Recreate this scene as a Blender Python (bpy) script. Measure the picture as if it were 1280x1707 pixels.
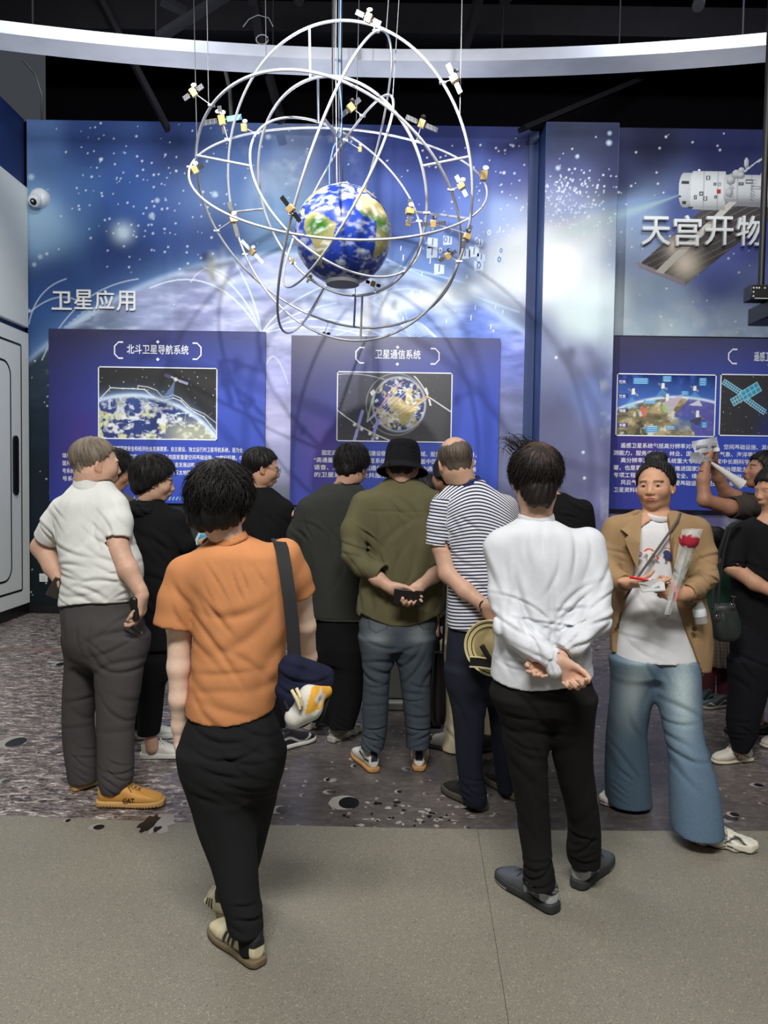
# Exhibition hall with a satellite orbit sculpture, wall murals and visitors.
import bpy, math, random
import numpy as np
from mathutils import Vector, Matrix, Euler

for o in list(bpy.data.objects):
    bpy.data.objects.remove(o)
SC = bpy.context.scene
COL = SC.collection
rnd = random.Random(7)
PI = math.pi

# ------------------------------------------------------------------ camera
CAM_H, F_PX, PITCH, ROLL = 1.55, 1230.0, math.radians(2.4), math.radians(0.85)
FWD = Vector((0, math.cos(PITCH), -math.sin(PITCH)))
UP0 = Vector((0, math.sin(PITCH), math.cos(PITCH)))
RIGHT = Vector((1, 0, 0)) * math.cos(ROLL) + UP0 * math.sin(ROLL)
UP = UP0 * math.cos(ROLL) - Vector((1, 0, 0)) * math.sin(ROLL)
cam_d = bpy.data.cameras.new('camera')
cam = bpy.data.objects.new('camera', cam_d)
COL.objects.link(cam)
cam.matrix_world = Matrix(((RIGHT.x, UP.x, -FWD.x, 0), (RIGHT.y, UP.y, -FWD.y, 0),
                           (RIGHT.z, UP.z, -FWD.z, CAM_H), (0, 0, 0, 1)))
cam_d.sensor_fit = 'VERTICAL'
cam_d.sensor_height = 36.0
cam_d.lens = F_PX / 1707.0 * 36.0
cam_d.clip_start = 0.05
SC.camera = cam

# ------------------------------------------------------------------ world, lamps, exposure
SC.view_settings.view_transform = 'Standard'
SC.view_settings.look = 'None'
SC.view_settings.gamma = 1.0
SC.view_settings.use_curve_mapping = False
SC.view_settings.exposure = 0.0
w = bpy.data.worlds.new('World')
SC.world = w
w.use_nodes = True
w.node_tree.nodes['Background'].inputs[0].default_value = (0.80, 0.88, 1.0, 1)
w.node_tree.nodes['Background'].inputs[1].default_value = 0.06

def lamp(name, kind, loc, target, energy, color=(1, 1, 1), size=0.3, angle=60, blend=0.6):
    d = bpy.data.lights.new(name, kind)
    d.energy = energy
    d.color = color
    if kind == 'SPOT':
        d.spot_size = math.radians(angle)
        d.spot_blend = blend
        d.shadow_soft_size = size
    elif kind == 'AREA':
        d.shape = 'RECTANGLE'
        d.size, d.size_y = size if isinstance(size, tuple) else (size, size)
    o = bpy.data.objects.new(name, d)
    COL.objects.link(o)
    o.location = loc
    o.rotation_euler = (Vector(target) - Vector(loc)).to_track_quat('-Z', 'Y').to_euler()
    return o

# ceiling spots of the hall (above the frame) and added unseen spots that brighten the fascia underside
lamp('spot_globe', 'SPOT', (-.57, 3.2, 4.85), (.15, 8.3, 2.5), 860, (1, .98, .95), .035, 80, .7)
lamp('wash_left', 'AREA', (-2.4, 5.6, 5.9), (-2.4, 8.3, 2.6), 55, (.93, .96, 1), (1.6, .3))
lamp('wash_right', 'AREA', (2.8, 5.6, 5.9), (3.1, 8.1, 2.8), 84, (.93, .96, 1), (1.6, .3))
lamp('track_front', 'AREA', (-.3, -.6, 5.2), (-.2, 3.6, .9), 330, (1, .98, .95), (2.4, .6))
lamp('track_side', 'AREA', (3.2, 1.2, 5.0), (.6, 4.2, .9), 35, (1, .98, .95), (.8, .8))
lamp('track_mid', 'AREA', (-2.2, 4.0, 5.0), (-2.2, 4.9, 0), 60, (1, .98, .94), (1.6, .8))
for x_ in (-3.0, -1.8, -.6, .6, 2.2, 3.4):
    lamp('fascia_fill', 'SPOT', (x_, 8.12, 3.3), (x_ * 1.05, 6.55, 5.2), 140, (.94, .96, 1), .06, 75, .5)

# ------------------------------------------------------------------ pixel helpers (1280 x 1707 frame)
def ray(px, py):
    return FWD + RIGHT * ((px - 640.0) / F_PX) + UP * ((853.5 - py) / F_PX)

def P(px, py, d):
    """point seen at a pixel, at distance d along the floor (world Y)"""
    r = ray(px, py)
    t = d / r.y
    return Vector((r.x * t, d, CAM_H + r.z * t))

def G(px, py):
    """floor point seen at a pixel"""
    r = ray(px, py)
    t = -CAM_H / r.z
    return Vector((r.x * t, r.y * t, 0))

def S(px_len, d):
    return px_len * d / F_PX

# ------------------------------------------------------------------ objects, tags
def link(o, parent=None):
    COL.objects.link(o)
    if parent is not None:
        o.parent = parent
        o.matrix_parent_inverse = Matrix.Identity(4)
    return o

def tag(o, label=None, cat=None, group=None, kind=None):
    if label: o['label'] = label
    if cat: o['category'] = cat
    if group: o['group'] = group
    if kind: o['kind'] = kind
    return o

def empty(name, loc=(0, 0, 0), parent=None):
    o = bpy.data.objects.new(name, None)
    o.empty_display_size = 0.1
    link(o, parent)
    o.location = loc
    return o

class MB:
    """collects polygons, links them as ONE mesh object"""
    def __init__(s):
        s.v, s.f, s.m, s.c = [], [], [], []
        s.cur = 0
        s.col = (1, 1, 1)
    def add(s, verts, faces):
        b = len(s.v)
        s.v += [tuple(v) for v in verts]
        s.c += [s.col] * len(verts)
        s.f += [tuple(i + b for i in f) for f in faces]
        s.m += [s.cur] * len(faces)
        return s
    def box(s, lo, hi, M=None):
        (x0, y0, z0), (x1, y1, z1) = lo, hi
        vs = [Vector(p) for p in ((x0, y0, z0), (x1, y0, z0), (x1, y1, z0), (x0, y1, z0), (x0, y0, z1), (x1, y0, z1), (x1, y1, z1), (x0, y1, z1))]
        if M is not None: vs = [M @ v for v in vs]
        return s.add(vs, [(0, 3, 2, 1), (4, 5, 6, 7), (0, 1, 5, 4), (1, 2, 6, 5), (2, 3, 7, 6), (3, 0, 4, 7)])
    def quad(s, a, b, c, d):
        return s.add([a, b, c, d], [(0, 1, 2, 3)])
    def tube(s, pts, r, n=10, closed=False, caps=True, flat=None):
        pts = [Vector(p) for p in pts]
        m = len(pts)
        rs = r if isinstance(r, (list, tuple)) else [r] * m
        vs, prev = [], None
        for i, p in enumerate(pts):
            if closed:
                t = pts[(i + 1) % m] - pts[i - 1]
            else:
                t = pts[min(i + 1, m - 1)] - pts[max(i - 1, 0)]
            t = t.normalized() if t.length > 1e-9 else Vector((0, 0, 1))
            if prev is None:
                u = t.orthogonal().normalized()
            else:
                u = prev - t * prev.dot(t)
                u = u.normalized() if u.length > 1e-6 else t.orthogonal().normalized()
            prev = u
            w_ = t.cross(u)
            for k in range(n):
                a = 2 * PI * k / n
                vs.append(p + (u * math.cos(a) + w_ * math.sin(a)) * rs[i])
        fs = []
        for i in range(m if closed else m - 1):
            j = (i + 1) % m
            for k in range(n):
                fs.append((i * n + k, i * n + (k + 1) % n, j * n + (k + 1) % n, j * n + k))
        if caps and not closed:
            fs.append(tuple(range(n - 1, -1, -1)))
            fs.append(tuple((m - 1) * n + k for k in range(n)))
        return s.add(vs, fs)
    def lathe(s, prof, n=32, M=None):
        vs, fs = [], []
        m = len(prof)
        for (r, z) in prof:
            for k in range(n):
                a = 2 * PI * k / n
                p = Vector((r * math.cos(a), r * math.sin(a), z))
                vs.append(M @ p if M is not None else p)
        for i in range(m - 1):
            for k in range(n):
                fs.append((i * n + k, i * n + (k + 1) % n, (i + 1) * n + (k + 1) % n, (i + 1) * n + k))
        fs.append(tuple(range(n - 1, -1, -1)))
        fs.append(tuple((m - 1) * n + k for k in range(n)))
        return s.add(vs, fs)
    def prism(s, poly, d):
        """poly: list of 3D points, d: extrusion vector"""
        n = len(poly)
        d = Vector(d)
        vs = [Vector(p) for p in poly] + [Vector(p) + d for p in poly]
        fs = [tuple(range(n)), tuple(range(2 * n - 1, n - 1, -1))]
        for i in range(n):
            j = (i + 1) % n
            fs.append((i, i + n, j + n, j)[::-1])
        return s.add(vs, fs)
    def build(s, name, mat, parent=None, smooth=True, bevel=0, colors=False):
        me = bpy.data.meshes.new(name)
        me.from_pydata(s.v, [], s.f)
        for m_ in (mat if isinstance(mat, (list, tuple)) else [mat]):
            me.materials.append(m_)
        me.polygons.foreach_set('material_index', s.m)
        if colors:
            a = me.color_attributes.new('Col', 'FLOAT_COLOR', 'POINT')
            c = np.ones((len(s.v), 4), np.float32)
            c[:, :3] = np.array(s.c)
            a.data.foreach_set('color', c.ravel())
        me.validate()
        me.update()
        o = bpy.data.objects.new(name, me)
        link(o, parent)
        if smooth:
            me.polygons.foreach_set('use_smooth', [True] * len(me.polygons))
            me.set_sharp_from_angle(angle=math.radians(40))
        if bevel:
            b = o.modifiers.new('bevel', 'BEVEL')
            b.width = bevel
            b.segments = 2
            b.limit_method = 'ANGLE'
        return o

def np_mesh(name, V, F, mat, parent=None, attrs=None, cols=None, smooth=True):
    """V (n,3), F (m,4) arrays -> one mesh object"""
    V = np.asarray(V, np.float32); F = np.asarray(F, np.int32)
    me = bpy.data.meshes.new(name)
    me.vertices.add(len(V))
    me.vertices.foreach_set('co', V.ravel())
    k = F.shape[1]
    me.loops.add(F.size)
    me.loops.foreach_set('vertex_index', F.ravel())
    me.polygons.add(len(F))
    me.polygons.foreach_set('loop_start', np.arange(0, F.size, k, dtype=np.int32))
    me.polygons.foreach_set('loop_total', np.full(len(F), k, np.int32))
    me.polygons.foreach_set('use_smooth', np.full(len(F), smooth, bool))
    me.update(calc_edges=True)
    if cols is not None:
        a = me.color_attributes.new('Col', 'FLOAT_COLOR', 'POINT')
        c = np.ones((len(V), 4), np.float32)
        c[:, :3] = cols
        a.data.foreach_set('color', c.ravel())
    for nm, arr in (attrs or {}).items():
        a = me.attributes.new(nm, 'FLOAT', 'POINT')
        a.data.foreach_set('value', np.asarray(arr, np.float32))
    me.materials.append(mat)
    o = bpy.data.objects.new(name, me)
    return link(o, parent)

# ------------------------------------------------------------------ colour, materials
def lin(r, g=None, b=None):
    if g is None: r, g, b = r
    def f(c):
        c = c / 255.0
        return c / 12.92 if c <= 0.04045 else ((c + 0.055) / 1.055) ** 2.4
    return (f(r), f(g), f(b))

class NG:
    def __init__(s, name):
        s.m = bpy.data.materials.new(name)
        s.m.use_nodes = True
        s.t = s.m.node_tree
        s.b = s.t.nodes['Principled BSDF']
    def n(s, typ, **kw):
        nd = s.t.nodes.new(typ)
        for k, v in kw.items():
            if hasattr(nd, k): setattr(nd, k, v)
        return nd
    def l(s, a, b): s.t.links.new(a, b)
    def put(s, sock, v):
        if hasattr(v, 'is_linked') or isinstance(v, bpy.types.NodeSocket): s.l(v, sock)
        elif isinstance(v, (tuple, list)) and len(v) == 3 and sock.type == 'RGBA': sock.default_value = (*v, 1)
        else: sock.default_value = v
    def math(s, op, a, b=0.0, c=0.0):
        nd = s.n('ShaderNodeMath', operation=op)
        s.put(nd.inputs[0], a); s.put(nd.inputs[1], b); s.put(nd.inputs[2], c)
        return nd.outputs[0]
    def coord(s, kind='Object', scale=(1, 1, 1), rot=(0, 0, 0)):
        tc = s.n('ShaderNodeTexCoord')
        mp = s.n('ShaderNodeMapping')
        mp.inputs['Scale'].default_value = scale
        mp.inputs['Rotation'].default_value = rot
        s.l(tc.outputs[kind], mp.inputs[0])
        return mp.outputs[0]
    def noise(s, vec, scale=5, detail=4, rough=0.5, dist=0.0, out=0):
        nd = s.n('ShaderNodeTexNoise')
        nd.inputs['Scale'].default_value = scale
        nd.inputs['Detail'].default_value = detail
        nd.inputs['Roughness'].default_value = rough
        nd.inputs['Distortion'].default_value = dist
        if vec is not None: s.l(vec, nd.inputs['Vector'])
        return nd.outputs[out]
    def voro(s, vec, scale=5, feature='F1', out='Distance', rand=1.0):
        nd = s.n('ShaderNodeTexVoronoi', feature=feature)
        nd.inputs['Scale'].default_value = scale
        nd.inputs['Randomness'].default_value = rand
        if vec is not None: s.l(vec, nd.inputs['Vector'])
        return nd.outputs[out]
    def ramp(s, fac, stops, interp='LINEAR'):
        nd = s.n('ShaderNodeValToRGB')
        nd.color_ramp.interpolation = interp
        e = nd.color_ramp.elements
        while len(e) < len(stops): e.new(0.5)
        for i, (p, c) in enumerate(stops):
            e[i].position = p
            e[i].color = (*c, 1) if isinstance(c, (tuple, list)) else (c, c, c, 1)
        s.l(fac, nd.inputs[0])
        return nd.outputs[0]
    def mix(s, fac, a, b, blend='MIX'):
        nd = s.n('ShaderNodeMix', data_type='RGBA', blend_type=blend)
        s.put(nd.inputs[0], fac)
        s.put(nd.inputs[6], a); s.put(nd.inputs[7], b)
        return nd.outputs[2]
    def attr(s, name, out='Color'):
        nd = s.n('ShaderNodeAttribute')
        nd.attribute_name = name
        return nd.outputs[out]
    def bump(s, h, strength=0.3, dist=0.01):
        nd = s.n('ShaderNodeBump')
        nd.inputs['Strength'].default_value = strength
        nd.inputs['Distance'].default_value = dist
        s.l(h, nd.inputs['Height'])
        s.l(nd.outputs[0], s.b.inputs['Normal'])
    def set(s, **kw):
        names = dict(color='Base Color', rough='Roughness', metal='Metallic', spec='Specular IOR Level', emit='Emission Color',
                     estr='Emission Strength', trans='Transmission Weight', ior='IOR', alpha='Alpha', coat='Coat Weight', sheen='Sheen Weight')
        for k, v in kw.items(): s.put(s.b.inputs[names[k]], v)
        return s

MATS = {}
def flat(name, color, rough=0.6, metal=0.0, spec=0.5, var=0.0, **kw):
    """plain surface with a little procedural variation"""
    if name in MATS: return MATS[name]
    g = NG(name)
    g.set(rough=rough, metal=metal, spec=spec, **kw)
    if var:
        n = g.noise(g.coord(), 9, 5)
        g.l(g.mix(n, tuple(c * (1 - var) for c in color), tuple(min(1, c * (1 + var)) for c in color)), g.b.inputs['Base Color'])
    else:
        g.set(color=color)
    MATS[name] = g.m
    return g.m

def vcol(name, rough=0.6, metal=0.0, spec=0.5, grain=0.0, gscale=200, bump=0.0):
    """base colour from the printed / dyed colour attribute"""
    if name in MATS: return MATS[name]
    g = NG(name)
    c = g.attr('Col')
    if grain:
        n = g.noise(g.coord(), gscale, 3)
        c = g.mix(1.0, c, g.ramp(n, [(0.25, 1 - grain), (0.75, 1 + grain)]), 'MULTIPLY')
    g.l(c, g.b.inputs['Base Color'])
    g.set(rough=rough, metal=metal, spec=spec)
    if bump:
        g.bump(g.noise(g.coord(), gscale, 3), bump, 0.002)
    MATS[name] = g.m
    return g.m

def cloth(name, color=None, rough=0.92, weave=700, bump=0.25, fade=None, spec=0.2):
    """woven fabric; color None -> dyed colour attribute"""
    if name in MATS: return MATS[name]
    g = NG(name)
    co = g.coord()
    n1 = g.noise(co, weave, 2)
    n2 = g.noise(co, 14, 4)
    base = g.attr('Col') if color is None else None
    if base is None:
        a = tuple(c * 0.88 for c in color)
        b = tuple(min(1, c * 1.08) for c in color)
        base = g.mix(n2, a, b)
    if fade is not None:
        base = g.mix(g.ramp(g.noise(co, 5, 3), [(0.42, 0.0), (0.62, 1.0)]), base, fade)
    base = g.mix(1.0, base, g.ramp(n1, [(0.3, 0.86), (0.7, 1.08)]), 'MULTIPLY')
    g.l(base, g.b.inputs['Base Color'])
    g.set(rough=rough, spec=spec)
    g.bump(n1, bump, 0.002)
    MATS[name] = g.m
    return g.m
# ------------------------------------------------------------------ implicit modelling: one continuous surface per body / garment
class Rng:
    pass

def _pn_tab(seed, n=7):
    r = np.random.RandomState(seed)
    k = r.normal(size=(n, 3)); k /= np.linalg.norm(k, axis=1)[:, None]
    f = r.uniform(0.6, 1.9, n)
    return k * f[:, None], r.uniform(0, 6.28, n)
_PN = [_pn_tab(i) for i in range(12)]
def pn(X, freq, seed=0):
    """smooth pseudo noise in about [-1, 1]"""
    k, ph = _PN[seed % 12]
    return np.sin(X @ (k.T * freq).astype(X.dtype) + ph.astype(X.dtype)).sum(1) / 3.0

def vnoise(X, freq, seed=0, octaves=1):
    """value noise 0..1, X (n, 2 or 3)"""
    X = np.asarray(X, float)
    if X.shape[1] == 2: X = np.c_[X, np.zeros(len(X))]
    out = np.zeros(len(X)); amp = 1.0; tot = 0
    for o in range(octaves):
        Q = X * freq * 2 ** o + 17.3 * o + seed * 7.77 + 1000
        i = np.floor(Q).astype(np.int64); f = Q - i; f = f * f * (3 - 2 * f)
        def h(a, b, c):
            n = (i[:, 0] + a) * 73856093 ^ (i[:, 1] + b) * 19349663 ^ (i[:, 2] + c) * 83492791 ^ (seed * 2654435)
            n = (n ^ (n >> 13)) * 1274126177 & 0x7fffffff
            n = (n ^ (n >> 16)) & 0xffff
            return n / 65535.0
        x, y, z = f[:, 0], f[:, 1], f[:, 2]
        c00 = h(0, 0, 0) * (1 - x) + h(1, 0, 0) * x; c10 = h(0, 1, 0) * (1 - x) + h(1, 1, 0) * x
        c01 = h(0, 0, 1) * (1 - x) + h(1, 0, 1) * x; c11 = h(0, 1, 1) * (1 - x) + h(1, 1, 1) * x
        out += amp * ((c00 * (1 - y) + c10 * y) * (1 - z) + (c01 * (1 - y) + c11 * y) * z)
        tot += amp; amp *= 0.5
    return out / tot

def V3(v): return np.array([v[0], v[1], v[2]], float)

class Prim:
    """f(X)->d, lo/hi bounding box of its surface"""
    def __init__(s, f, lo, hi): s.f, s.lo, s.hi = f, np.asarray(lo, float), np.asarray(hi, float)

def rc(a, b, ra, rb=None, sq=None):
    """round cone from a to b; sq=(direction, factor) squashes the section along a direction"""
    a, b = V3(a), V3(b)
    if rb is None: rb = ra
    if sq is not None:
        n = V3(sq[0]); n /= np.linalg.norm(n); k = 1.0 / sq[1] - 1.0
        b2 = b + n * (np.dot(b - a, n) * k)
    else:
        b2 = b
    ba = b2 - a; L2 = max(ba @ ba, 1e-12)
    def f(X):
        Q = X - a
        if sq is not None: Q = Q + np.outer(Q @ n * k, n)
        t = np.clip(Q @ ba / L2, 0, 1)
        d = np.linalg.norm(Q - t[:, None] * ba, axis=1) - (ra + (rb - ra) * t)
        return d * (sq[1] ** 0.5 if sq is not None else 1)
    m = max(ra, rb)
    return Prim(f, np.minimum(a - ra, b - rb), np.maximum(a + ra, b + rb))

def ell(c, r, R=None):
    c, r = V3(c), V3(r)
    def f(X):
        Q = X - c
        if R is not None: Q = Q @ R
        k0 = np.linalg.norm(Q / r, axis=1); k1 = np.linalg.norm(Q / (r * r), axis=1)
        return k0 * (k0 - 1) / np.maximum(k1, 1e-9)
    m = r.max() if R is not None else r
    return Prim(f, c - m, c + m)

def rbox(c, h, r=0.005, R=None):
    c, h = V3(c), V3(h)
    def f(X):
        Q = X - c
        if R is not None: Q = Q @ R
        q = np.abs(Q) - (h - r)
        return np.linalg.norm(np.maximum(q, 0), axis=1) + np.minimum(q.max(1), 0) - r
    m = np.linalg.norm(h) if R is not None else h
    return Prim(f, c - m, c + m)

def _smooth_rows(rows, n=48):
    """Catmull-Rom resample of rows (first column = parameter, decreasing or increasing)"""
    A = np.array(rows, float)
    if len(A) < 3: return A
    t = np.linspace(0, len(A) - 1, n); i = np.minimum(t.astype(int), len(A) - 2); u = (t - i)[:, None]
    p0 = A[np.maximum(i - 1, 0)]; p1 = A[i]; p2 = A[i + 1]; p3 = A[np.minimum(i + 2, len(A) - 1)]
    m1 = (p2 - p0) / 2; m2 = (p3 - p1) / 2
    return (2 * u**3 - 3 * u**2 + 1) * p1 + (u**3 - 2 * u**2 + u) * m1 + (-2 * u**3 + 3 * u**2) * p2 + (u**3 - u**2) * m2

def loft(rows, yaw=0.0, expo=2.3, cap=True, grow=0.0, rcap=0.02):
    """rows: (z, cx, cy, ax, ay) stacked super-ellipses"""
    A = _smooth_rows(rows)
    A = A[np.argsort(A[:, 0])]
    A[:, 3:] = np.maximum(A[:, 3:] + grow, 0.004)
    z0, z1 = A[0, 0], A[-1, 0]
    cs, sn = math.cos(yaw), math.sin(yaw)
    def f(X):
        z = X[:, 2]
        cx, cy, ax, ay = (np.interp(z, A[:, 0], A[:, j]) for j in (1, 2, 3, 4))
        x = X[:, 0] - cx; y = X[:, 1] - cy
        if yaw: x, y = x * cs + y * sn, -x * sn + y * cs
        k = ((np.abs(x) / ax) ** expo + (np.abs(y) / ay) ** expo) ** (1.0 / expo)
        g = np.sqrt(x * x + y * y) + 1e-9
        # distance along the ray from the axis, damped: close to true distance near the surface
        d = (k - 1) * np.minimum(g / np.maximum(k, 1e-6), np.maximum(ax, ay))
        d = np.where(k < 1e-3, -np.minimum(ax, ay), d)
        d = d * np.clip(0.75 + 0.25 * np.minimum(ax, ay) / np.maximum(ax, ay), 0, 1)
        if cap:
            e = np.maximum(z - z1, z0 - z)
            q = np.minimum(np.maximum(d, e), 0) + np.hypot(np.maximum(d, 0), np.maximum(e, 0))
            return q
        return d
    m = A[:, 3:].max(1)
    if not yaw:
        lo = [(A[:, 1] - A[:, 3]).min(), (A[:, 2] - A[:, 4]).min(), z0]
        hi = [(A[:, 1] + A[:, 3]).max(), (A[:, 2] + A[:, 4]).max(), z1]
    else:
        lo = [(A[:, 1] - m).min(), (A[:, 2] - m).min(), z0]
        hi = [(A[:, 1] + m).max(), (A[:, 2] + m).max(), z1]
    return Prim(f, lo, hi)

def framed(prim, M, s=1.0):
    """place a primitive modelled in a local frame: M 4x4 rigid, s uniform scale"""
    R = np.array([[M[i][j] for j in range(3)] for i in range(3)], float); t = np.array([M[i][3] for i in range(3)], float)
    f0 = prim.f
    cs = np.array([[(prim.lo, prim.hi)[i][0], (prim.lo, prim.hi)[j][1], (prim.lo, prim.hi)[k][2]] for i in (0, 1) for j in (0, 1) for k in (0, 1)]) * s
    W = cs @ R.T + t
    return Prim(lambda X: f0((X - t) @ R / s) * s, W.min(0), W.max(0))

class SDF:
    def __init__(s):
        s.ops = []; s.disp = []; s.post = []
    def u(s, p, k=0.02): s.ops.append(('u', p, k)); return s
    def cut(s, p, k=0.004): s.ops.append(('s', p, k)); return s
    def keep(s, f, k=0.002):
        """intersect with a function (inside negative)"""
        s.ops.append(('i', f, k)); return s
    def d(s, f): s.disp.append(f); return s
    def place(s, M, sc=1.0):
        """the same model moved by M"""
        r = SDF()
        R = np.array([[M[i][j] for j in range(3)] for i in range(3)], float); t = np.array([M[i][3] for i in range(3)], float)
        for op, p, k in s.ops:
            r.ops.append((op, framed(p, M, sc) if isinstance(p, Prim) else (lambda X, p=p: p((X - t) @ R / sc) * sc), k * sc))
        for f in s.disp:
            r.disp.append(lambda X, f=f: f((X - t) @ R / sc) * sc)
        return r
    def merge(s, o): s.ops += o.ops; s.disp += o.disp; return s
    def bounds(s):
        lo = np.min([p.lo for o, p, k in s.ops if o == 'u'], 0); hi = np.max([p.hi for o, p, k in s.ops if o == 'u'], 0)
        return lo, hi
    def ev(s, X, m, raw=False):
        d = np.full(len(X), 9.0)
        for op, p, k in s.ops:
            if op == 'i':
                e = p(X)
                h = np.maximum(k - np.abs(d - e), 0) / k
                d = np.maximum(d, e) + h * h * k * 0.25
                continue
            g = m + k
            idx = np.nonzero(((X > p.lo - g) & (X < p.hi + g)).all(1))[0]
            if not len(idx): continue
            e = p.f(X[idx]); di = d[idx]
            if op == 'u':
                h = np.maximum(k - np.abs(di - e), 0) / k
                d[idx] = np.minimum(di, e) - h * h * k * 0.25
            else:
                e = -e
                h = np.maximum(k - np.abs(di - e), 0) / k
                d[idx] = np.maximum(di, e) + h * h * k * 0.25
        if s.disp and not raw:
            idx = np.nonzero(np.abs(d) < m)[0]
            if len(idx):
                Q = X[idx]
                for f in s.disp: d[idx] += f(Q)
        for f in s.post: d = np.maximum(d, f(X))
        return d

_C8 = np.array([[i, j, k] for i in (0, 1) for j in (0, 1) for k in (0, 1)])
_E12 = [(a, b) for a in range(8) for b in range(8) if a < b and np.abs(_C8[a] - _C8[b]).sum() == 1]

def polygonize(sdf, v, relax=1):
    lo, hi = sdf.bounds()
    lo = lo - 3 * v; hi = hi + 3 * v
    H = 8 * v
    nb = np.ceil((hi - lo) / H).astype(int)
    I = np.stack(np.meshgrid(*[np.arange(n) for n in nb], indexing='ij'), -1).reshape(-1, 3)
    C = lo + (I + 0.5) * H
    d = sdf.ev(C, 2.2 * H)
    I = I[np.abs(d) < 1.45 * H]
    s = np.stack(np.meshgrid(*[np.arange(9)] * 3, indexing='ij'), -1).reshape(-1, 3)
    D = np.empty((len(I), 729))
    step = 400
    for a in range(0, len(I), step):
        g = (I[a:a + step, None, :] * 8 + s[None]).reshape(-1, 3)
        D[a:a + step] = sdf.ev(lo + g * v, 6 * v).reshape(-1, 729)
    D = D.reshape(-1, 9, 9, 9)
    neg = D < 0
    cnt = sum(neg[:, i:i + 8, j:j + 8, k:k + 8].astype(np.int8) for i, j, k in _C8)
    b, x, y, z = np.nonzero((cnt > 0) & (cnt < 8))
    if not len(b): raise RuntimeError('empty surface')
    cv = np.stack([D[b, x + i, y + j, z + k] for i, j, k in _C8], 1)
    cell = I[b] * 8 + np.stack([x, y, z], 1)
    acc = np.zeros((len(b), 3)); n = np.zeros(len(b))
    for a_, b_ in _E12:
        da, db = cv[:, a_], cv[:, b_]
        m = (da < 0) != (db < 0)
        t = np.where(m, da / np.where(m, da - db, 1), 0)
        acc += np.where(m[:, None], _C8[a_] + t[:, None] * (_C8[b_] - _C8[a_]), 0); n += m
    V = lo + (cell + acc / n[:, None]) * v
    key = (cell[:, 0] * 4096 + cell[:, 1]) * 4096 + cell[:, 2]
    o = np.argsort(key); key = key[o]; V = V[o]; cell = cell[o]; cv = cv[o]
    key, fi = np.unique(key, return_index=True); V = V[fi]; cell = cell[fi]; cv = cv[fi]
    quads = []
    for ax, ci in ((0, 4), (1, 2), (2, 1)):
        m = np.nonzero((cv[:, 0] < 0) != (cv[:, ci] < 0))[0]
        o1, o2 = [np.eye(3, dtype=int)[(ax + q) % 3] for q in (1, 2)]
        q = []
        ok = np.ones(len(m), bool)
        for off in (0 * o1, -o1, -o1 - o2, -o2):
            c = cell[m] + off
            kk = (c[:, 0] * 4096 + c[:, 1]) * 4096 + c[:, 2]
            j = np.minimum(np.searchsorted(key, kk), len(key) - 1)
            ok &= key[j] == kk
            q.append(j)
        Q = np.stack(q, 1)[ok]
        fl = (cv[m, 0] > 0)[ok]
        Q[fl] = Q[fl][:, ::-1]
        quads.append(Q)
    F = np.concatenate(quads)
    for _ in range(relax):
        S_ = np.zeros_like(V); n = np.zeros(len(V))
        for a_ in range(4):
            for b_ in (1, 3):
                S_ += np.stack([np.bincount(F[:, a_], V[F[:, (a_ + b_) % 4], c], len(V)) for c in range(3)], 1)
                n += np.bincount(F[:, a_], minlength=len(V))
        V = np.where(n[:, None] > 0, 0.5 * V + 0.5 * S_ / np.maximum(n, 1)[:, None], V)
    return V, F

def sdf_obj(name, sdf, v, mat, parent=None, col=None, relax=1, extra=None):
    """polygonize and link; col(V)->(n,3) colours; extra: (V,F) quads joined in"""
    V, F = polygonize(sdf, v, relax)
    c = None
    if col is not None: c = col(V) if callable(col) else np.tile(col, (len(V), 1))
    if extra is not None and len(extra[0]):
        F = np.concatenate([F, extra[1] + len(V)])
        if c is not None:
            ec = extra[2] if len(extra) > 2 else np.tile(c[0], (len(extra[0]), 1))
            c = np.concatenate([c, ec])
        V = np.concatenate([V, extra[0]])
    return np_mesh(name, V, F, mat, parent, cols=c)

def sstep(a, b, x):
    t = np.clip((x - a) / (b - a), 0, 1)
    return t * t * (3 - 2 * t)
# ------------------------------------------------------------------ the hall
YW, XL = 8.3, -4.0          # back wall plane, left wall plane
ZT = 5.47                   # top of the printed walls

def design_uv(X, Y, Z):
    """design grid of the printed walls: 1280 x 1707 layout units"""
    d = np.stack([X, Y, Z - CAM_H], -1)
    f = d @ np.array(FWD)
    return 640 + F_PX * (d @ np.array(RIGHT)) / f, 853.5 - F_PX * (d @ np.array(UP)) / f

def idw(u, v, pts, p=4.6):
    num = np.zeros(u.shape + (3,)); den = np.zeros(u.shape)
    for (x, y, c) in pts:
        k = 1.0 / (((u - x) ** 2 + (v - y) ** 2 + 900.0) ** (p / 2))
        num += k[..., None] * np.array(lin(c)); den += k
    return num / den[..., None]

def over(c, a, col):
    return c * (1 - a[..., None]) + np.array(col) * a[..., None]

def seg_d(u, v, x0, y0, x1, y1):
    dx, dy = x1 - x0, y1 - y0
    t = np.clip(((u - x0) * dx + (v - y0) * dy) / (dx * dx + dy * dy + 1e-9), 0, 1)
    return np.hypot(u - x0 - t * dx, v - y0 - t * dy)

def poly_in(u, v, pts):
    inside = np.zeros(u.shape, bool)
    n = len(pts)
    for i in range(n):
        (x0, y0), (x1, y1) = pts[i], pts[(i + 1) % n]
        if y0 == y1: continue
        m = ((y0 > v) != (y1 > v)) & (u < (x1 - x0) * (v - y0) / (y1 - y0) + x0)
        inside ^= m
    return inside

def qbez(p0, p1, p2, n=14):
    return [((1 - t) ** 2 * p0[0] + 2 * t * (1 - t) * p1[0] + t * t * p2[0], (1 - t) ** 2 * p0[1] + 2 * t * (1 - t) * p1[1] + t * t * p2[1])
            for t in [i / n for i in range(n + 1)]]

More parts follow.
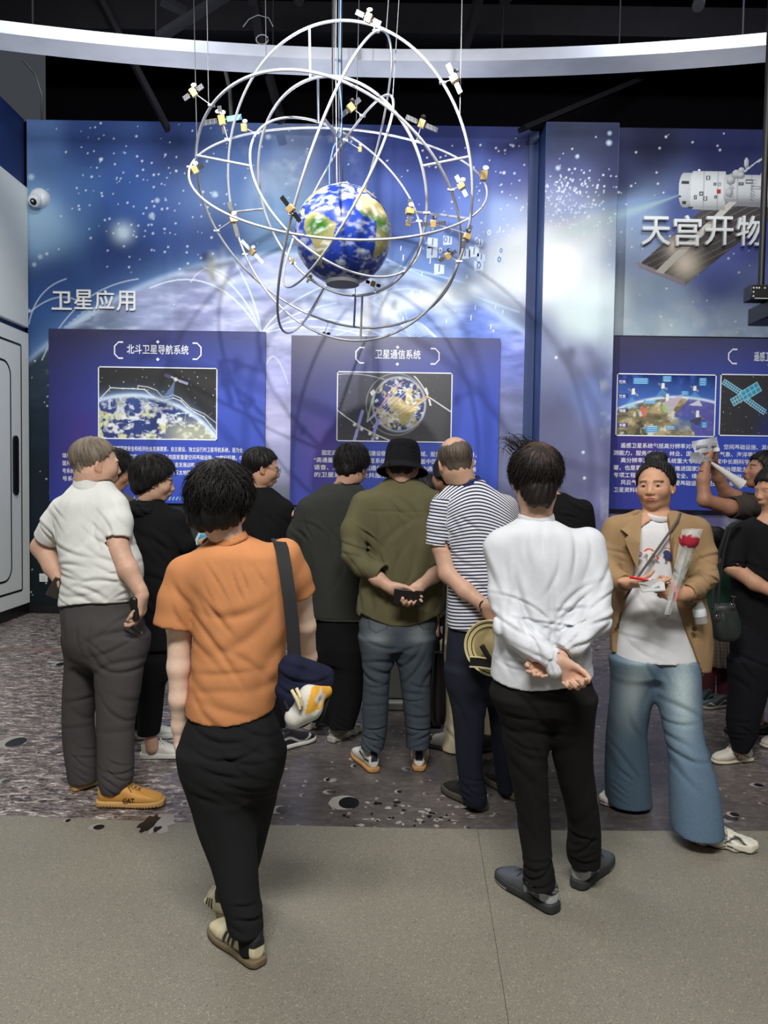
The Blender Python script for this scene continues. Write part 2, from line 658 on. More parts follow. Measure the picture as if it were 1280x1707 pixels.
def paint_line(c, u, v, pts, wd, col, a=1.0):
    pu = [p[0] for p in pts]; pv = [p[1] for p in pts]
    m = (u > min(pu) - wd * 2) & (u < max(pu) + wd * 2) & (v > min(pv) - wd * 2) & (v < max(pv) + wd * 2)
    if not m.any(): return c
    uu, vv = u[m], v[m]
    d = np.full(uu.shape, 1e9)
    for i in range(len(pts) - 1): d = np.minimum(d, seg_d(uu, vv, *pts[i], *pts[i + 1]))
    c[m] = over(c[m], a * np.clip(1.0 - (d - wd * .5) / (wd * .7), 0, 1), col)
    return c

def paint_dot(c, u, v, x, y, r, col, a=1.0):
    m = (np.abs(u - x) < r * 2.5) & (np.abs(v - y) < r * 2.5)
    if m.any():
        d = np.hypot(u[m] - x, v[m] - y)
        c[m] = over(c[m], a * np.clip(1.4 - d / r, 0, 1), col)
    return c

SPACE = [(60, 230, (86, 116, 166)), (150, 230, (48, 70, 122)), (300, 240, (46, 64, 118)), (420, 250, (72, 96, 150)), (490, 240, (112, 130, 168)),
         (570, 250, (62, 78, 135)), (700, 250, (46, 56, 112)), (850, 240, (50, 56, 104)), (760, 230, (44, 52, 102)), (640, 240, (48, 60, 116)), (850, 300, (66, 76, 140)), (780, 360, (96, 118, 192)), (1020, 240, (40, 44, 74)), (900, 240, (52, 60, 92)), (985, 230, (50, 54, 78)), (70, 370, (112, 152, 192)), (130, 330, (70, 105, 160)),
         (200, 330, (58, 88, 150)), (200, 430, (42, 62, 115)), (300, 350, (56, 84, 150)), (380, 300, (68, 96, 148)), (450, 300, (125, 145, 172)),
         (460, 360, (104, 134, 170)), (700, 340, (66, 86, 158)), (800, 300, (84, 100, 172)), (830, 360, (142, 168, 226)), (870, 430, (240, 246, 255)),
         (100, 480, (44, 70, 124)), (350, 400, (50, 70, 128)), (60, 540, (42, 72, 124)), (60, 610, (40, 66, 110)), (640, 330, (80, 100, 170)), (740, 400, (120, 150, 220)),
         (950, 220, (52, 60, 84)), (950, 285, (68, 74, 118)), (930, 345, (128, 140, 190)), (930, 430, (250, 252, 255)), (985, 400, (200, 214, 226)), (965, 530, (188, 204, 206)),
         (1000, 480, (196, 210, 214)), (900, 560, (120, 128, 160)), (960, 600, (126, 130, 160)), (930, 700, (100, 102, 132)), (950, 800, (94, 96, 126)),
         (985, 660, (110, 125, 175)), (1000, 760, (104, 106, 140)), (1000, 860, (120, 120, 165)),
         (1080, 240, (30, 33, 60)), (1200, 240, (38, 42, 80)), (1030, 300, (40, 44, 80)), (1260, 330, (52, 58, 105)), (1060, 360, (128, 150, 182)), (1040, 430, (140, 158, 192)), (1150, 360, (80, 94, 150)),
         (1100, 500, (140, 158, 184)), (1200, 460, (88, 98, 158)), (1240, 400, (76, 84, 148)), (1100, 550, (166, 184, 196)), (1230, 540, (150, 166, 190)), (1270, 480, (112, 124, 178)),
         (1100, 860, (96, 98, 140)), (1240, 900, (110, 106, 150)), (1100, 1000, (60, 62, 84))]
EARTH = [(60, 640, (48, 62, 78)), (60, 700, (32, 44, 56)), (60, 800, (28, 38, 46)), (60, 960, (24, 32, 36)), (150, 540, (110, 124, 150)), (260, 490, (150, 160, 196)),  # lower-left darks also carry the dimmer light on that part of the wall
         (330, 520, (140, 146, 184)), (420, 470, (170, 182, 224)), (440, 540, (176, 180, 214)), (560, 450, (170, 186, 222)), (600, 520, (176, 186, 222)), (700, 530, (128, 156, 226)),
         (740, 500, (206, 224, 250)), (660, 480, (170, 190, 232)), (800, 540, (112, 138, 222)), (860, 500, (180, 205, 248)), (460, 640, (176, 178, 226)), (460, 700, (190, 188, 225)), (460, 760, (150, 152, 186)),
         (460, 840, (96, 100, 112)), (320, 870, (42, 50, 54)), (200, 880, (34, 42, 46)), (380, 960, (40, 46, 50)), (600, 900, (40, 46, 52)), (850, 600, (128, 140, 212)), (850, 680, (120, 126, 165)), (850, 760, (112, 116, 146)),
         (850, 880, (92, 96, 120)), (700, 960, (44, 48, 60)), (200, 1010, (22, 28, 32))]

def mural_colours(X, Y, Z):
    u, v = design_uv(X, Y, Z)
    Q = np.stack([u, v], -1).reshape(-1, 2)
    n1 = vnoise(Q, 1 / 70, 1, 4).reshape(u.shape); n2 = vnoise(Q * [0.35, 1.0], 1 / 14, 2, 4).reshape(u.shape); n3 = vnoise(Q, 1 / 26, 3, 4).reshape(u.shape)
    sp = idw(u, v, SPACE)
    sp = sp * (0.72 + 0.56 * n1)[..., None] ** 1.1
    haze = np.clip((n3 - 0.56) * 3.2, 0, 1) * np.clip(1.1 - np.hypot(u - 500, v - 255) / 120, 0, 1)
    sp = over(sp, haze * 0.55, lin(190, 200, 212))
    haze = np.clip((n3 - 0.5) * 3.0, 0, 1) * np.clip((v - 470) / 80, 0, 1) * (u > 1000)
    sp = over(sp, haze * 0.5, lin(206, 212, 210))
    for (x, y, r, a) in ((205, 388, 16, .9), (60, 372, 50, .35), (335, 330, 60, .12)):
        sp = over(sp, a * np.exp(-((u - x) ** 2 + (v - y) ** 2) / (r * r)), lin(200, 225, 245))
    # the planet below
    r = np.hypot(u - 490, v - 1075); R = 652 - 0.012 * np.abs(u - 470)
    ea = idw(u, v, EARTH)
    k = np.clip(1 - np.abs(v - 560) / 260, 0.1, 1)
    ea = ea * (1 + ((0.25 + 1.45 * n2) - 1)[..., None] * k[..., None])
    wh = np.clip((n2 - 0.58) * 3.5, 0, 1) * np.clip((700 - v) / 200, 0, 1) * np.clip((v - 400) / 60, 0, 1)
    ea = over(ea, wh * 0.6, lin(222, 222, 236))
    inside = (u < 880)
    m = np.clip((R - r) / 5 + 0.5, 0, 1) * inside
    c = sp * (1 - m[..., None]) + ea * m[..., None]
    atm = np.exp(-np.clip(r - R, 0, None) / 22) * np.clip(1 - m, 0, 1) * inside * np.clip((v - 380) / 60, 0, 1) * np.clip((640 - v) / 60, 0, 1)
    c = over(c, atm * 0.45, lin(130, 170, 225))
    rim = np.exp(-((r - R) / 5) ** 2) * inside * np.clip((630 - v) / 60, 0, 1)
    c = over(c, rim * 0.5, lin(190, 215, 245))
    # burst of printed light and the thruster plume
    g = np.exp(-(np.hypot((u - 905) * 0.9, v - 425) / 62) ** 1.6)
    c = over(c, g * 0.95, (0.95, 0.97, 1.0))
    g = np.exp(-(((u - 740) * 0.45 + (v - 495) * 0.1) / 40) ** 2 - (((v - 492) + (u - 740) * 0.2) / 16) ** 2)
    c = over(c, g * 0.85, lin(240, 248, 255))
    for (a0, wd, st, cl) in ((math.radians(161), .075, .5, (178, 205, 205)), (math.radians(171), .05, .32, (120, 160, 215))):
        dx, dy = u - 1142, v - 322
        ang = np.arctan2(dy, -dx) - (PI - a0)
        L = np.hypot(dx, dy)
        b = np.exp(-(ang / wd) ** 2) * np.clip(1 - L / 420, 0, 1) ** .6 * (dx < 0)
        c = over(c, b * st, lin(cl))
    # printed arcs of light over the planet
    white = lin(225, 240, 250)
    hub = (436, 556)
    for p in (((390, 435), (425, 490)), ((340, 445), (402, 470)), ((250, 480), (360, 430)), ((560, 470), (470, 500)), ((560, 505), (480, 520)), ((640, 560), (520, 505)), ((700, 600), (560, 520))):
        c = paint_line(c, u, v, qbez(p[0], p[1], hub), 1.4, white, .75)
    for p in (((318, 470), (345, 425), (392, 470)), ((50, 520), (110, 470), (150, 520)), ((48, 540), (60, 480), (110, 465)), ((70, 600), (120, 480), (230, 465)), ((560, 560), (640, 520), (720, 585)), ((620, 500), (690, 455), (760, 520)), ((440, 620), (455, 560), (480, 640))):
        c = paint_line(c, u, v, qbez(*p), 1.3, white, .5)
    for (x, y, h) in ((357, 455, 40), (372, 462, 55), (350, 445, 30), (612, 530, 60), (640, 520, 70), (600, 545, 40), (655, 525, 50)):
        b = np.exp(-((u - x) / 7.0) ** 2) * np.clip(1 - np.abs(v - y) / h, 0, 1)
        c = over(c, b * .5, lin(240, 240, 215))
    for k in range(9):
        c = paint_line(c, u, v, [(560 + k * 14, 470 + k * 4), (690, 545 + k * 5)], 1.0, white, .3)
        c = paint_line(c, u, v, qbez((652, 560 + k * 4), (700 + k * 4, 500 + k * 3), (738, 590)), 1.0, white, .5)
    for k in range(5):
        c = paint_line(c, u, v, [(108 + k * 7, 545 - k * 6), (150 + k * 7, 530 - k * 6)], 1.6, white, .35)
    for p in (((650, 440), (760, 465), (866, 500)), ((640, 430), (720, 470), (864, 520))):
        c = paint_line(c, u, v, qbez(*p), 2.2, lin(200, 225, 255), .6)
    m = np.clip(np.sin((u * .5 + v * 1.1) * 1.1), 0, 1) * np.clip((u - 880) / 4, 0, 1) * (v > 523 + (u - 885) * .62) * np.clip(1 - (v - 523) / 60, 0, 1)
    c = over(c, m * .3 * np.clip(1 - (u - 885) / 90, 0, 1), lin(180, 185, 200))
    # stars
    r_ = random.Random(3)
    st = []
    for _ in range(150): st.append((r_.gauss(250, 75), r_.gauss(330, 70), r_.uniform(.8, 2.0)))
    for _ in range(60): st.append((r_.uniform(45, 870), r_.uniform(210, 420), r_.uniform(.7, 1.7)))
    for _ in range(260): st.append((r_.gauss(945, 40), r_.gauss(335, 26) + r_.gauss(0, 20), r_.uniform(.8, 2.0)))
    for _ in range(60): st.append((r_.uniform(1015, 1300), r_.uniform(222, 560), r_.uniform(.8, 2.0)))
    for _ in range(70): st.append((r_.uniform(700, 870), r_.uniform(230, 420), r_.uniform(.8, 1.8)))
    for _ in range(40): st.append((r_.uniform(45, 130), r_.uniform(600, 1000), r_.uniform(.7, 1.5)))
    st += [(52, 295, 5), (358, 324, 5), (447, 228, 4.5), (168, 266, 3), (205, 388, 7), (262, 334, 4), (253, 360, 5), (67, 428, 4), (78, 423, 2.5), (57, 441, 3.5), (930, 280, 4), (962, 261, 3.2), (1015, 238, 4.5), (1016, 222, 3.5), (690, 437, 2),
           (972, 754, 2.6), (974, 797, 2.6), (927, 596, 2.6), (48, 518, 3), (335, 430, 2), (855, 243, 2.5), (840, 288, 2.6), (1052, 310, 1.8), (1110, 228, 2), (1200, 250, 2)]
    for (x, y, rr) in st:
        big = rr > 3
        c = paint_dot(c, u, v, x, y, rr, lin(196, 216, 232) if big else lin(225, 235, 245), .75 if big else .85)
    return np.clip(c, 0, 0.97)

def grid_plane(name, o, ex, ez, nx, nz, mat, colf, parent=None):
    """printed sheet: origin o, edge vectors ex, ez"""
    o, ex, ez = V3(o), V3(ex), V3(ez)
    a = np.linspace(0, 1, nx); b = np.linspace(0, 1, nz)
    A, B = np.meshgrid(a, b, indexing='ij')
    V = o + A[..., None] * ex + B[..., None] * ez
    c = colf(V[..., 0], V[..., 1], V[..., 2], A, B)
    i = np.arange(nx * nz).reshape(nx, nz)
    F = np.stack([i[:-1, :-1], i[1:, :-1], i[1:, 1:], i[:-1, 1:]], -1).reshape(-1, 4)
    return np_mesh(name, V.reshape(-1, 3), F, mat, parent, cols=c.reshape(-1, 3))

M_print = vcol('printed_mural', rough=0.6, spec=0.10, grain=0.05, gscale=260)
M_black = flat('black_paint', (.002, .002, .003), 0.9, spec=.05, var=.3)
M_steel_dark = flat('dark_steel', (.007, .007, .009), 0.7, spec=.12, var=.3)

def struct(o):
    return tag(o, kind='structure')

def mc(X, Y, Z, A, B): return mural_colours(X, Y, Z)
XC0, XC1, YC, ZC = 1.655, 2.42, 7.95, 5.36     # the projecting pier
XE = 4.75
wb = struct(grid_plane('wall_back', (XL, YW, 0), (XC0 - .11 - XL, 0, 0), (0, 0, ZT), 640, 620, M_print, mc))
tag(wb, 'printed mural wall with stars above a cloudy planet')
struct(grid_plane('wall_pier', (XC0, YC, 0), (XC1 - XC0, 0, 0), (0, 0, ZC), 90, 600, M_print, mc))
struct(grid_plane('wall_right', (XC1, YW - .02, 0), (XE - XC1, 0, 0), (0, 0, ZT), 260, 620, M_print, mc))
g = NG('pier_side_print')
g.l(g.ramp(g.noise(g.coord(scale=(1, 1, .35)), 2.4, 4), [(.3, lin(28, 40, 78)), (.6, lin(52, 78, 130)), (.8, lin(80, 110, 160))]), g.b.inputs['Base Color'])
g.set(rough=.45)
mb = MB()
mb.box((XC0 - .003, YC + .001, 0), (XC0 - .001, YW + .1, ZC))
mb.box((XC1 + .001, YC + .001, 0), (XC1 + .003, YW + .1, ZC))
mb.box((XC0, YC + .001, ZC), (XC1, YW + .1, ZC + .002))
struct(mb.build('wall_pier_side', g.m, smooth=False))
struct(MB().box((XC0 - .115, YW - .015, 0), (XC0 - .01, YW + .02, ZT - .05)).build('trim_1', flat('gap_trim', lin(40, 58, 104), .5, var=.25), smooth=False))
struct(MB().box((XL - .2, YW + .02, 0), (XE, YW + .12, ZT - .01)).box((XL - .2, YW + .9, 0), (XE + 1.5, YW + 1, 8.2)).box((XE + 1.3, 4.5, 0), (XE + 1.4, YW + .9, 8.2)).box((-6.6, -2, 0), (-6.5, YW + .9, 8.2)).build('wall_rear', M_black, smooth=False))
struct(MB().box((XL, YW - .025, 0), (XC0, YW - .001, .10)).box((XC0, YC - .02, 0), (XC1, YC - .001, .10)).box((XC1, YW - .045, 0), (XE, YW - .021, .10)).build('baseboard_back', flat('baseboard_black', lin(14, 15, 17), .5), smooth=False))

# left wall with white capsule panels
g = NG('left_wall_print')
co = g.coord()
v_ = g.voro(co, 7.0)
g.l(g.mix(g.ramp(v_, [(.035, 1.0), (.06, 0.0)]), g.ramp(g.noise(co, .9, 3), [(.3, lin(20, 34, 76)), (.7, lin(34, 54, 110))]), lin(190, 205, 225)), g.b.inputs['Base Color'])
g.set(rough=.5)
struct(MB().box((XL - .3, 3.2, 0), (XL - .03, YW, ZT)).build('wall_left', g.m, smooth=False))
M_panel = flat('capsule_white', lin(228, 234, 230), .5, var=.04)
M_ink = flat('ink_black', lin(12, 13, 14), .35)
mb = MB()
mb.box((XL - .03, 3.3, .12), (XL + .02, YW - .02, 3.13)).box((XL - .03, 3.3, 3.19), (XL + .02, YW - .02, 4.72))
pw = struct(mb.build('wall_left_panel', M_panel, bevel=.008))
mb = MB()
def ring_flat(mb, cy, cz, r0, r1, x, n=72):
    vs = []
    for k in range(n):
        a = 2 * PI * k / n
        for r in (r0, r1):
            for xx in (x - .006, x): vs.append((xx, cy + r * math.cos(a), cz + r * math.sin(a)))
    fs = []
    for k in range(n):
        i, j = k * 4, (k + 1) % n * 4
        fs += [(i + 1, i + 3, j + 3, j + 1), (i, j, j + 2, i + 2), (i, i + 1, j + 1, j), (i + 2, j + 2, j + 3, i + 3)]
    mb.add(vs, fs)
def rrect_line(mb, y0, y1, z0, z1, r, wd, x):
    pts = []
    for (cy, cz, a0) in ((y1 - r, z1 - r, 0), (y0 + r, z1 - r, 90), (y0 + r, z0 + r, 180), (y1 - r, z0 + r, 270)):
        for k in range(9):
            a = math.radians(a0 + k * 90 / 8)
            pts.append((cy + r * math.cos(a), cz + r * math.sin(a), math.cos(a), math.sin(a)))
    n = len(pts); vs = []
    for (y, z, ny, nz) in pts: vs += [(x, y, z), (x, y - ny * wd, z - nz * wd)]
    mb.add(vs, [(2 * i, 2 * i + 1, (2 * i + 3) % (2 * n), (2 * i + 2) % (2 * n)) for i in range(n)])
rrect_line(mb, 3.6, YW - .19, .28, 2.98, .03, .022, XL + .0225)
rrect_line(mb, 3.75, YW - .42, .42, 2.76, .16, .022, XL + .0225)
ring_flat(mb, 6.2, 1.78, 1.06, 1.16, XL + .026)
ring_flat(mb, 6.35, 3.98, .62, .78, XL + .026)
struct(mb.build('trim_2', M_ink, smooth=False))
mb = MB()
ring_flat(mb, 6.2, 1.78, .93, 1.06, XL + .03)
ring_flat(mb, 6.35, 3.98, .78, .86, XL + .03)
ring_flat(mb, 6.35, 3.98, .54, .62, XL + .028)
struct(mb.build('trim_3', flat('ring_white', lin(205, 210, 212), .4), smooth=False))
mb = MB()
for (cy, cz, r) in ((6.2, 1.78, .93), (6.35, 3.98, .54)):
    mb.add([(XL + .024, cy + r * math.cos(2 * PI * k / 64), cz + r * math.sin(2 * PI * k / 64)) for k in range(64)], [tuple(range(64))])
struct(mb.build('window_1', flat('porthole_dark', lin(8, 10, 24), .1), smooth=False))
pts = []
for k in range(13): pts.append((XL + .02, 7.955 + .05 * math.cos(PI * k / 12), 1.93 + .05 * math.sin(PI * k / 12)))
for k in range(13): pts.append((XL + .02, 7.955 - .05 * math.cos(PI * k / 12), 1.39 - .05 * math.sin(PI * k / 12)))
o = struct(MB().prism(pts, (.02, 0, 0)).build('door_handle', M_ink))
o.parent = pw
struct(MB().box((XL - .03, 3.3, 0), (XL + .012, YW - .02, .12)).build('baseboard_left', M_ink, smooth=False))

# floor: printed moon surface behind, speckled vinyl in front
FC = (0.0, 38.0); FR = 38.0 - 3.24
def edge_y(x):
    return FC[1] - math.sqrt(FR * FR - (x - .45) ** 2)
g = NG('moon_floor')
co = g.coord()
warp = g.mix(.12, co, g.noise(co, 3, 3, out=1), 'ADD')
n0 = g.noise(co, .8, 5, .6); n1 = g.noise(co, 6, 9, .68, .6)
n2 = g.noise(g.coord(scale=(1, 3.0, 1), rot=(0, 0, .9)), 10, 10, .74, .6)
n3 = g.noise(g.coord(scale=(1, 2.4, 1), rot=(0, 0, .7)), 46, 4, .6, .4)
base = g.ramp(n0, [(.3, lin(54, 52, 52)), (.5, lin(82, 78, 76)), (.7, lin(106, 98, 94))])
sx = g.n('ShaderNodeSeparateXYZ'); g.l(co, sx.inputs[0])
lf = g.math('MULTIPLY', g.math('SUBTRACT', -.25, sx.outputs[0]), .9)
lf = g.math('ADD', lf, g.math('MULTIPLY', g.math('SUBTRACT', n0, .5), 2.2))
rt = g.math('MULTIPLY', g.math('SUBTRACT', sx.outputs[0], 1.5), .5)
rug = g.math('MINIMUM', g.math('MAXIMUM', g.math('MAXIMUM', lf, rt), .12), 1.0)
c = g.mix(rug, base, g.ramp(n2, [(.34, lin(32, 28, 28)), (.45, lin(94, 86, 83)), (.54, lin(138, 126, 122)), (.66, lin(226, 216, 208))]))
c = g.mix(g.math('MULTIPLY', rug, .75), c, g.ramp(n3, [(.36, .08), (.5, .5), (.64, .96)]), 'OVERLAY')
c = g.mix(.45, c, g.ramp(n1, [(.3, .35), (.55, .55), (.75, .85)]), 'OVERLAY')
for sc, r0 in ((2.6, .13), (6.5, .16), (13, .2)):
    vd = g.voro(warp, sc)
    vd2 = g.voro(g.mix(1.0, warp, (.030 * 2.6 / sc, -.022 * 2.6 / sc, 0), 'ADD'), sc)
    gate = g.ramp(g.voro(warp, sc, out='Color'), [(.48, 0.0), (.5, 1.0)])
    lit = g.math('MULTIPLY', g.ramp(vd2, [(r0 * .8, 1.0), (r0, 0.0)]), gate)
    c = g.mix(g.math('MULTIPLY', lit, .75), c, lin(168, 160, 155))
    drk = g.math('MULTIPLY', g.ramp(vd, [(r0 * .62, 1.0), (r0 * .75, 0.0)]), gate)
    c = g.mix(g.math('MULTIPLY', drk, .85), c, lin(26, 24, 27))
g.l(c, g.b.inputs['Base Color'])
g.set(rough=g.ramp(g.noise(co, 30, 3), [(.3, .22), (.7, .34)]), spec=.28)
M_moon = g.m
g = NG('speckled_vinyl')
co = g.coord()
sp = g.noise(co, 240, 2, .7)
sp2 = g.voro(co, 150)
c = g.mix(g.ramp(sp, [(.3, 0.0), (.7, 1.0)]), lin(108, 105, 94), lin(150, 146, 132))
c = g.mix(g.ramp(g.voro(co, 250, out='Color'), [(.78, 0.0), (.86, .6)]), c, lin(176, 171, 150))
c = g.mix(g.ramp(g.voro(co, 210, out='Color'), [(.10, .6), (.16, 0.0)]), c, lin(86, 84, 76))
c = g.mix(1.0, c, g.ramp(g.noise(co, 1.3, 4), [(.3, .93), (.7, 1.05)]), 'MULTIPLY')
g.l(c, g.b.inputs['Base Color'])
g.set(rough=.42, spec=.4)
M_vinyl = g.m
xs = np.linspace(-4.6, 6.2, 73)
mb = MB()
for a, b in zip(xs[:-1], xs[1:]):
    mb.cur = 0
    mb.quad((a, edge_y(a), 0), (b, edge_y(b), 0), (b, YW + 1, 0), (a, YW + 1, 0))
    mb.cur = 1
    mb.quad((a, -1.5, 0), (b, -1.5, 0), (b, edge_y(b), 0), (a, edge_y(a), 0))
mb.cur = 0
fl = struct(mb.build('floor', [M_moon, M_vinyl], smooth=False))
tag(fl, 'glossy floor with printed moon craters and grey speckled vinyl')
# printed craters with a bright rim beside a dark pit
M_crd = flat('crater_dark', lin(22, 21, 23), .35); M_crl = flat('crater_light', lin(158, 152, 146), .35, var=.2); M_crg = flat('crater_grey', lin(70, 67, 66), .35, var=.2)
mb = MB()
def disc(mb, px, py, rx, ry, z, n=32, jit=0):
    vs = []
    c = G(px, py)
    a_ = (G(px + rx, py) - c).length; b_ = (G(px, py - ry) - c).length
    for k in range(n):
        a = 2 * PI * k / n
        j = 1 + jit * rnd.uniform(-1, 1)
        vs.append((c.x + a_ * j * math.cos(a), c.y + b_ * j * math.sin(a), z))
    mb.add(vs, [tuple(range(n))])
for (px, py, rx, ry) in ((576, 1338, 25, 12), (22, 1237, 22, 9), (466, 1350, 13, 7), (136, 1265, 10, 3), (162, 1379, 13, 5), (100, 1107, 12, 3.5), (1222, 1358, 10, 4), (664, 1320, 6, 3), (112, 1368, 6, 3), (8, 1302, 9, 4), (545, 1300, 5, 3), (590, 1277, 5, 3), (1262, 1309, 11, 3)):
    mb.cur = 1; disc(mb, px - rx * .12, py, rx, ry, .0012, jit=.05)
    mb.cur = 0 if px not in (466, 8) else 2
    disc(mb, px + rx * .22, py + ry * .05, rx * .68, ry * .8, .0018)
mb.cur = 1
disc(mb, 270, 1372, 20, 15, .0010, 26, .3); mb.cur = 0; disc(mb, 248, 1374, 14, 13, .0013, 18, .3); disc(mb, 262, 1382, 7, 5, .0014, 14, .3)
for _ in range(60):
    px, py = rnd.gauss(700, 70), rnd.gauss(1358, 13)
    if py < 1384 and abs(px - 700) < 130:
        mb.cur = rnd.choice((0, 1, 1)); disc(mb, px, py, rnd.uniform(2, 7), rnd.uniform(1, 2.5), .0011 + .0002 * mb.cur, 9, .4)
o = struct(mb.build('floor_craters', [M_crd, M_crl, M_crg], smooth=False))
mb = MB()
a, b = G(-30, 1083), G(118, 1086)
mb.box((a.x, a.y - .03, 0), (b.x, a.y + .03, .004))
struct(mb.build('trim_4', flat('floor_strip', lin(128, 104, 92), .5), smooth=False))
# thin seam in the vinyl
a, b = G(796, 1384), G(848, 1707)
d_ = (b - a); d_.normalize(); nrm = Vector((-d_.y, d_.x, 0)) * .0012
b = b + d_ * 1.5
struct(MB().quad(*[(p.x, p.y, .0008) for p in (a - nrm, a + nrm, b + nrm, b - nrm)][::-1]).build('floor_seam', flat('seam', lin(80, 80, 72), .6), smooth=False))

# black open ceiling, beams, the white curved fascia
struct(MB().box((-7, -2, 7.6), (7.5, YW + 1, 7.7)).build('ceiling', M_black, smooth=False))
def beam(name, a, b, wd, ht):
    a, b = Vector(a), Vector(b)
    d = (b - a).normalized(); s_ = d.cross(Vector((0, 0, 1)))
    s_ = s_.normalized() if s_.length > .01 else Vector((1, 0, 0))
    t = s_.cross(d)
    mb = MB()
    q = [a + s_ * wd / 2 * i + t * ht / 2 * j for i, j in ((-1, -1), (1, -1), (1, 1), (-1, 1))]
    mb.prism(q, b - a)
    return struct(mb.build(name, M_steel_dark, smooth=False))
for (z, y, wd, ht) in ((6.55, 7.4, .12, .22), (6.3, 7.9, .25, .3), (7.0, 6.6, .15, .25)):
    beam('ceiling_beam', (-6, y, z), (7, y, z), wd, ht)
for (p, q, y0, y1, wd) in (((157, -20), (280, 215), 7.6, 7.8, .14), ((420, -20), (437, 75), 7.2, 7.3, .12), ((800, -10), (770, 95), 7.2, 7.3, .1), ((268, 0), (310, 20), 7.1, 7.2, .1), ((380, -10), (265, 62), 7.0, 7.1, .1), ((870, 215), (1085, 125), 7.9, 8.9, .12), ((448, 125), (470, 205), 7.6, 7.7, .08)):
    beam('ceiling_brace', P(*p, y0), P(*q, y1), wd, .05)
for (px, py, r) in ((505, -5, .05), (846, -5, .05), (1165, 5, .05)):
    a = P(px, py, 6.4)
    struct(MB().tube([a + Vector((0, 0, .5)), a, a + Vector((-.03, -.06, -.06))], r, 14).build('ceiling_pipe', M_steel_dark))
g = NG('fascia_white')
g.l(g.ramp(g.noise(g.coord(), 3, 4), [(.3, lin(146, 150, 162)), (.7, lin(162, 166, 178))]), g.b.inputs['Base Color'])
g.set(rough=.55)
mb = MB()
RC, RI, RO, ZR, HR = (-.03, -9.4), 15.97, 16.24, 5.2, .10
n = 80; vs = []
for k in range(n + 1):
    a = math.radians(90 - 20 + 40 * k / n)
    for (r, z) in ((RI, ZR + HR), (RI, ZR), (RO, ZR), (RO, ZR + HR)): vs.append((RC[0] + r * math.cos(a), RC[1] + r * math.sin(a), z))
fs = []
for k in range(n):
    for j in range(4): fs.append((k * 4 + j, k * 4 + (j + 1) % 4, k * 4 + 4 + (j + 1) % 4, k * 4 + 4 + j))
mb.add(vs, fs)
struct(mb.build('ceiling_fascia', g.m))
mb = MB()
for k in range(-5, 6):
    a = math.radians(90 + 3.6 * k)
    x, y = RC[0] + (RO - .1) * math.cos(a), RC[1] + (RO - .1) * math.sin(a)
    mb.tube([(x, y, ZR + HR), (x, y, 7.6)], .008, 6)
struct(mb.build('ceiling_hanger', M_steel_dark))
# loose black cables under the ceiling
mb = MB()
mb.tube([P(38, 100, 7), P(60, 125, 7), P(70, 160, 7), P(70, 200, 7.1)], .012, 8)
mb.tube([P(375, 115, 7.4), P(383, 150, 7.4), P(386, 205, 7.4)], .02, 8)
struct(mb.build('ceiling_cable', flat('cable_grey', lin(44, 44, 44), .6)))
# ------------------------------------------------------------------ lettering, panels and small wall fittings
M_letter = flat('letter_white', lin(226, 228, 228), .45)
M_white = flat('print_white', lin(232, 234, 240), .5)
def text_obj(name, body, size, loc, mat, parent=None, depth=.0, bold=.0, align='LEFT', rot=(PI / 2, 0, 0), spacing=1.0, width=None):
    cu = bpy.data.curves.new(name, 'FONT')
    cu.body = body
    cu.size = size
    cu.extrude = depth
    cu.offset = bold * size
    cu.align_x = align
    cu.align_y = 'CENTER'
    cu.space_character = spacing
    cu.resolution_u = 3
    o = bpy.data.objects.new(name + '_text', cu)
    COL.objects.link(o)
    bpy.context.view_layer.update()
    me = bpy.data.meshes.new_from_object(o.evaluated_get(bpy.context.evaluated_depsgraph_get()))
    bpy.data.objects.remove(o)
    if width is not None and len(me.vertices):
        c = np.empty(len(me.vertices) * 3, np.float32); me.vertices.foreach_get('co', c); c = c.reshape(-1, 3)
        k = width / max(1e-6, c[:, 0].max() - c[:, 0].min())
        c[:, 0] *= k; me.vertices.foreach_set('co', c.ravel())
    me.materials.clear(); me.materials.append(mat)
    ob = bpy.data.objects.new(name, me)
    link(ob, parent)
    ob.location = loc
    ob.rotation_euler = rot
    return ob

def letters(name, chars, boxes, Y, label, depth=.02):
    root = empty(name, P(boxes[0][0], boxes[0][3], Y))
    tag(root, label, 'sign')
    for ch, (x0, y0, x1, y1) in zip(chars, boxes):
        a, b = P(x0, y1, Y), P(x1, y0, Y)
        o = text_obj('character', ch, 1.0, (0, 0, 0), M_letter, root, .5, .009, 'LEFT')
        c = np.empty(len(o.data.vertices) * 3, np.float32); o.data.vertices.foreach_get('co', c); c = c.reshape(-1, 3)
        lo, hi = c.min(0), c.max(0)
        c[:, 0] = (c[:, 0] - lo[0]) / (hi[0] - lo[0]) * (b.x - a.x)
        c[:, 1] = (c[:, 1] - lo[1]) / (hi[1] - lo[1]) * (b.z - a.z)
        c[:, 2] *= depth
        o.data.vertices.foreach_set('co', c.ravel()); o.data.update()
        o.location = Vector((a.x, Y - depth, a.z)) - root.location
    return root
letters('wall_lettering', '卫星应用', [(88, 487, 121, 517), (125, 484, 156, 516), (160, 485, 192, 517), (196, 486, 227, 519)], YW - .003, 'four small raised white characters above the left info panel')
letters('wall_lettering', '天宫开物', [(1066, 364, 1115, 411), (1119, 362, 1166, 412), (1171, 364, 1219, 411), (1223, 363, 1271, 412)], YW - .023, 'four large raised white characters over the printed space station', .04)

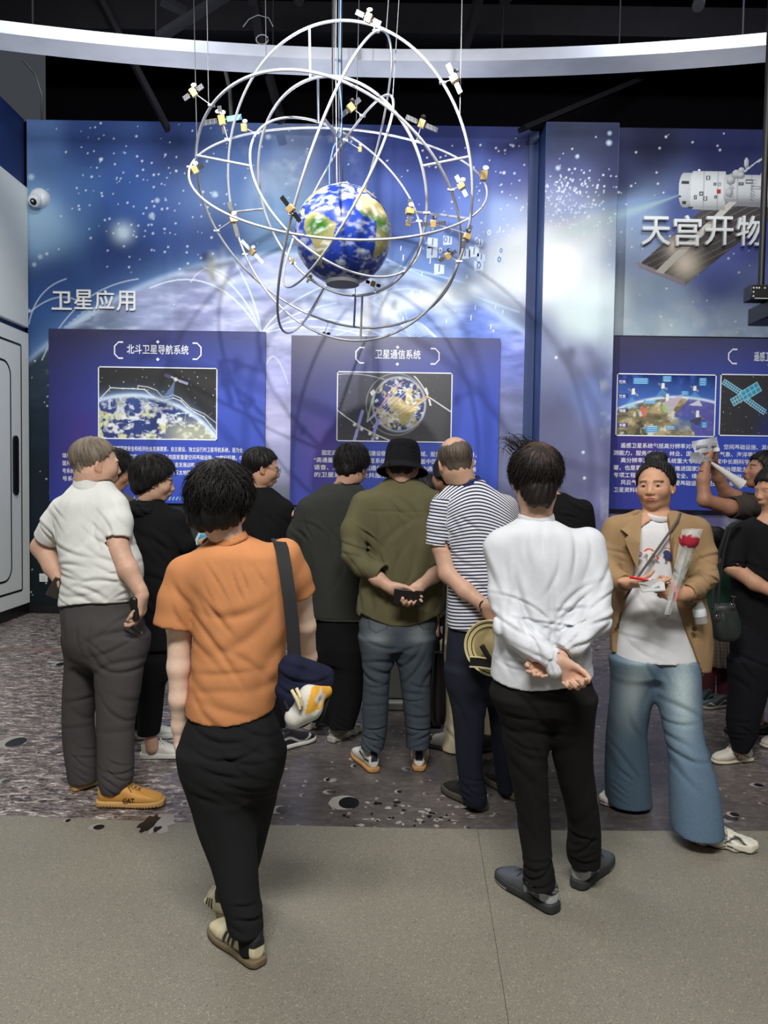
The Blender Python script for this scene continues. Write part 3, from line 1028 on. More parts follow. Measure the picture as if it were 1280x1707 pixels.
# printed binary digits on the mural
mb_root = None
dig = MB()
def flat_text_into(body, px, py, size_px, Y, mat, name, parent, rot=0.0, bold=.01):
    a = P(px, py, Y)
    return text_obj(name, body, S(size_px, Y), Vector((a.x, Y, a.z)), mat, parent, 0, bold, 'CENTER', (PI / 2, rot, 0))
M_digit = flat('digit_print', lin(225, 235, 250), .45)
M_digit_bg = flat('digit_box_print', lin(205, 222, 246), .45)
M_digit_ink = flat('digit_ink', lin(96, 120, 190), .45)
r_ = random.Random(11)
for i, (x, y, s_, bx) in enumerate([(721, 404, 15, 1), (746, 400, 13, 1), (720, 420, 16, 1), (734, 418, 12, 0), (717, 435, 13, 0), (732, 432, 13, 0), (732, 448, 15, 1), (668, 414, 10, 0), (672, 430, 13, 0), (686, 490, 13, 0), (702, 487, 9, 0),
                         (775, 422, 15, 1), (790, 419, 15, 1), (798, 404, 12, 1), (802, 429, 12, 1), (798, 443, 14, 1), (815, 388, 12, 0), (833, 383, 12, 0), (835, 418, 10, 1), (832, 433, 12, 1), (848, 440, 10, 0), (778, 462, 8, 0),
                         (817, 462, 10, 0), (802, 455, 7, 0), (672, 532, 10, 0), (744, 536, 10, 0), (785, 530, 12, 0), (792, 513, 10, 0), (818, 545, 11, 0), (826, 512, 8, 0), (838, 520, 8, 0), (822, 552, 7, 0), (703, 457, 9, 0)]):
    a = P(x, y, YW - .002)
    if bx:
        h = S(s_ * .55, YW); k = S(2, YW)
        o = MB().quad((a.x - h, YW - .002, a.z - h * .95 - k), (a.x + h, YW - .002, a.z - h - 0), (a.x + h, YW - .002, a.z + h - k), (a.x - h, YW - .002, a.z + h)).build('digit_tile', M_digit_bg, wb, smooth=False)
        o['kind'] = 'structure'
    o = flat_text_into('01'[r_.random() < .6] if not (bx and i % 4 == 1) else '01', x, y, s_ * 1.05, YW - .004, M_digit_ink if bx else M_digit, 'digit', wb, .08, .02)
    o['kind'] = 'structure'

# the printed space station with its solar wings
M_stn = vcol('station_print', rough=.45, grain=.06, gscale=90)
def printed(name, px0, py0, px1, py1, Y, step_px, fn, mat, parent, keepmask=True):
    """flat printed cut-out on a wall: fn(u, v) -> colour, mask in layout units"""
    a, b = P(px0, py1, Y), P(px1, py0, Y)
    nx, nz = int((px1 - px0) / step_px) + 1, int((py1 - py0) / step_px) + 1
    A, B = np.meshgrid(np.linspace(px0, px1, nx), np.linspace(py1, py0, nz), indexing='ij')
    c, m = fn(A, B)
    X = a.x + (A - px0) / (px1 - px0) * (b.x - a.x); Z = a.z + (py1 - B) / (py1 - py0) * (b.z - a.z)
    V = np.stack([X, np.full_like(X, Y), Z], -1).reshape(-1, 3)
    i = np.arange(nx * nz).reshape(nx, nz)
    F = np.stack([i[:-1, :-1], i[1:, :-1], i[1:, 1:], i[:-1, 1:]], -1)
    F = F[(m[:-1, :-1] & m[1:, :-1] & m[1:, 1:] & m[:-1, 1:])] if keepmask else F
    return np_mesh(name, V, F.reshape(-1, 4), mat, parent, cols=np.clip(c, 0, .95).reshape(-1, 3))
def station(u, v):
    c = np.zeros(u.shape + (3,)); m = np.zeros(u.shape, bool)
    # wings
    def wing(q, split, lit):
        nonlocal c, m
        s_ = poly_in(u, v, q)
        m |= s_
        base = np.full(u.shape + (3,), 0.0) + np.array(lin(66, 62, 62))
        du = (u * .5 + v) ; ln = np.clip(np.cos(du * 2 * PI / 11.0) * 6 - 5, 0, 1)
        base = over(base, ln * .5, lin(150, 140, 135))
        ln = np.clip(np.cos((u * .72 - v * .9) * 2 * PI / 30) * 10 - 9, 0, 1)
        base = over(base, ln * .3, lin(40, 38, 40))
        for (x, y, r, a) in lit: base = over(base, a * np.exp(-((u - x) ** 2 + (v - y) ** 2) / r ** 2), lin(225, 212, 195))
        c = np.where(s_[..., None], base, c)
    wing([(1066, 439), (1180, 340), (1290, 340), (1290, 360), (1144, 475)], 0, ((1145, 440, 24, .95), (1122, 410, 14, .6)))
    for (q, col) in (([(1058, 434), (1066, 438), (1145, 468), (1144, 475), (1064, 446)], (150, 140, 150)), ([(1181, 331), (1290, 336), (1290, 344), (1176, 341)], (130, 128, 138))):
        s_ = poly_in(u, v, q); m |= s_; c = np.where(s_[..., None], np.array(lin(col)), c)
    s_ = poly_in(u, v, [(1093, 452), (1106, 456), (1230, 336), (1220, 332)])
    k = np.clip(np.sin((u - v) * 1.6), 0, 1)
    c = np.where(s_[..., None], over(np.full(u.shape + (3,), 0.) + np.array(lin(200, 196, 186)), k * .35, lin(120, 116, 112)), c); m |= s_
    # hull
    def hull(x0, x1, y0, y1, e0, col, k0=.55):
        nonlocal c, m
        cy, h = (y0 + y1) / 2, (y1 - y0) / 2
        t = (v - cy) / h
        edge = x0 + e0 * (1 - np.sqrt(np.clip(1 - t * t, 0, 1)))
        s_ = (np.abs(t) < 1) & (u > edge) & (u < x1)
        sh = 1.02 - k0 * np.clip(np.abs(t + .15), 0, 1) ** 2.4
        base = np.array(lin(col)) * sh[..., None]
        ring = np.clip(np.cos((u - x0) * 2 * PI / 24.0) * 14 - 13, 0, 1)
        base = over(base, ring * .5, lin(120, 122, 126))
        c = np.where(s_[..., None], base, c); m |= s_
    hull(1128, 1152, 288, 347, 10, (196, 200, 202))
    hull(1148, 1210, 285, 350, 6, (216, 219, 220))
    hull(1206, 1290, 290, 336, 3, (205, 208, 210))
    for (x, y, w_, h_, col) in ((1140, 305, 13, 5, (40, 44, 52)), (1131, 328, 5, 4, (30, 34, 42)), (1139, 338, 7, 6, (24, 26, 34)), (1150, 346, 10, 3, (40, 44, 50)), (1163, 284, 5, 3, (235, 238, 240)), (1183, 283, 5, 2, (235, 238, 240))):
        s_ = (np.abs(u - x) < w_ / 2) & (np.abs(v - y) < h_ / 2); c = np.where(s_[..., None], np.array(lin(col)), c); m |= s_
    for (x, y, w_, h_) in ((1179, 297, 5, 6), (1168, 323, 5, 5), (1175, 331, 5, 6), (1191, 307, 3, 4), (1199, 307, 4, 4), (1158, 329, 3, 6), (1193, 328, 3, 4), (1250, 302, 12, 5), (1236, 306, 7, 3), (1262, 312, 14, 4)):
        d = np.maximum(np.abs(u - x) - w_ / 2, np.abs(v - y) - h_ / 2)
        c = np.where((np.abs(d) < .8)[..., None] & m[..., None], np.array(lin(60, 66, 74)), c)
    s_ = (np.abs(u - 1198) < 3.5) & (np.abs(v - 319) < 3.2); c = np.where(s_[..., None], np.array(lin(176, 38, 40)), c)
    for k in range(14):
        x = 1216 + (k * 37 % 74); y = 298 + (k * 23 % 36)
        c = paint_line(c, u, v, [(x, y), (x + 9 - k % 5, y + 5 - k % 7)], .9, lin(110, 112, 116), .8)
    for (x, y, rx, ry) in ((1216, 320, 7, 8), (1218, 300, 8, 8), (1228, 290, 9, 8), (1236, 284, 6, 6), (1244, 272, 5, 10), (1235, 292, 7, 6)):
        t2 = ((u - x) / rx) ** 2 + ((v - y) / ry) ** 2; s_ = t2 < 1
        sh = 1.05 - .5 * np.clip(((u - x + 2) / rx) ** 2 + ((v - y + 3) / ry) ** 2, 0, 1.2)
        c = np.where(s_[..., None], np.array(lin(190, 192, 196)) * sh[..., None], c); m |= s_
    for q in ([(1240, 284), (1266, 264), (1267, 267), (1242, 288)], [(1262, 268), (1290, 246), (1290, 252), (1264, 272)], [(1268, 288), (1290, 268), (1290, 274), (1270, 292)]):
        s_ = poly_in(u, v, q); m |= s_; c = np.where(s_[..., None], np.array(lin(188, 192, 198)), c)
    return c, m
wr_obj = bpy.data.objects['wall_right']
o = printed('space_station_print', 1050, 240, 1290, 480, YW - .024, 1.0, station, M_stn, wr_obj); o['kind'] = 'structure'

# ---- information panels
M_face = vcol('panel_print', rough=.4, spec=.4, grain=.03)
M_pic = vcol('picture_print', rough=.4, spec=.4)
M_edge = flat('panel_edge', lin(24, 25, 34), .4)

def rect_on(px0, py0, px1, py1, Y):
    a, b = P(px0, py1, Y), P(px1, py0, Y)
    return a.x, a.z, b.x, b.z

def frame_lines(px0, py0, px1, py1, Y, wd, mat, name, parent):
    x0, z0, x1, z1 = rect_on(px0, py0, px1, py1, Y)
    mb = MB()
    for (a, b, c, d) in ((x0, z0, x1, z0 + wd), (x0, z1 - wd, x1, z1), (x0, z0, x0 + wd, z1), (x1 - wd, z0, x1, z1)):
        mb.box((a, Y - .002, b), (c, Y, d))
    return mb.build(name, mat, parent, smooth=False)

def title_box(cx0, cy0, cx1, cy1, Y, parent, label):
    """luminous-looking printed bracket pair and lighter plate"""
    x0, z0, x1, z1 = rect_on(cx0, cy0, cx1, cy1, Y)
    k, t = .05, .016
    mb = MB()
    for sx, xa in ((1, x0), (-1, x1)):
        p = [(xa + sx * .10, z1), (xa + sx * k, z1), (xa, z1 - k), (xa, z0 + k), (xa + sx * k, z0), (xa + sx * .10, z0)]
        q = [(x + sx * t * .8 if i in (2, 3) else x, z + (-t if i < 2 else t if i > 3 else (-t * .4 if i == 2 else t * .4))) for i, (x, z) in enumerate(p)]
        for i in range(5):
            mb.quad(*[(a, Y, b) for a, b in ((p[i]), (p[i + 1]), (q[i + 1]), (q[i]))])
    mx = (x0 + x1) / 2
    for z in (z0, z1):
        mb.quad((mx - .02, Y, z), (mx, Y, z - .02), (mx + .02, Y, z), (mx, Y, z + .02))
    mb.build('title_frame', M_white, parent, smooth=False)

def panel(name, px0, py0, px1, py1, Y, thick, colf, label, pad=0.0):
    x0, z0, x1, z1 = rect_on(px0, py0, px1, py1, Y)
    root = empty(name, (x0, Y, z0))
    tag(root, label, 'display panel', 'blue information panels on the murals')
    def loc(o):
        o.location = -root.location
        return o
    body = loc(MB().box((x0 - pad, Y + .002, z0 - pad), (x1 + pad, Y + thick, z1 + pad)).build('panel_body', M_edge, root, bevel=.006))
    nx = int((x1 - x0) / .012); nz = int((z1 - z0) / .012)
    def cf(X, Y_, Z, A, B):
        return colf(A, 1 - B)
    loc(grid_plane('panel_face', (x0, Y, z0), (x1 - x0, 0, 0), (0, 0, z1 - z0), nx, nz, M_face, cf, root))
    return root, loc

def face_col(seed, left):
    def f(a, b):
        n = vnoise(np.stack([a * 3, b * 3], -1).reshape(-1, 2), 1.6, seed, 3).reshape(a.shape)
        top = np.array(lin(44, 44, 72)) if left else np.array(lin(74, 72, 92))
        c = np.array(lin(58, 80, 180)) * (.8 + .4 * n[..., None])
        c = over(c, np.clip(1 - b * 2.4 - (a - .4) * .4, 0, 1) * .95, top)
        c = over(c, (np.clip(1 - a * 1.8, 0, 1) ** 1.2) * .8 * np.clip(1 - np.abs(b - .5) * .6, 0, 1), lin(34, 28, 74))
        c = over(c, np.exp(-((a - .16) / .1) ** 2 - ((b - .7) / .25) ** 2) * .55, lin(84, 48, 120))
        c = over(c, np.clip((b - .85) * 5, 0, 1) * .4, lin(50, 56, 148))
        scr = np.clip((vnoise(np.stack([a * 9, b * 60], -1).reshape(-1, 2), 1, seed + 3, 2).reshape(a.shape) - .68) * 6, 0, 1) * np.clip(1 - b * 6, 0, 1)
        return over(c, scr * .35, lin(34, 36, 66))
    return f

def pic_obj(px0, py0, px1, py1, Y, fn, root, loc, name='picture', step=.55):
    o = loc(printed(name, px0, py0, px1, py1, Y - .004, step, fn, M_pic, root, False))
    loc(frame_lines(px0 - 1.5, py0 - 1.5, px1 + 1.5, py1 + 1.5, Y - .003, .012, M_white, 'picture_border', root))
    return o

def lines_of_text(lines, root, loc, Y, size, px0, pxw, y0, dy):
    for i, (ind, s_, full) in enumerate(lines):
        a = P(px0 + ind, y0 + dy * i, Y)
        wd = S(pxw - ind, Y) if full else None
        o = text_obj('panel_lettering', s_, S(size, Y), Vector((a.x, Y - .003, a.z)), M_white, root, 0, .007, 'LEFT', width=wd)
        o.location = Vector((a.x, Y - .003, a.z)) - root.location

def earth_col(u, v, cx, cy, R, seed, land=((235, 225, 160), .5)):
    """printed planet: oceans, land, clouds"""
    x, y = (u - cx) / R, (v - cy) / R
    Q = np.stack([x * 2.2, y * 2.2], -1).reshape(-1, 2)
    n = vnoise(Q, 1.6, seed, 5).reshape(u.shape); cl = vnoise(Q * [1, 1.6], 3.2, seed + 4, 5).reshape(u.shape)
    c = np.zeros(u.shape + (3,)) + np.array(lin(46, 62, 120))
    c = over(c, np.clip((n - land[1]) * 12, 0, 1), lin(land[0]))
    c = over(c, np.clip((n - land[1] - .1) * 9, 0, 1) * .7, lin(110, 116, 70))
    c = over(c, np.clip((cl - .52) * 7, 0, 1) * .85, lin(235, 238, 242))
    return c
def stars(c, u, v, n, seed, u0, v0, u1, v1, r0=.4, r1=1.0):
    q = random.Random(seed)
    for _ in range(n): c = paint_dot(c, u, v, q.uniform(u0, u1), q.uniform(v0, v1), q.uniform(r0, r1), lin(220, 222, 228), q.uniform(.4, 1))
    return c
def pic1(u, v):
    c = np.zeros(u.shape + (3,)) + np.array(lin(40, 40, 42))
    c = stars(c, u, v, 90, 5, 165, 613, 361, 731)
    cx, cy, R = 222, 838, 180
    r = np.hypot((u - cx), (v - cy)); 
    e = earth_col(u, v, cx, cy, R * .35, 8, ((214, 214, 160), .56))
    e = over(e, np.clip(1 - (v - 655) / 40, 0, 1) * .7, lin(62, 88, 150))
    e = over(e, np.clip((u - 262) / 40, 0, 1) * np.clip((v - 690) / 25, 0, 1) * .6, lin(205, 208, 168))
    c = over(c, np.exp(-np.clip(r - R, 0, None) / 5) * .7, lin(150, 185, 235))
    m = np.clip((R - r) / 1.5 + .5, 0, 1)
    c = c * (1 - m[..., None]) + e * m[..., None]
    c = over(c, np.exp(-((r - R + 2) / 3) ** 2) * .8, lin(215, 232, 250))
    net = [(168, 665), (184, 648), (205, 649), (222, 649), (241, 650), (256, 662), (270, 668), (289, 663), (302, 668), (312, 678), (325, 686), (340, 693), (352, 707), (361, 718)]
    c = paint_line(c, u, v, net, .9, lin(225, 225, 225), .9)
    c = paint_line(c, u, v, [(230, 650), (230, 644), (247, 646), (261, 651), (270, 661), (280, 662), (288, 658), (301, 663), (318, 679), (341, 688), (361, 703)], .8, lin(215, 215, 215), .8)
    q = random.Random(4); pts = [(q.uniform(168, 320), 0) for _ in range(34)]
    pts = [(x, cy - math.sqrt(max(0, R * R - (x - cx) ** 2)) + q.uniform(4, 45)) for x, _ in pts]
    for i, a in enumerate(pts):
        for b in sorted(pts, key=lambda b: (a[0] - b[0]) ** 2 + (a[1] - b[1]) ** 2)[1:4]: c = paint_line(c, u, v, [a, b], .6, lin(200, 212, 230), .55)
        c = paint_dot(c, u, v, a[0], a[1], 1.0, lin(240, 240, 240))
    for a in net: c = paint_dot(c, u, v, a[0], a[1], 1.1, lin(245, 245, 245))
    s_ = poly_in(u, v, [(292, 634), (272, 663), (288, 668)]); c = over(c, s_ * .45, lin(120, 150, 200))
    for q_, col in (([(275, 623), (287, 627), (285, 632), (273, 628)], (74, 70, 110)), ([(299, 633), (314, 638), (313, 642), (298, 637)], (176, 176, 214))):
        c = over(c, poly_in(u, v, q_) * 1.0, lin(col))
    c = paint_line(c, u, v, [(286, 629), (299, 635)], 1.2, lin(200, 200, 200)); c = paint_dot(c, u, v, 293, 633, 3, lin(226, 226, 226))
    return c
wrap = lambda f: (lambda u, v: (f(u, v), np.ones(u.shape, bool)))
Y1 = YW - .05
pr, lc = panel('info_panel', 82, 553, 443, 836, Y1, .045, face_col(1, True), 'blue info panel with planet and satellite network picture, left of the three')
title_box(190, 571, 336, 598, Y1 - .003, pr, ''); pr.children[-1].location = -pr.location
a = P(263, 584, Y1)
o = text_obj('title_lettering', '北斗卫星导航系统', S(16.5, Y1), Vector((a.x, Y1 - .004, a.z)) - pr.location, M_white, pr, 0, .009, 'CENTER', width=S(102, Y1))
pic_obj(165, 615, 361, 730, Y1, wrap(pic1), pr, lc)
lines_of_text([(18, '北斗卫星导航系统是中国着眼国家安全和经济社会发展需要，自主建设、独立运行的卫星导航系统，是为全', 1),
               (0, '球用户提供全天候、全天时、高精度的定位、导航和授时服务的国家重要空间基础设施。20世纪后期，中', 1),
               (0, '国开始探索适合国情的卫星导航系统发展道路，逐步形成了三步走发展战略：2000年年底，建成北斗一', 1),
               (0, '号系统，向中国提供服务；2012年年底，建成北斗二号系统，向亚太地区提供服务；2020年建成北斗三', 1),
               (0, '号系统，向全球提供服务。', 0)], pr, lc, Y1, 8.6, 104, 300, 747, 12.8)
mb = MB()
for k in range(24):
    a = P(196 + k * 6, 831, Y1 - .003); h = S(6, YW)
    mb.quad((a.x, a.y, a.z - h / 2), (a.x + h * .5, a.y, a.z - h / 2), (a.x + h, a.y, a.z + h / 2), (a.x + h * .5, a.y, a.z + h / 2))
lc(mb.build('stripe_band', flat('stripe_print', lin(120, 165, 215), .5), pr, smooth=False))

def pic2(u, v):
    c = np.zeros(u.shape + (3,)) + np.array(lin(62, 62, 66))
    c = over(c, np.clip(1 - (u - 562) / 90, 0, 1) * np.clip(1 - (v - 622) / 110, 0, 1) * .6, lin(78, 78, 120))
    c = stars(c, u, v, 40, 9, 563, 623, 752, 733, .3, .7)
    cx, cy, R = 665, 674, 44
    c = paint_line(c, u, v, qbez((562, 627), (600, 622), (640, 634)), .8, lin(200, 200, 215), .7)
    r = np.hypot(u - cx, v - cy)
    e = earth_col(u, v, cx, cy, R, 6, ((225, 205, 130), .52))
    e = e * (1.1 - .55 * np.clip((r / R), 0, 1) ** 3)[..., None]
    af = poly_in(u, v, [(646, 664), (656, 660), (668, 663), (676, 672), (690, 676), (694, 684), (684, 696), (678, 706), (670, 708), (664, 692), (652, 684), (645, 674)])
    e = over(e, af * .75, lin(214, 190, 112))
    e = over(e, poly_in(u, v, [(664, 692), (694, 684), (684, 700), (676, 712), (668, 706)]) * .6, lin(150, 140, 84))
    m = np.clip((R - r) / 1.2 + .5, 0, 1); c = c * (1 - m[..., None]) + e * m[..., None]
    c = over(c, np.exp(-((r - R) / 1.6) ** 2) * .6, lin(200, 210, 225))
    c = over(c, np.exp(-((np.hypot((u - cx + 5), v - cy) - R - 6) / 1.0) ** 2) * .35, lin(200, 200, 205))
    for p in (((612, 703), (690, 640)), ((612, 703), (668, 639)), ((622, 712), (700, 660)), ((622, 712), (682, 650)), ((622, 712), (712, 664)), ((612, 703), (660, 655)), ((622, 712), (652, 672))):
        c = paint_line(c, u, v, list(p), .9, lin(200, 205, 240), .6)
    c = paint_line(c, u, v, [(625, 690), (655, 648), (672, 637)], 1.0, lin(226, 150, 140), .8)
    c = paint_line(c, u, v, [(668, 692), (712, 660)], 1.4, lin(214, 160, 110), .8)
    c = paint_line(c, u, v, qbez((612, 702), (618, 674), (624, 655)), 1.6, lin(170, 200, 150), .7)
    c = paint_line(c, u, v, qbez((690, 628), (704, 640), (714, 662)), 1.0, lin(225, 225, 225)); c = paint_line(c, u, v, [(716, 662), (753, 685)], 1.0, lin(225, 225, 225))
    c = paint_line(c, u, v, qbez((562, 685), (600, 715), (656, 735)), 1.0, lin(220, 220, 222))
    for (x, y) in ((598, 711), (624, 725)):
        for q_, col in (([(x + 4, y - 28), (x + 9, y - 26), (x + 2, y - 2), (x - 3, y - 3)], (150, 150, 214)), ([(x - 4, y + 3), (x + 1, y + 4), (x - 5, y + 24), (x - 10, y + 23)], (158, 158, 214))):
            c = over(c, poly_in(u, v, q_) * 1., lin(col))
        c = paint_dot(c, u, v, x, y, 3.2, lin(170, 170, 160)); c = paint_dot(c, u, v, x - 7, y - 3, 2.8, lin(238, 238, 238)); c = paint_dot(c, u, v, x + 5, y + 4, 2.8, lin(238, 238, 238))
    for q_ in ([(708, 647), (711, 646), (715, 657), (712, 658)], [(714, 665), (717, 664), (720, 675), (717, 676)], [(616, 655), (622, 650), (626, 655), (619, 661)], [(624, 668), (629, 665), (631, 669), (626, 672)]):
        c = over(c, poly_in(u, v, q_) * 1., lin(214, 212, 210))
    c = paint_dot(c, u, v, 713, 661, 2.4, lin(226, 170, 130))
    return c
pr, lc = panel('info_panel', 483, 564, 834, 842, Y1, .045, face_col(2, False), 'blue info panel with globe and satellites picture, directly below the hanging globe')
title_box(592, 580, 733, 606, Y1 - .003, pr, ''); pr.children[-1].location = -pr.location
a = P(663, 592, Y1)
text_obj('title_lettering', '卫星通信系统', S(16.5, Y1), Vector((a.x, Y1 - .004, a.z)) - pr.location, M_white, pr, 0, .009, 'CENTER', width=S(75, Y1))
pic_obj(562, 623, 753, 734, Y1, wrap(pic2), pr, lc)
lines_of_text([(13, '固定通信广播卫星系统建设稳步推进，覆盖区域、服务性能进一步提升，', 1), (0, '“高通量”时代到来，卫星系统逐步完善，覆盖中国全境、亚太部分', 1),
               (0, '语音、短消息和数据通信能力。卫星移动通信系统逐步完善', 1), (0, '的卫星通信广播公共服务和行业信息服务能力显著提升', 1)], pr, lc, Y1, 9, 523, 270, 755, 12.2)

def pic3(u, v):
    t = np.clip((v - 625) / 45, 0, 1)
    c = np.array(lin(24, 34, 92)) * (1 - t[..., None]) + np.array(lin(72, 112, 190)) * t[..., None]
    Q = np.stack([u, v], -1).reshape(-1, 2)
    n = vnoise(Q * [.6, 1], 1 / 9, 5, 5).reshape(u.shape); n2 = vnoise(Q, 1 / 12, 6, 4).reshape(u.shape)
    c = over(c, np.clip((n2 - .55) * 4, 0, 1) * .6 * (1 - t), lin(70, 110, 210))
    cx, cy, R = 1130, 920, 258
    r = np.hypot(u - cx, v - cy); m = np.clip((R - r) / 1.2 + .5, 0, 1)
    e = np.zeros(u.shape + (3,)) + np.array(lin(120, 112, 84))
    e = over(e, np.clip((n - .5) * 6, 0, 1), lin(176, 160, 118)); e = over(e, np.clip((.42 - n) * 8, 0, 1), lin(70, 72, 62)); e = over(e, np.clip((n2 - .56) * 7, 0, 1) * .8, lin(226, 226, 210))
    sea = poly_in(u, v, [(1150, 662), (1192, 660), (1192, 726), (1162, 726), (1150, 700), (1124, 694), (1136, 680)])
    e = over(e, sea * .9, lin(84, 86, 168)); e = over(e, np.exp(-((u - 1140) / 16) ** 2 - ((v - 705) / 12) ** 2) * .7, lin(60, 110, 170))
    c = c * (1 - m[..., None]) + e * m[..., None]
    c = over(c, np.exp(-((r - R) / 2.2) ** 2) * .9, lin(220, 235, 250))
    for (a, b, d) in (((1052, 662), (1036, 684), (1066, 680)), ((1103, 648), (1090, 664), (1118, 662)), ((1158, 652), (1148, 664), (1172, 664))): c = over(c, poly_in(u, v, [a, b, d]) * .4, lin(110, 180, 220))
    for (x, y, s_) in ((1054, 655, 1.), (1104, 645, .9), (1158, 648, .8), (1164, 690, 1.1), (1112, 664, 1.2)):
        c = over(c, poly_in(u, v, [(x - 8 * s_, y - 7 * s_), (x - 2, y - 3), (x - 3, y), (x - 10 * s_, y - 4 * s_)]) * 1., lin(120, 120, 150)); c = over(c, poly_in(u, v, [(x + 3, y), (x + 9 * s_, y + 4 * s_), (x + 8 * s_, y + 7 * s_), (x + 2, y + 3)]) * 1., lin(150, 150, 170))
        c = over(c, poly_in(u, v, [(x - 2, y - 6 * s_), (x + 2.5, y - 6 * s_), (x + 3, y + 4 * s_), (x - 3, y + 4 * s_)]) * 1., lin(232, 230, 226))
    for q_, col in (([(1102, 672), (1142, 655), (1118, 690)], (196, 180, 196)), ([(1148, 675), (1166, 666), (1172, 676)], (215, 215, 222)), ([(1150, 700), (1174, 692), (1166, 708)], (70, 70, 66)), ([(1066, 680), (1078, 678), (1076, 700), (1070, 692)], (205, 90, 70)), ([(1104, 674), (1112, 676), (1116, 688), (1106, 684)], (150, 200, 120))):
        c = over(c, poly_in(u, v, q_) * .85, lin(col))
    for (x0, y0, x1, y1) in ((1053, 632, 1079, 641), (1103, 628, 1118, 637), (1165, 630, 1178, 643), (1135, 652, 1148, 659), (1072, 667, 1093, 674), (1077, 709, 1098, 721), (1111, 709, 1127, 715), (1171, 702, 1181, 711)):
        s_ = (u > x0) & (u < x1) & (v > y0) & (v < y1); c = over(c, s_ * .9, lin(64, 150, 205))
        ln = s_ & (np.abs(((v - y0) % 3.2) - 1.6) < .6) & (u > x0 + 2) & (u < x1 - 2); c = over(c, ln * .6, lin(220, 240, 248))
    for y in (637, 661, 685, 709):
        s_ = (u > 1029) & (u < 1046) & (np.abs(v - y) < 3.4); c = over(c, s_ * .85, lin(48, 52, 128))
    return c
Y3 = YW - .12
pr, lc = panel('info_panel', 1004, 567, 1420, 848, Y3, .095, face_col(5, False), 'blue info panel in a thick black frame behind the woman in the tan blazer', .018)
title_box(1213, 583, 1352, 607, Y3 - .003, pr, ''); pr.children[-1].location = -pr.location
a = P(1284, 596, Y3)
text_obj('title_lettering', '遥感卫星系统', S(16.5, Y3), Vector((a.x, Y3 - .004, a.z)) - pr.location, M_white, pr, 0, .009, 'CENTER', width=S(55, Y3))
pic_obj(1027, 626, 1193, 725, Y3, wrap(pic3), pr, lc)
for y, s_ in ((637, '航天'), (661, '航空'), (685, '地面'), (709, '水面')):
    a = P(1037, y, Y3); text_obj('picture_lettering', s_, S(5.5, Y3), Vector((a.x, Y3 - .0065, a.z)) - pr.location, M_white, pr, 0, .03, 'CENTER')
def pic4(u, v):
    c = np.zeros(u.shape + (3,)) + np.array(lin(58, 58, 62)); c = over(c, np.clip((u - 1250) / 50, 0, 1) * np.clip((v - 660) / 60, 0, 1) * .7, lin(50, 60, 140)); c = stars(c, u, v, 60, 12, 1199, 627, 1340, 725, .3, .8)
    cy = lin(150, 215, 235)
    def bx(p, q, w_, n, fill, al):
        nonlocal c
        dx, dy = q[0] - p[0], q[1] - p[1]; L = math.hypot(dx, dy); nx, ny = -dy / L * w_, dx / L * w_
        c = over(c, poly_in(u, v, [(p[0] + nx, p[1] + ny), (q[0] + nx, q[1] + ny), (q[0] - nx, q[1] - ny), (p[0] - nx, p[1] - ny)]) * al, lin(fill))
        for s_ in (-1, 0, 1): c = paint_line(c, u, v, [(p[0] + nx * s_, p[1] + ny * s_), (q[0] + nx * s_, q[1] + ny * s_)], .8, cy, .9)
        for k in range(n + 1): t = k / n; c = paint_line(c, u, v, [(p[0] + dx * t + nx, p[1] + dy * t + ny), (p[0] + dx * t - nx, p[1] + dy * t - ny)], .8, cy, .9)
    bx((1203, 638), (1235, 657), 4, 9, (70, 90, 120), .6); bx((1242, 666), (1275, 687), 4, 9, (70, 90, 120), .6)
    bx((1219, 672), (1236, 662), 6, 4, (110, 150, 170), .6); bx((1236, 662), (1264, 645), 8, 4, (70, 170, 205), .75)
    return c
pic_obj(1199, 627, 1360, 725, Y3, wrap(pic4), pr, lc)
lines_of_text([(12, '遥感卫星系统包括高分辨率对地观测系统、空间基础设施、其他公益卫星及商业卫星系统，具备', 1), (0, '测能力，服务于农业、林业、国土、环保、气象、海洋等领域，支撑服务于经济建设发展各领域', 1), (12, '高分辨率对地观测系统重大专项是《国家中长期科学和技术发展规划纲要（2006—2020年）》', 1), (0, '署，也是掌握空间信息、推进国家治理体系和治理能力现代化、形成空间信息产业的重大科技专', 1),
               (0, '专项工程，对于维护国家安全、维护和保障国家利益、推动科技进步，增强综合国力，具有重大', 1), (12, '风云气象卫星是国家重要基础设施。经过五十年发展，中国已成功发射了多颗风云气象卫星数据', 1), (0, '卫星资料和产品', 0)], pr, lc, Y3, 9, 1022, 390, 743, 12.3)

# ---- camera dome, wall socket
def dome_camera():
    c = P(68, 331, YW)
    root = empty('dome_camera', (c.x, YW, c.z)); tag(root, 'white dome surveillance camera high on the left of the mural', 'security camera')
    Mw = flat('camera_white', lin(214, 220, 226), .35)
    Mx = Matrix.Rotation(PI / 2, 4, 'X')
    MB().lathe([(.0, 0), (.105, 0), (.105, .02), (.098, .05), (.085, .075), (.05, .09), (0, .092)], 36, Mx).build('base', Mw, root)
    R_ = Matrix.Translation((-.02, -.085, -.05)) @ Matrix.Rotation(math.radians(125), 4, 'X')
    MB().lathe([(0, -.03), (.045, -.03), (.072, 0), (.07, .03), (.055, .055), (.05, .058), (0, .058)], 32, R_).build('housing', Mw, root)
    ln = MB().lathe([(0, .05), (.036, .059), (.033, .066), (0, .070)], 28, R_).build('lens', flat('lens_black', lin(8, 8, 10), .08), root)
    MB().lathe([(0, .071), (.012, .0725), (0, .076)], 14, R_ @ Matrix.Translation((0, .012, 0))).build('lens_glint', flat('glint_pale', lin(190, 195, 205), .1), ln)  # pale raised spot standing in for a highlight on the lens
dome_camera()
c = P(73, 963, YW)
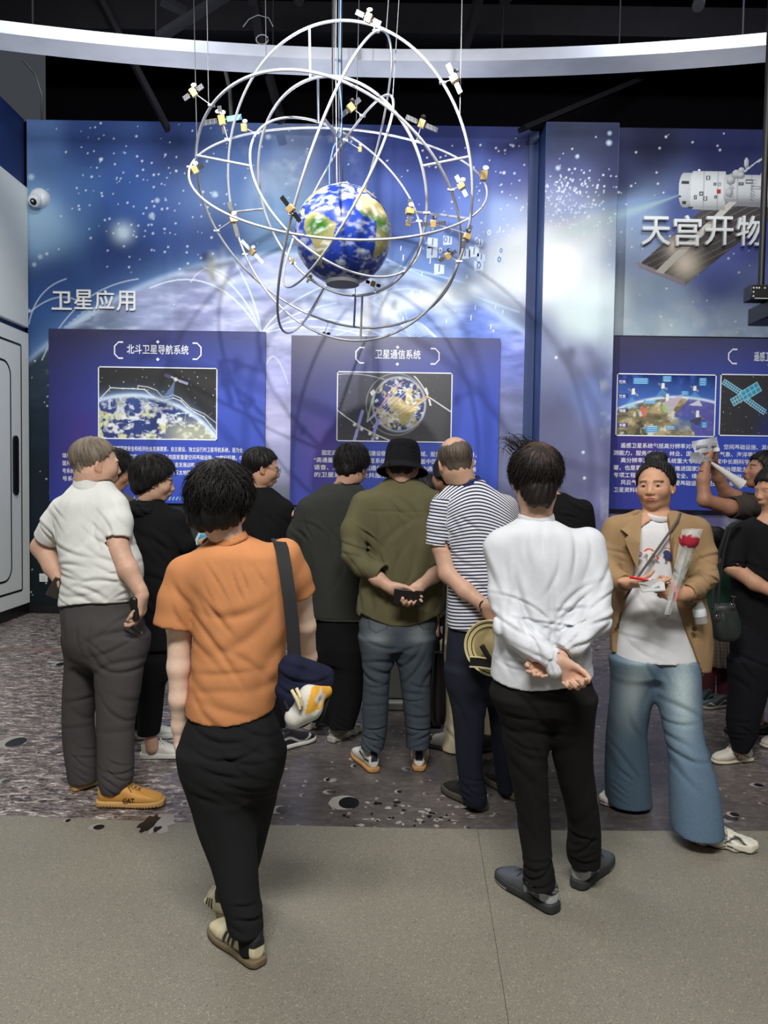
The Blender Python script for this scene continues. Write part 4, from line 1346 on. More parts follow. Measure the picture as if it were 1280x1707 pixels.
root = empty('wall_socket', (c.x, YW, c.z)); tag(root, 'white square power socket low on the dark wall', 'power socket')
MB().box((-.047, -.012, -.047), (.047, 0, .047)).build('plate', flat('socket_white', lin(206, 210, 208), .4), root, bevel=.004)
mb = MB()
for (x, z) in ((-.012, .012), (.012, .012), (0, -.012), (-.014, -.022), (.014, -.022)): mb.box((x - .003, -.0135, z - .006), (x + .003, -.0115, z + .006))
MB.build(mb, 'socket_holes', flat('socket_hole', lin(120, 122, 120), .6), root, smooth=False)

# ---- black hanging post with perforated bracket (right edge)
root = empty('hanging_mount', P(1268, 478, 4.6)); tag(root, 'black ceiling pole ending in a perforated mounting bracket at right', 'ceiling mount')
a = P(1268, 480, 4.6)
Mk = flat('mount_black', lin(12, 12, 13), .45)
MB().tube([(0, 0, 0), (0, 0, 7.6 - a.z)], .019, 18).build('pole', Mk, root)
MB().box((-.082, -.05, -.09), (.25, .05, .0)).build('bracket', Mk, root, bevel=.004)
mb = MB()
for (x, z) in ((-.068, -.02), (-.05, -.02), (-.068, -.045), (-.068, -.07), (-.035, -.02), (.0, -.02)):
    mb.lathe([(0, 0), (.0055, 0), (.0055, .0015), (0, .0015)], 12, Matrix.Translation((x, -.05, z)) @ Matrix.Rotation(PI / 2, 4, 'X'))
mb.box((-.06, -.0515, -.086), (.02, -.05, -.081))
mb.build('bracket_holes', flat('hole_light', lin(200, 200, 205), .5), root, smooth=False)
MB().box((.02, -.2, -.2), (.3, .2, -.09)).build('projector_body', Mk, root, bevel=.01)
# ------------------------------------------------------------------ hanging orbit sculpture: globe, orbit rings, small satellites
DG = 5.5
gc = P(572, 393, DG)
RGL = S(79.5, DG)
sculpt = empty('satellite_orbit_sculpture', gc)
tag(sculpt, 'hanging globe ringed by silver orbit hoops with small gold satellites', 'hanging sculpture')
M_ring = flat('ring_silver', lin(200, 202, 208), .32, metal=.55)
M_gold = flat('satellite_gold', lin(204, 172, 112), .35, metal=.5, var=.2)
M_solar = NG('solar_cells')
co = M_solar.coord('Generated')
bt = M_solar.n('ShaderNodeTexBrick')
bt.inputs['Scale'].default_value = 1.0; bt.offset = 0.0
bt.inputs['Color1'].default_value = (*lin(64, 66, 74), 1); bt.inputs['Color2'].default_value = (*lin(54, 56, 66), 1); bt.inputs['Mortar'].default_value = (*lin(120, 122, 128), 1)
bt.inputs['Brick Width'].default_value = .25; bt.inputs['Row Height'].default_value = .5; bt.inputs['Mortar Size'].default_value = .015
M_solar.l(co, bt.inputs[0]); M_solar.l(bt.outputs[0], M_solar.b.inputs['Base Color']); M_solar.set(rough=.35)
M_solar = M_solar.m
M_solar_b = flat('solar_bright', lin(190, 192, 198), .35)
M_solar_c = flat('solar_cyan', lin(120, 190, 220), .35)
M_dark = flat('satellite_black', lin(22, 22, 24), .4)
M_dish = flat('dish_white', lin(226, 226, 222), .4)

def in_g(p): return Vector(p) - gc
def spherical(la, lo): return (math.cos(la) * math.sin(lo), -math.cos(la) * math.cos(lo), math.sin(la))
SAM = [(12, -72), (8, -60), (4, -51), (-2, -44), (-6, -35), (-14, -39), (-23, -42), (-29, -49), (-35, -54), (-39, -58), (-46, -66), (-54, -69), (-50, -75), (-38, -74), (-20, -70), (-14, -76), (-5, -81), (2, -80), (8, -77)]
AFR = [(36, -5), (37, 10), (31, 25), (31, 32), (12, 43), (11, 51), (-4, 40), (-15, 40), (-26, 33), (-34, 24), (-34, 18), (-18, 12), (-6, 12), (4, 9), (5, -2), (5, -8), (12, -16), (21, -17), (30, -10)]
NAM = [(9, -80), (16, -86), (22, -90), (19, -95), (23, -98), (29, -94), (30, -84), (25, -80), (32, -80), (41, -72), (46, -62), (55, -58), (62, -72), (62, -95), (70, -120), (60, -150), (48, -125), (34, -120), (22, -108), (15, -94), (8, -82)]
EUR = [(36, -9), (44, -9), (48, -4), (54, 8), (60, 5), (70, 20), (66, 45), (45, 40), (38, 26), (44, 12), (40, 0)]
def globe_cols(lat, lon):
    X = np.stack([np.cos(lat) * np.sin(lon), -np.cos(lat) * np.cos(lon), np.sin(lat)], -1)
    n = vnoise(X, 3.0, 2, 5); n2 = vnoise(X * [1, 1, 1.9], 6.5, 7, 6); n3 = vnoise(X, 7, 9, 4)
    la, lo = np.degrees(lat) + (n3 - .5) * 7, np.degrees(lon) + (n - .5) * 8
    c = np.zeros((len(lat), 3)) + np.array(lin(34, 62, 156))
    c = over(c, np.clip(n * 1.4 - .4, 0, 1), lin(20, 42, 124))
    for poly, kind in ((SAM, 0), (AFR, 1), (NAM, 0), (EUR, 1)):
        m = poly_in(lo, la, [(b, a) for a, b in poly]).astype(float)
        col = np.zeros_like(c) + np.array(lin(150, 142, 96))
        if kind == 0:
            am = np.exp(-((la + 5) / 11) ** 2 - ((lo + 60) / 15) ** 2) * 1.4
            col = over(col, np.clip(am + (n3 - .5), 0, 1), lin(44, 92, 26))
            col = over(col, np.clip((la - 3) / 8, 0, 1) * .7, lin(196, 190, 140))
            col = over(col, np.clip((-la - 22) / 14, 0, 1) * .5, lin(132, 128, 82))
        else:
            col = over(col, np.clip((la - 12) / 6, 0, 1), lin(216, 198, 142))
            col = over(col, np.exp(-((la - 3) / 9) ** 2), lin(62, 104, 40))
        c = over(c, m, (0, 0, 0)) + col * m[:, None] * (0.75 + .5 * n3)[:, None]
    ice = np.clip((np.abs(np.degrees(lat)) - 66 + (n - .5) * 18) / 6, 0, 1)
    c = over(c, ice * .9, lin(232, 236, 240))
    cl = np.clip((n2 - .50) * 4.5, 0, 1) * (.5 + .5 * np.clip((np.abs(np.degrees(lat + .12)) - 12) / 18, 0, 1))
    return over(c, cl * .82, lin(226, 234, 240))
nl, nm = 300, 170
lo_ = np.linspace(-PI, PI, nl); la_ = np.linspace(-PI / 2 + .03, PI / 2 - .03, nm)
LO, LA = np.meshgrid(lo_, la_, indexing='ij')
V = np.stack([np.cos(LA) * np.sin(LO), -np.cos(LA) * np.cos(LO), np.sin(LA)], -1).reshape(-1, 3) * RGL
i = np.arange(nl * nm).reshape(nl, nm)
F = np.stack([i[:-1, :-1], i[1:, :-1], i[1:, 1:], i[:-1, 1:]], -1).reshape(-1, 4)
cg = globe_cols(LA.ravel(), LO.ravel() + math.radians(-33))
np_mesh('globe', V, F, vcol('globe_print', rough=.22, spec=.5), sculpt, cols=cg * .82)
MB().lathe([(0, RGL * .99), (.06, RGL * .985), (.055, RGL * 1.03), (.03, RGL * 1.06), (0, RGL * 1.07)], 28).build('globe_cap', M_dish, sculpt)
MB().lathe([(0, -RGL * 1.02), (RGL * .34, -RGL * 1.0), (RGL * .36, -RGL * .93), (0, -RGL * .9)], 36).build('globe_base', flat('globe_base_grey', lin(150, 154, 160), .5), sculpt)

RINGS = [(-.363, 5.534, 3.657, 1.073, (.51, .781, .36), .0098), (-.465, 5.525, 3.481, 1.038, (-.334, -.527, -.781), .0098), (-.374, 5.53, 3.658, .75, (-.521, -.705, -.481), .0105),
         (-.357, 5.521, 3.785, 1.083, (-.065, .661, -.748), .0085), (-.384, 5.504, 3.647, 1.063, (-.931, .017, .365), .009), (-.398, 5.465, 3.635, .745, (.826, .413, -.384), .009), (-.35, 5.522, 3.643, .714, (-.521, .736, -.432), .009)]
rings = []
for (cx, cy, cz, R, n_, rt) in RINGS:
    n_ = Vector(n_).normalized()
    a_ = n_.cross(Vector((.3, .2, .9))).normalized(); b_ = n_.cross(a_)
    pts = [Vector((cx, cy, cz)) + (a_ * math.cos(2 * PI * k / 140) + b_ * math.sin(2 * PI * k / 140)) * R for k in range(140)]
    rings.append(pts)
    MB().tube([in_g(p) for p in pts], rt, 12, closed=True).build('orbit_ring', M_ring, sculpt)

def near_ring(ri, px, py):
    best = None
    for p in rings[ri]:
        d = p - Vector((0, 0, CAM_H)); f = d.dot(FWD)
        u, v = 640 + F_PX * d.dot(RIGHT) / f, 853.5 - F_PX * d.dot(UP) / f
        e = (u - px) ** 2 + (v - py) ** 2
        if best is None or e < best[0]: best = (e, p)
    return best[1]
for (r0, x0, y0, r1, x1, y1) in ((0, 515, 46, 2, 515, 130), (1, 330, 255, 6, 420, 274), (0, 395, 352, 2, 436, 346), (2, 703, 280, 0, 788, 265), (6, 700, 350, 0, 770, 358), (2, 592, 470, 1, 590, 549), (2, 603, 480, 0, 600, 560), (2, 530, 140, 6, 530, 208), (2, 540, 480, 1, 500, 545), (4, 540, 195, 5, 575, 240)):
    MB().tube([in_g(near_ring(r0, x0, y0)), in_g(near_ring(r1, x1, y1))], .009, 10).build('strut', M_ring, sculpt)

# small satellites clipped to the hoops: bus, solar wings, dish, clip rod
SATS = [  # px, py, ring, wing angle, wing length px, size, wing material, kind
    (322, 154, 1, 35, 14, 1.0, 0, 'd'), (370, 200, 3, 10, 27, 1.25, 3, 'q'), (407, 213, 6, 0, 0, .95, 0, 'd'), (325, 283, 3, 30, 11, 1.0, 2, 'd'), (389, 366, 1, 105, 24, 1.15, 2, 'd'),
    (421, 420, 0, -45, 22, .9, 1, 'd'), (488, 358, 4, -52, 20, .9, 2, 'n'), (487, 441, 2, 0, 0, .6, 0, 'n'), (519, 470, 2, 60, 9, .6, 1, 'n'), (614, 30, 4, -25, 17, 1.0, 0, 'd'),
    (585, 179, 5, 42, 15, 1.1, 0, 'b'), (703, 206, 3, -22, 23, 1.2, 0, 'b'), (757, 131, 0, -65, 20, 1.0, 1, 'b'), (600, 249, 5, 0, 0, .7, 0, 'd'), (808, 297, 3, 0, 0, 1.2, 0, 'd'),
    (769, 310, 1, -62, 14, .9, 1, 'd'), (683, 352, 2, 90, 15, 1.0, 0, 'd'), (680, 372, 6, 0, 0, .9, 2, 'd'), (722, 373, 0, 5, 16, .9, 0, 'b'), (782, 398, 0, 70, 15, .9, 0, 'b'),
    (746, 427, 0, 30, 12, .9, 0, 'b'), (592, 430, 2, -3, 19, 1.1, 0, 'b'), (622, 473, 2, -18, 9, .8, 2, 'n'), (540, 556, 1, 0, 8, .6, 2, 'n')]
for (px, py, ri, ang, wl, sz, wm, kind) in SATS:
    hook = near_ring(ri, px, py)
    c = P(px, py, hook.y - .03)
    if (c - hook).length < .05: c = hook + Vector((0, -.06, .01))
    h = .021 * sz
    R_ = Matrix.Translation(in_g(c)) @ Matrix.Rotation(math.radians(-ang + 0), 4, 'Y') @ Matrix.Rotation(.35, 4, 'X')
    sat = MB().box((-h, -h, -h * 1.25), (h, h, h * 1.25), R_).build('satellite', M_gold, sculpt, bevel=.003)
    L = S(wl, c.y)
    for sg in ((-1, 1) if wl else ()):
        m_ = (M_solar, M_solar_b, M_dark, M_solar)[wm]
        if wm == 3 and sg == 1: m_ = M_solar_c
        w_ = MB().box((min(sg * (h + .012), sg * (h + L)), -.003, -h * .72), (max(sg * (h + .012), sg * (h + L)), .003, h * .72), R_)
        w_.tube([R_ @ Vector((sg * h, 0, 0)), R_ @ Vector((sg * (h + .014), 0, 0))], .003, 6)
        w_.build('solar_panel', m_, sat, smooth=False)
    if kind == 'q':
        for sg in (-1, 1):
            MB().box((-h * .6, -.003, min(sg * (h + .012), sg * (h + L * .55))), (h * .6, .003, max(sg * (h + .012), sg * (h + L * .55))), R_).build('solar_panel', M_solar, sat, smooth=False)
    if kind in 'db q':
        dm = M_dark if kind == 'b' else M_dish
        Rd = Matrix.Translation(in_g(c)) @ Matrix.Translation((h * .4, -h * .6, h * 1.6)) @ Matrix.Rotation(math.radians(65), 4, 'X')
        MB().lathe([(0, 0), (h * .5, .002), (h * .85, .008), (h * .87, .011), (h * .5, .006), (0, .004)], 20, Rd).tube([in_g(c), in_g(c) + Vector((h * .4, -h * .6, h * 1.6))], .003, 6).build('dish', dm, sat)
        if kind == 'q':
            MB().lathe([(0, 0), (h * .45, .002), (h * .75, .008), (h * .77, .011), (h * .5, .006), (0, .004)], 20, Rd @ Matrix.Translation((-h * 1.5, h * .4, 0))).build('dish', dm, sat)
    MB().tube([in_g(c), in_g(hook)], .0035, 8).box((-.022, -.012, -.006), (.022, .012, .006), Matrix.Translation(in_g(hook))).build('clip', M_ring, sat)

# suspension cables and power wires
def cable(x0, y0, x1, y1, D, r, mat, name='suspension_cable'):
    a, b = P(x0, y0, D), P(x1, y1, D)
    if y0 <= 0: a = Vector((a.x, a.y, 7.58))
    MB().tube([in_g(a), in_g(b)], r, 6).build(name, mat, sculpt)
M_wire = flat('wire_grey', lin(96, 98, 104), .4, metal=.5)
M_cab = flat('wire_black', lin(20, 20, 22), .5)
for (x0, y0, ri, x1, y1) in ((309, 0, 1, 328, 240), (432, 60, 0, 430, 90), (552, 0, 2, 555, 130), (688, 0, 0, 643, 52), (603, 50, 5, 600, 208), (696, 132, 5, 655, 165), (770, 132, 0, 770, 200), (331, 118, 1, 343, 178)):
    hk = near_ring(ri, x1, y1)
    a = P(x0, 0, hk.y); top = Vector((hk.x + (a.x - hk.x) * 1.1, hk.y, 7.58))
    MB().tube([in_g(hk), in_g(top)], .003, 6).build('suspension_cable', M_wire, sculpt)
top = P(553, 0, DG)
for (dx, r, mat) in ((-.02, .0035, M_ring), (.0, .0042, M_wire), (.022, .004, M_cab), (-.045, .004, M_cab)):
    MB().tube([(dx - .03, 0, RGL * 1.02), (dx - .05, 0, RGL + .9), (dx - .07, 0.02, 7.58 - gc.z)], r, 8).build('suspension_cable', mat, sculpt)
M_blue = flat('wire_blue', lin(96, 130, 196), .5)
q = [P(566, 140, DG), P(570, 190, DG), P(568, 225, DG), P(556, 245, DG), P(549, 275, DG), P(549, 312, DG)]
MB().tube([in_g(p) for p in ([Vector((q[0].x, DG, 7.58))] + q)], .005, 8).build('power_wire', M_blue, sculpt)
# a coil of spare wire looped round the top hanger
MB().tube([in_g(P(437 + 10 * math.cos(t), 66 + 8 * math.sin(t), 5.5)) for t in np.linspace(0, 2 * PI * .95, 20)], .004, 6).tube([in_g(P(x, y, 5.5)) for x, y in ((405, 45), (415, 32), (430, 25), (448, 30), (455, 44))], .003, 6).build('power_wire', M_wire, sculpt)
# ------------------------------------------------------------------ people: heads, hair, hands, shoes, garments
SKIN = lin(206, 158, 128)
g = NG('skin')
c = g.attr('Col')
n = g.noise(g.coord(), 60, 4)
c = g.mix(1.0, c, g.ramp(n, [(.3, .94), (.7, 1.05)]), 'MULTIPLY')
g.l(c, g.b.inputs['Base Color'])
g.set(rough=.52, spec=.35)
g.b.inputs['Subsurface Weight'].default_value = .08
g.b.inputs['Subsurface Radius'].default_value = (.012, .005, .003)
M_skin = g.m
g = NG('hair')
c = g.attr('Col')
g.l(c, g.b.inputs['Base Color'])
g.set(rough=.55, spec=.3)
M_hair = g.m
M_dye = cloth('dyed_cloth', None)
M_shoe = vcol('shoe_material', rough=.6, grain=.06, gscale=400)
M_sole = vcol('sole_rubber', rough=.7, grain=.05)
M_lace = flat('lace_cream', lin(222, 218, 200), .85)

def Rz(a): return Matrix.Rotation(a, 4, 'Z')
def head_matrix(c, yaw, pitch=0, roll=0):
    return Matrix.Translation(c) @ Rz(-math.radians(yaw)) @ Matrix.Rotation(-math.radians(pitch), 4, 'X') @ Matrix.Rotation(math.radians(roll), 4, 'Y')

def head_sdf(fem=False, ear=1.0, chub=0.0):
    s = SDF()
    s.u(ell((0, -.014, .034), (.074, .094, .083)), .02)
    s.u(ell((0, .018, -.020), (.060 + chub, .076, .078)), .04)
    s.u(ell((0, .048, -.084), (.030 + chub, .032, .026)), .035)
    for sx in (-1, 1):
        s.u(ell((sx * (.043 + chub - (.004 if fem else 0)), .004, -.060), (.022, .036, .030)), .035)
        s.u(ell((sx * .040, .056, -.022), (.024, .028, .026)), .03)          # cheekbone
        s.u(ell((sx * .028, .082, .024), (.024, .010, .007)), .014)          # brow ridge
        s.cut(ell((sx * .0315, .099, .003), (.019, .013, .010)), .012)       # eye socket
        s.u(ell((sx * .0315, .0785, .004), (.0155, .0115, .0095)), .005)     # lids
        s.u(ell((sx * .0315, .0865, .0095), (.0145, .0045, .0028)), .004)
    s.u(rc((0, .084, .012), (0, .1035, -.026), .0085, .0118), .014)           # nose
    for sx in (-1, 1): s.u(ell((sx * .0125, .0955, -.031), (.0085, .0105, .0078)), .008)
    s.u(ell((0, .082, -.056), (.027, .016, .017)), .014)
    s.u(ell((0, .0965, -.0525), (.0215, .0068, .0042)), .004)                 # lips
    s.u(ell((0, .0955, -.0610), (.0185, .0075, .0052)), .004)
    s.cut(ell((0, .1045, -.0565), (.0230, .0060, .0013)), .003)
    for sx in (-1, 1):
        R = np.array(Matrix.Rotation(sx * .35, 3, 'Z') @ Matrix.Rotation(-.18, 3, 'X'))
        c = (sx * .0775, -.004, -.006)
        s.u(ell(c, (.0075, .0175 * ear, .031 * ear), R), .006)
        s.cut(ell((sx * .0855, .000, -.003), (.005, .009, .018), R), .004)
        s.u(ell((sx * .077, .004, -.030), (.006, .008, .009)), .005)
    return s

def face_cols(skin, M, sc, brow=None, lips=None, scalp=None, blush=.0):
    Mi = np.array(M.inverted())
    def f(V):
        L = (V @ Mi[:3, :3].T + Mi[:3, 3]) / sc
        c = np.tile(np.array(skin, float), (len(V), 1))
        near = np.linalg.norm(L, axis=1) < .2
        x, y, z = L[:, 0], L[:, 1], L[:, 2]
        ax = np.abs(x)
        front = near & (y > .05)
        if lips is not None:
            m = front * np.clip(1.5 - ((ax / .0225) ** 2 + ((z + .057) / .0105) ** 2) * 1.3, 0, 1)
            c = over(c, m, lips)
        if brow is not None:
            arch = .0245 - ((ax - .034) / .05) ** 2 * .02 - (ax - .034) * .05
            m = front * np.clip(1.6 - np.abs(z - arch) / .0036, 0, 1) * ((ax > .014) & (ax < .053))
            c = over(c, m * .8, brow)
        if scalp is not None:
            c = over(c, near * np.clip(scalp(L), 0, 1), lin(60, 48, 42))
        ear = near & (ax > .076) & (np.abs(y) < .03)
        c = over(c, ear * .35, (skin[0] * .95, skin[1] * .62, skin[2] * .55))
        c = over(c, near * np.exp(-((ax - .042) / .022) ** 2 - ((z + .02) / .02) ** 2) * (y > .03) * (.18 + blush), (skin[0] * 1.02, skin[1] * .78, skin[2] * .74))
        return c
    return f

def eyes(parent, M, sc, gaze=0.0):
    for sx in (-1, 1):
        # almond: white ball slice with iris, seated between the lids
        n = 22
        vs, cs, fs = [], [], []
        for i in range(n):
            for j in range(n):
                u, v = -1 + 2 * i / (n - 1), -1 + 2 * j / (n - 1)
                h = (1 - u * u) * (.92 if v > 0 else .62)
                x, z = u * .0125, v * h * .0052
                y = math.sqrt(max(0, .0135 ** 2 - x * x * .8 - z * z))
                vs.append(M @ (Vector((sx * .0315 + x, .0772 + y + .0006, .0025 + z + .0012 * u * sx)) * sc))
                r = math.hypot(x - gaze * .004, z - .0008)
                cs.append(lin(12, 9, 8) if r < .0024 or abs(v) > .9 else lin(44, 28, 22) if r < .0056 else lin(160, 150, 144))
        for i in range(n - 1):
            for j in range(n - 1): fs.append((i * n + j, i * n + n + j, i * n + n + j + 1, i * n + j + 1))
        np_mesh('eye', vs, fs, vcol('eye_surface', rough=.12, spec=.6), parent, cols=np.array(cs))

# ---- hair
SK_C, SK_R = np.array((0, -.012, .032)), np.array((.078, .098, .086))
def zlim_fn(zb, zs, zf):
    def f(L):
        r = np.hypot(L[..., 0], L[..., 1]) + 1e-6
        t = L[..., 1] / r
        return np.where(t < 0, zs + (zb - zs) * np.clip(-t, 0, 1) ** .8, zs + (zf - zs) * np.clip(t * 1.25 - .1, 0, 1))
    return f
def hair(parent, M, sc, col, th=.016, zb=-.06, zs=-.012, zf=.075, whorl=(0, -.55, .83), n=420, lift=.006, length=1.0, rad=.0016, seed=1, v=.0045, messy=.4, front=.0, strands_only=False, tip=.8, colvar=.5, cutf=None, bun=None, top=0.0, droop=0.0, thin=None, fade=0.0):
    """cap of hair with combed strands; whorl = crown direction the strands start from"""
    zl = zlim_fn(zb, zs, zf)
    s = SDF()
    if zb < -.05: s.u(ell((0, -.052, (zb + .05) / 2), (.060 + th * .6, .042 + th, .055 + (-.05 - zb) * .6)), .03)
    s.u(ell(SK_C + np.array((0, -.004, top * .5)), SK_R + th + np.array((0, 0, top))), .01)
    if droop:
        for sx in (-1, 1): s.u(ell((sx * .052, -.03, zb + .05), (.030 + droop, .055, .06)), .03)
        s.u(ell((0, -.06, zb + .055), (.065, .045 + droop, .06)), .03)
    def keep(X): return (zl(X) - X[:, 2]) * .8 + .006 * pn(X, 90, seed)
    s.keep(keep, .008)
    s.keep(lambda X: (X[:, 1] - .086 - front - (X[:, 2] - .05) * .1), .01)
    if cutf is not None: s.keep(cutf, .008)
    w = V3(whorl); w /= np.linalg.norm(w)
    e1 = np.cross(w, (1, 0, 0)); e1 /= np.linalg.norm(e1); e2 = np.cross(w, e1)
    def streak(X):
        Q = (X - SK_C) / SK_R
        ph = np.arctan2(Q @ e2, Q @ e1); h = Q @ w
        return .0022 * np.sin(ph * 34 + 5 * pn(X, 14, seed)) + .003 * np.sin(ph * 13 + 4 * pn(X, 10, seed + 1) + h * 3) * messy
    s.d(streak)
    if fade: s.d(lambda X: fade * np.clip((.035 - X[:, 2]) / .10, 0, 1))
    if bun is not None:
        for (c_, r_) in bun: s.u(ell(c_, r_), .012)
    # strands
    q = random.Random(seed)
    vs, fs, cs = [], [], []
    for _ in range(n):
        ph = q.uniform(0, 2 * PI); th0 = q.uniform(.05, 1.5) ** 1.0; L = q.uniform(.45, 1.0) * length
        tw = q.gauss(0, .25) * messy
        lf = abs(q.gauss(lift, lift * .5)); mess = q.gauss(0, .14) * messy
        pts = []
        ok = True
        k = 7
        for i in range(k):
            t = i / (k - 1)
            a = th0 + L * t; p_ = ph + tw * t + mess * t * t + .5 * messy * (1 - a / 2) * .4
            d = w * math.cos(a) + (e1 * math.cos(p_) + e2 * math.sin(p_)) * math.sin(a)
            R_ = SK_R + th + np.array((0, 0, top))
            r_ = 1.0 / math.sqrt(((d / R_) ** 2).sum())
            p = SK_C + np.array((0, -.004, top * .5)) + d * (r_ - .003 + lf * t * t * 1.6)
            if i < 4 and (p[2] < zl(p[None])[0] + .01 or p[1] > .088 + front): ok = False; break
            if cutf is not None and i < 5 and cutf(p[None])[0] > -.004: ok = False; break
            if p[2] < zl(p[None])[0] - .014 - .03 * (length - 1) or (cutf is not None and cutf(p[None])[0] > .002): break
            pts.append(p)
        if not ok or len(pts) < 4: continue
        cv = np.array(col) * (1 + q.uniform(-colvar, colvar))
        b0 = len(vs)
        for i, p in enumerate(pts):
            t_ = pts[min(i + 1, len(pts) - 1)] - pts[max(i - 1, 0)]; t_ = t_ / (np.linalg.norm(t_) + 1e-9)
            o_ = p - SK_C; o_ = o_ / np.linalg.norm(o_)
            sd = np.cross(t_, o_); sd /= (np.linalg.norm(sd) + 1e-9)
            r_ = rad * (1 - tip * (i / (len(pts) - 1)) ** 2)
            for (a, b) in ((-1.6, -.4), (0, 1.0), (1.6, -.4), (0, -1)): vs.append(p + sd * a * r_ + o_ * b * r_); cs.append(cv)
        for i in range(len(pts) - 1):
            for j in range(4): fs.append((b0 + i * 4 + j, b0 + i * 4 + (j + 1) % 4, b0 + i * 4 + 4 + (j + 1) % 4, b0 + i * 4 + 4 + j))
    R = np.array(M)[:3, :3]; T = np.array(M)[:3, 3]
    E = None
    if vs: E = (np.array(vs) * sc @ R.T + T, np.array(fs), np.array(cs))
    sw = s.place(M, sc)
    Mi = np.array(M.inverted())
    def tint(L, base):
        if thin is None: return base
        d = (L - SK_C) / SK_R; d = d / np.linalg.norm(d, axis=1)[:, None]
        t = V3(thin[0]); t = t / np.linalg.norm(t)
        m = np.clip(1.25 - np.arccos(np.clip(d @ t, -1, 1)) / thin[1], 0, 1) * (.55 + .45 * pn(L, 60, 2))
        return over(base, np.clip(m, 0, 1) * thin[3], thin[2])
    def cf(V):
        L = (V @ Mi[:3, :3].T + Mi[:3, 3]) / sc
        return tint(L, np.array(col)[None] * (1 + colvar * .6 * pn(L, 45, seed))[:, None].clip(.3, 2))
    if E is not None: E = (E[0], E[1], tint((E[0] @ Mi[:3, :3].T + Mi[:3, 3]) / sc, E[2]))
    return sdf_obj('hair', sw, v, M_hair, parent, col=cf, extra=E, relax=1)

# ---- hands: palm, five fingers with bent joints, thumb from the side of the palm
def hand_sdf(wrist, u, nrm, thumb=1, size=1.0, curl=(.35, .4, .45, .5), spread=.06, tcurl=.3, tout=.75, bend2=1.0):
    """u: wrist->knuckles, nrm: the way the palm faces, thumb: side (+1/-1) along u x nrm"""
    wrist, u, nrm = V3(wrist), V3(u), V3(nrm)
    u /= np.linalg.norm(u); nrm -= u * (nrm @ u); nrm /= np.linalg.norm(nrm)
    w = np.cross(u, nrm) * thumb
    k = size
    s = SDF()
    s.u(rc(wrist - u * .02 * k, wrist + u * .02 * k, .026 * k, .030 * k, (nrm, .72)), .012)
    for off, ln in ((.026, .080), (.009, .086), (-.010, .082), (-.027, .072)):
        s.u(rc(wrist + u * .012 * k + w * off * .55 * k, wrist + u * ln * k + w * off * k, .0185 * k, .0132 * k, (nrm, .86)), .014 * k)
    s.u(rc(wrist + u * .015 * k + w * .018 * k + nrm * .006 * k, wrist + u * .045 * k + w * .026 * k + nrm * .008 * k, .017 * k, .014 * k), .014 * k)
    lens = ((.044, .026, .021), (.048, .030, .022), (.045, .028, .021), (.035, .021, .019))
    for i, (off, ln) in enumerate(((.026, .083), (.009, .088), (-.010, .084), (-.027, .074))):
        p = wrist + u * ln * k + w * off * k
        a = 0.0; sp = (1.5 - i) * spread
        c = curl[i]
        for j, L in enumerate(lens[i]):
            a += c * (1.0, 1.25 * bend2, .85 * bend2)[j]
            d = u * math.cos(a) + nrm * math.sin(a)
            d = d + w * sp; d /= np.linalg.norm(d)
            q = p + d * L * k
            r0, r1 = ((.0098, .0090), (.0090, .0083), (.0083, .0070))[j]
            f = .88 if i == 3 else 1
            s.u(rc(p, q, r0 * f * k, r1 * f * k), .005 if j else .009)
            p = q
    p = wrist + u * .028 * k + w * .026 * k + nrm * .006 * k
    d = u * math.cos(tout) + w * math.sin(tout) + nrm * .25
    for j, (L, r0, r1) in enumerate(((.040, .0135, .0112), (.031, .0108, .0098), (.026, .0098, .0078))):
        d = d / np.linalg.norm(d)
        q = p + d * L * k
        s.u(rc(p, q, r0 * k, r1 * k), .010 if j == 0 else .005)
        p = q
        d = d + nrm * tcurl * .8 - w * tcurl * .7
    return s

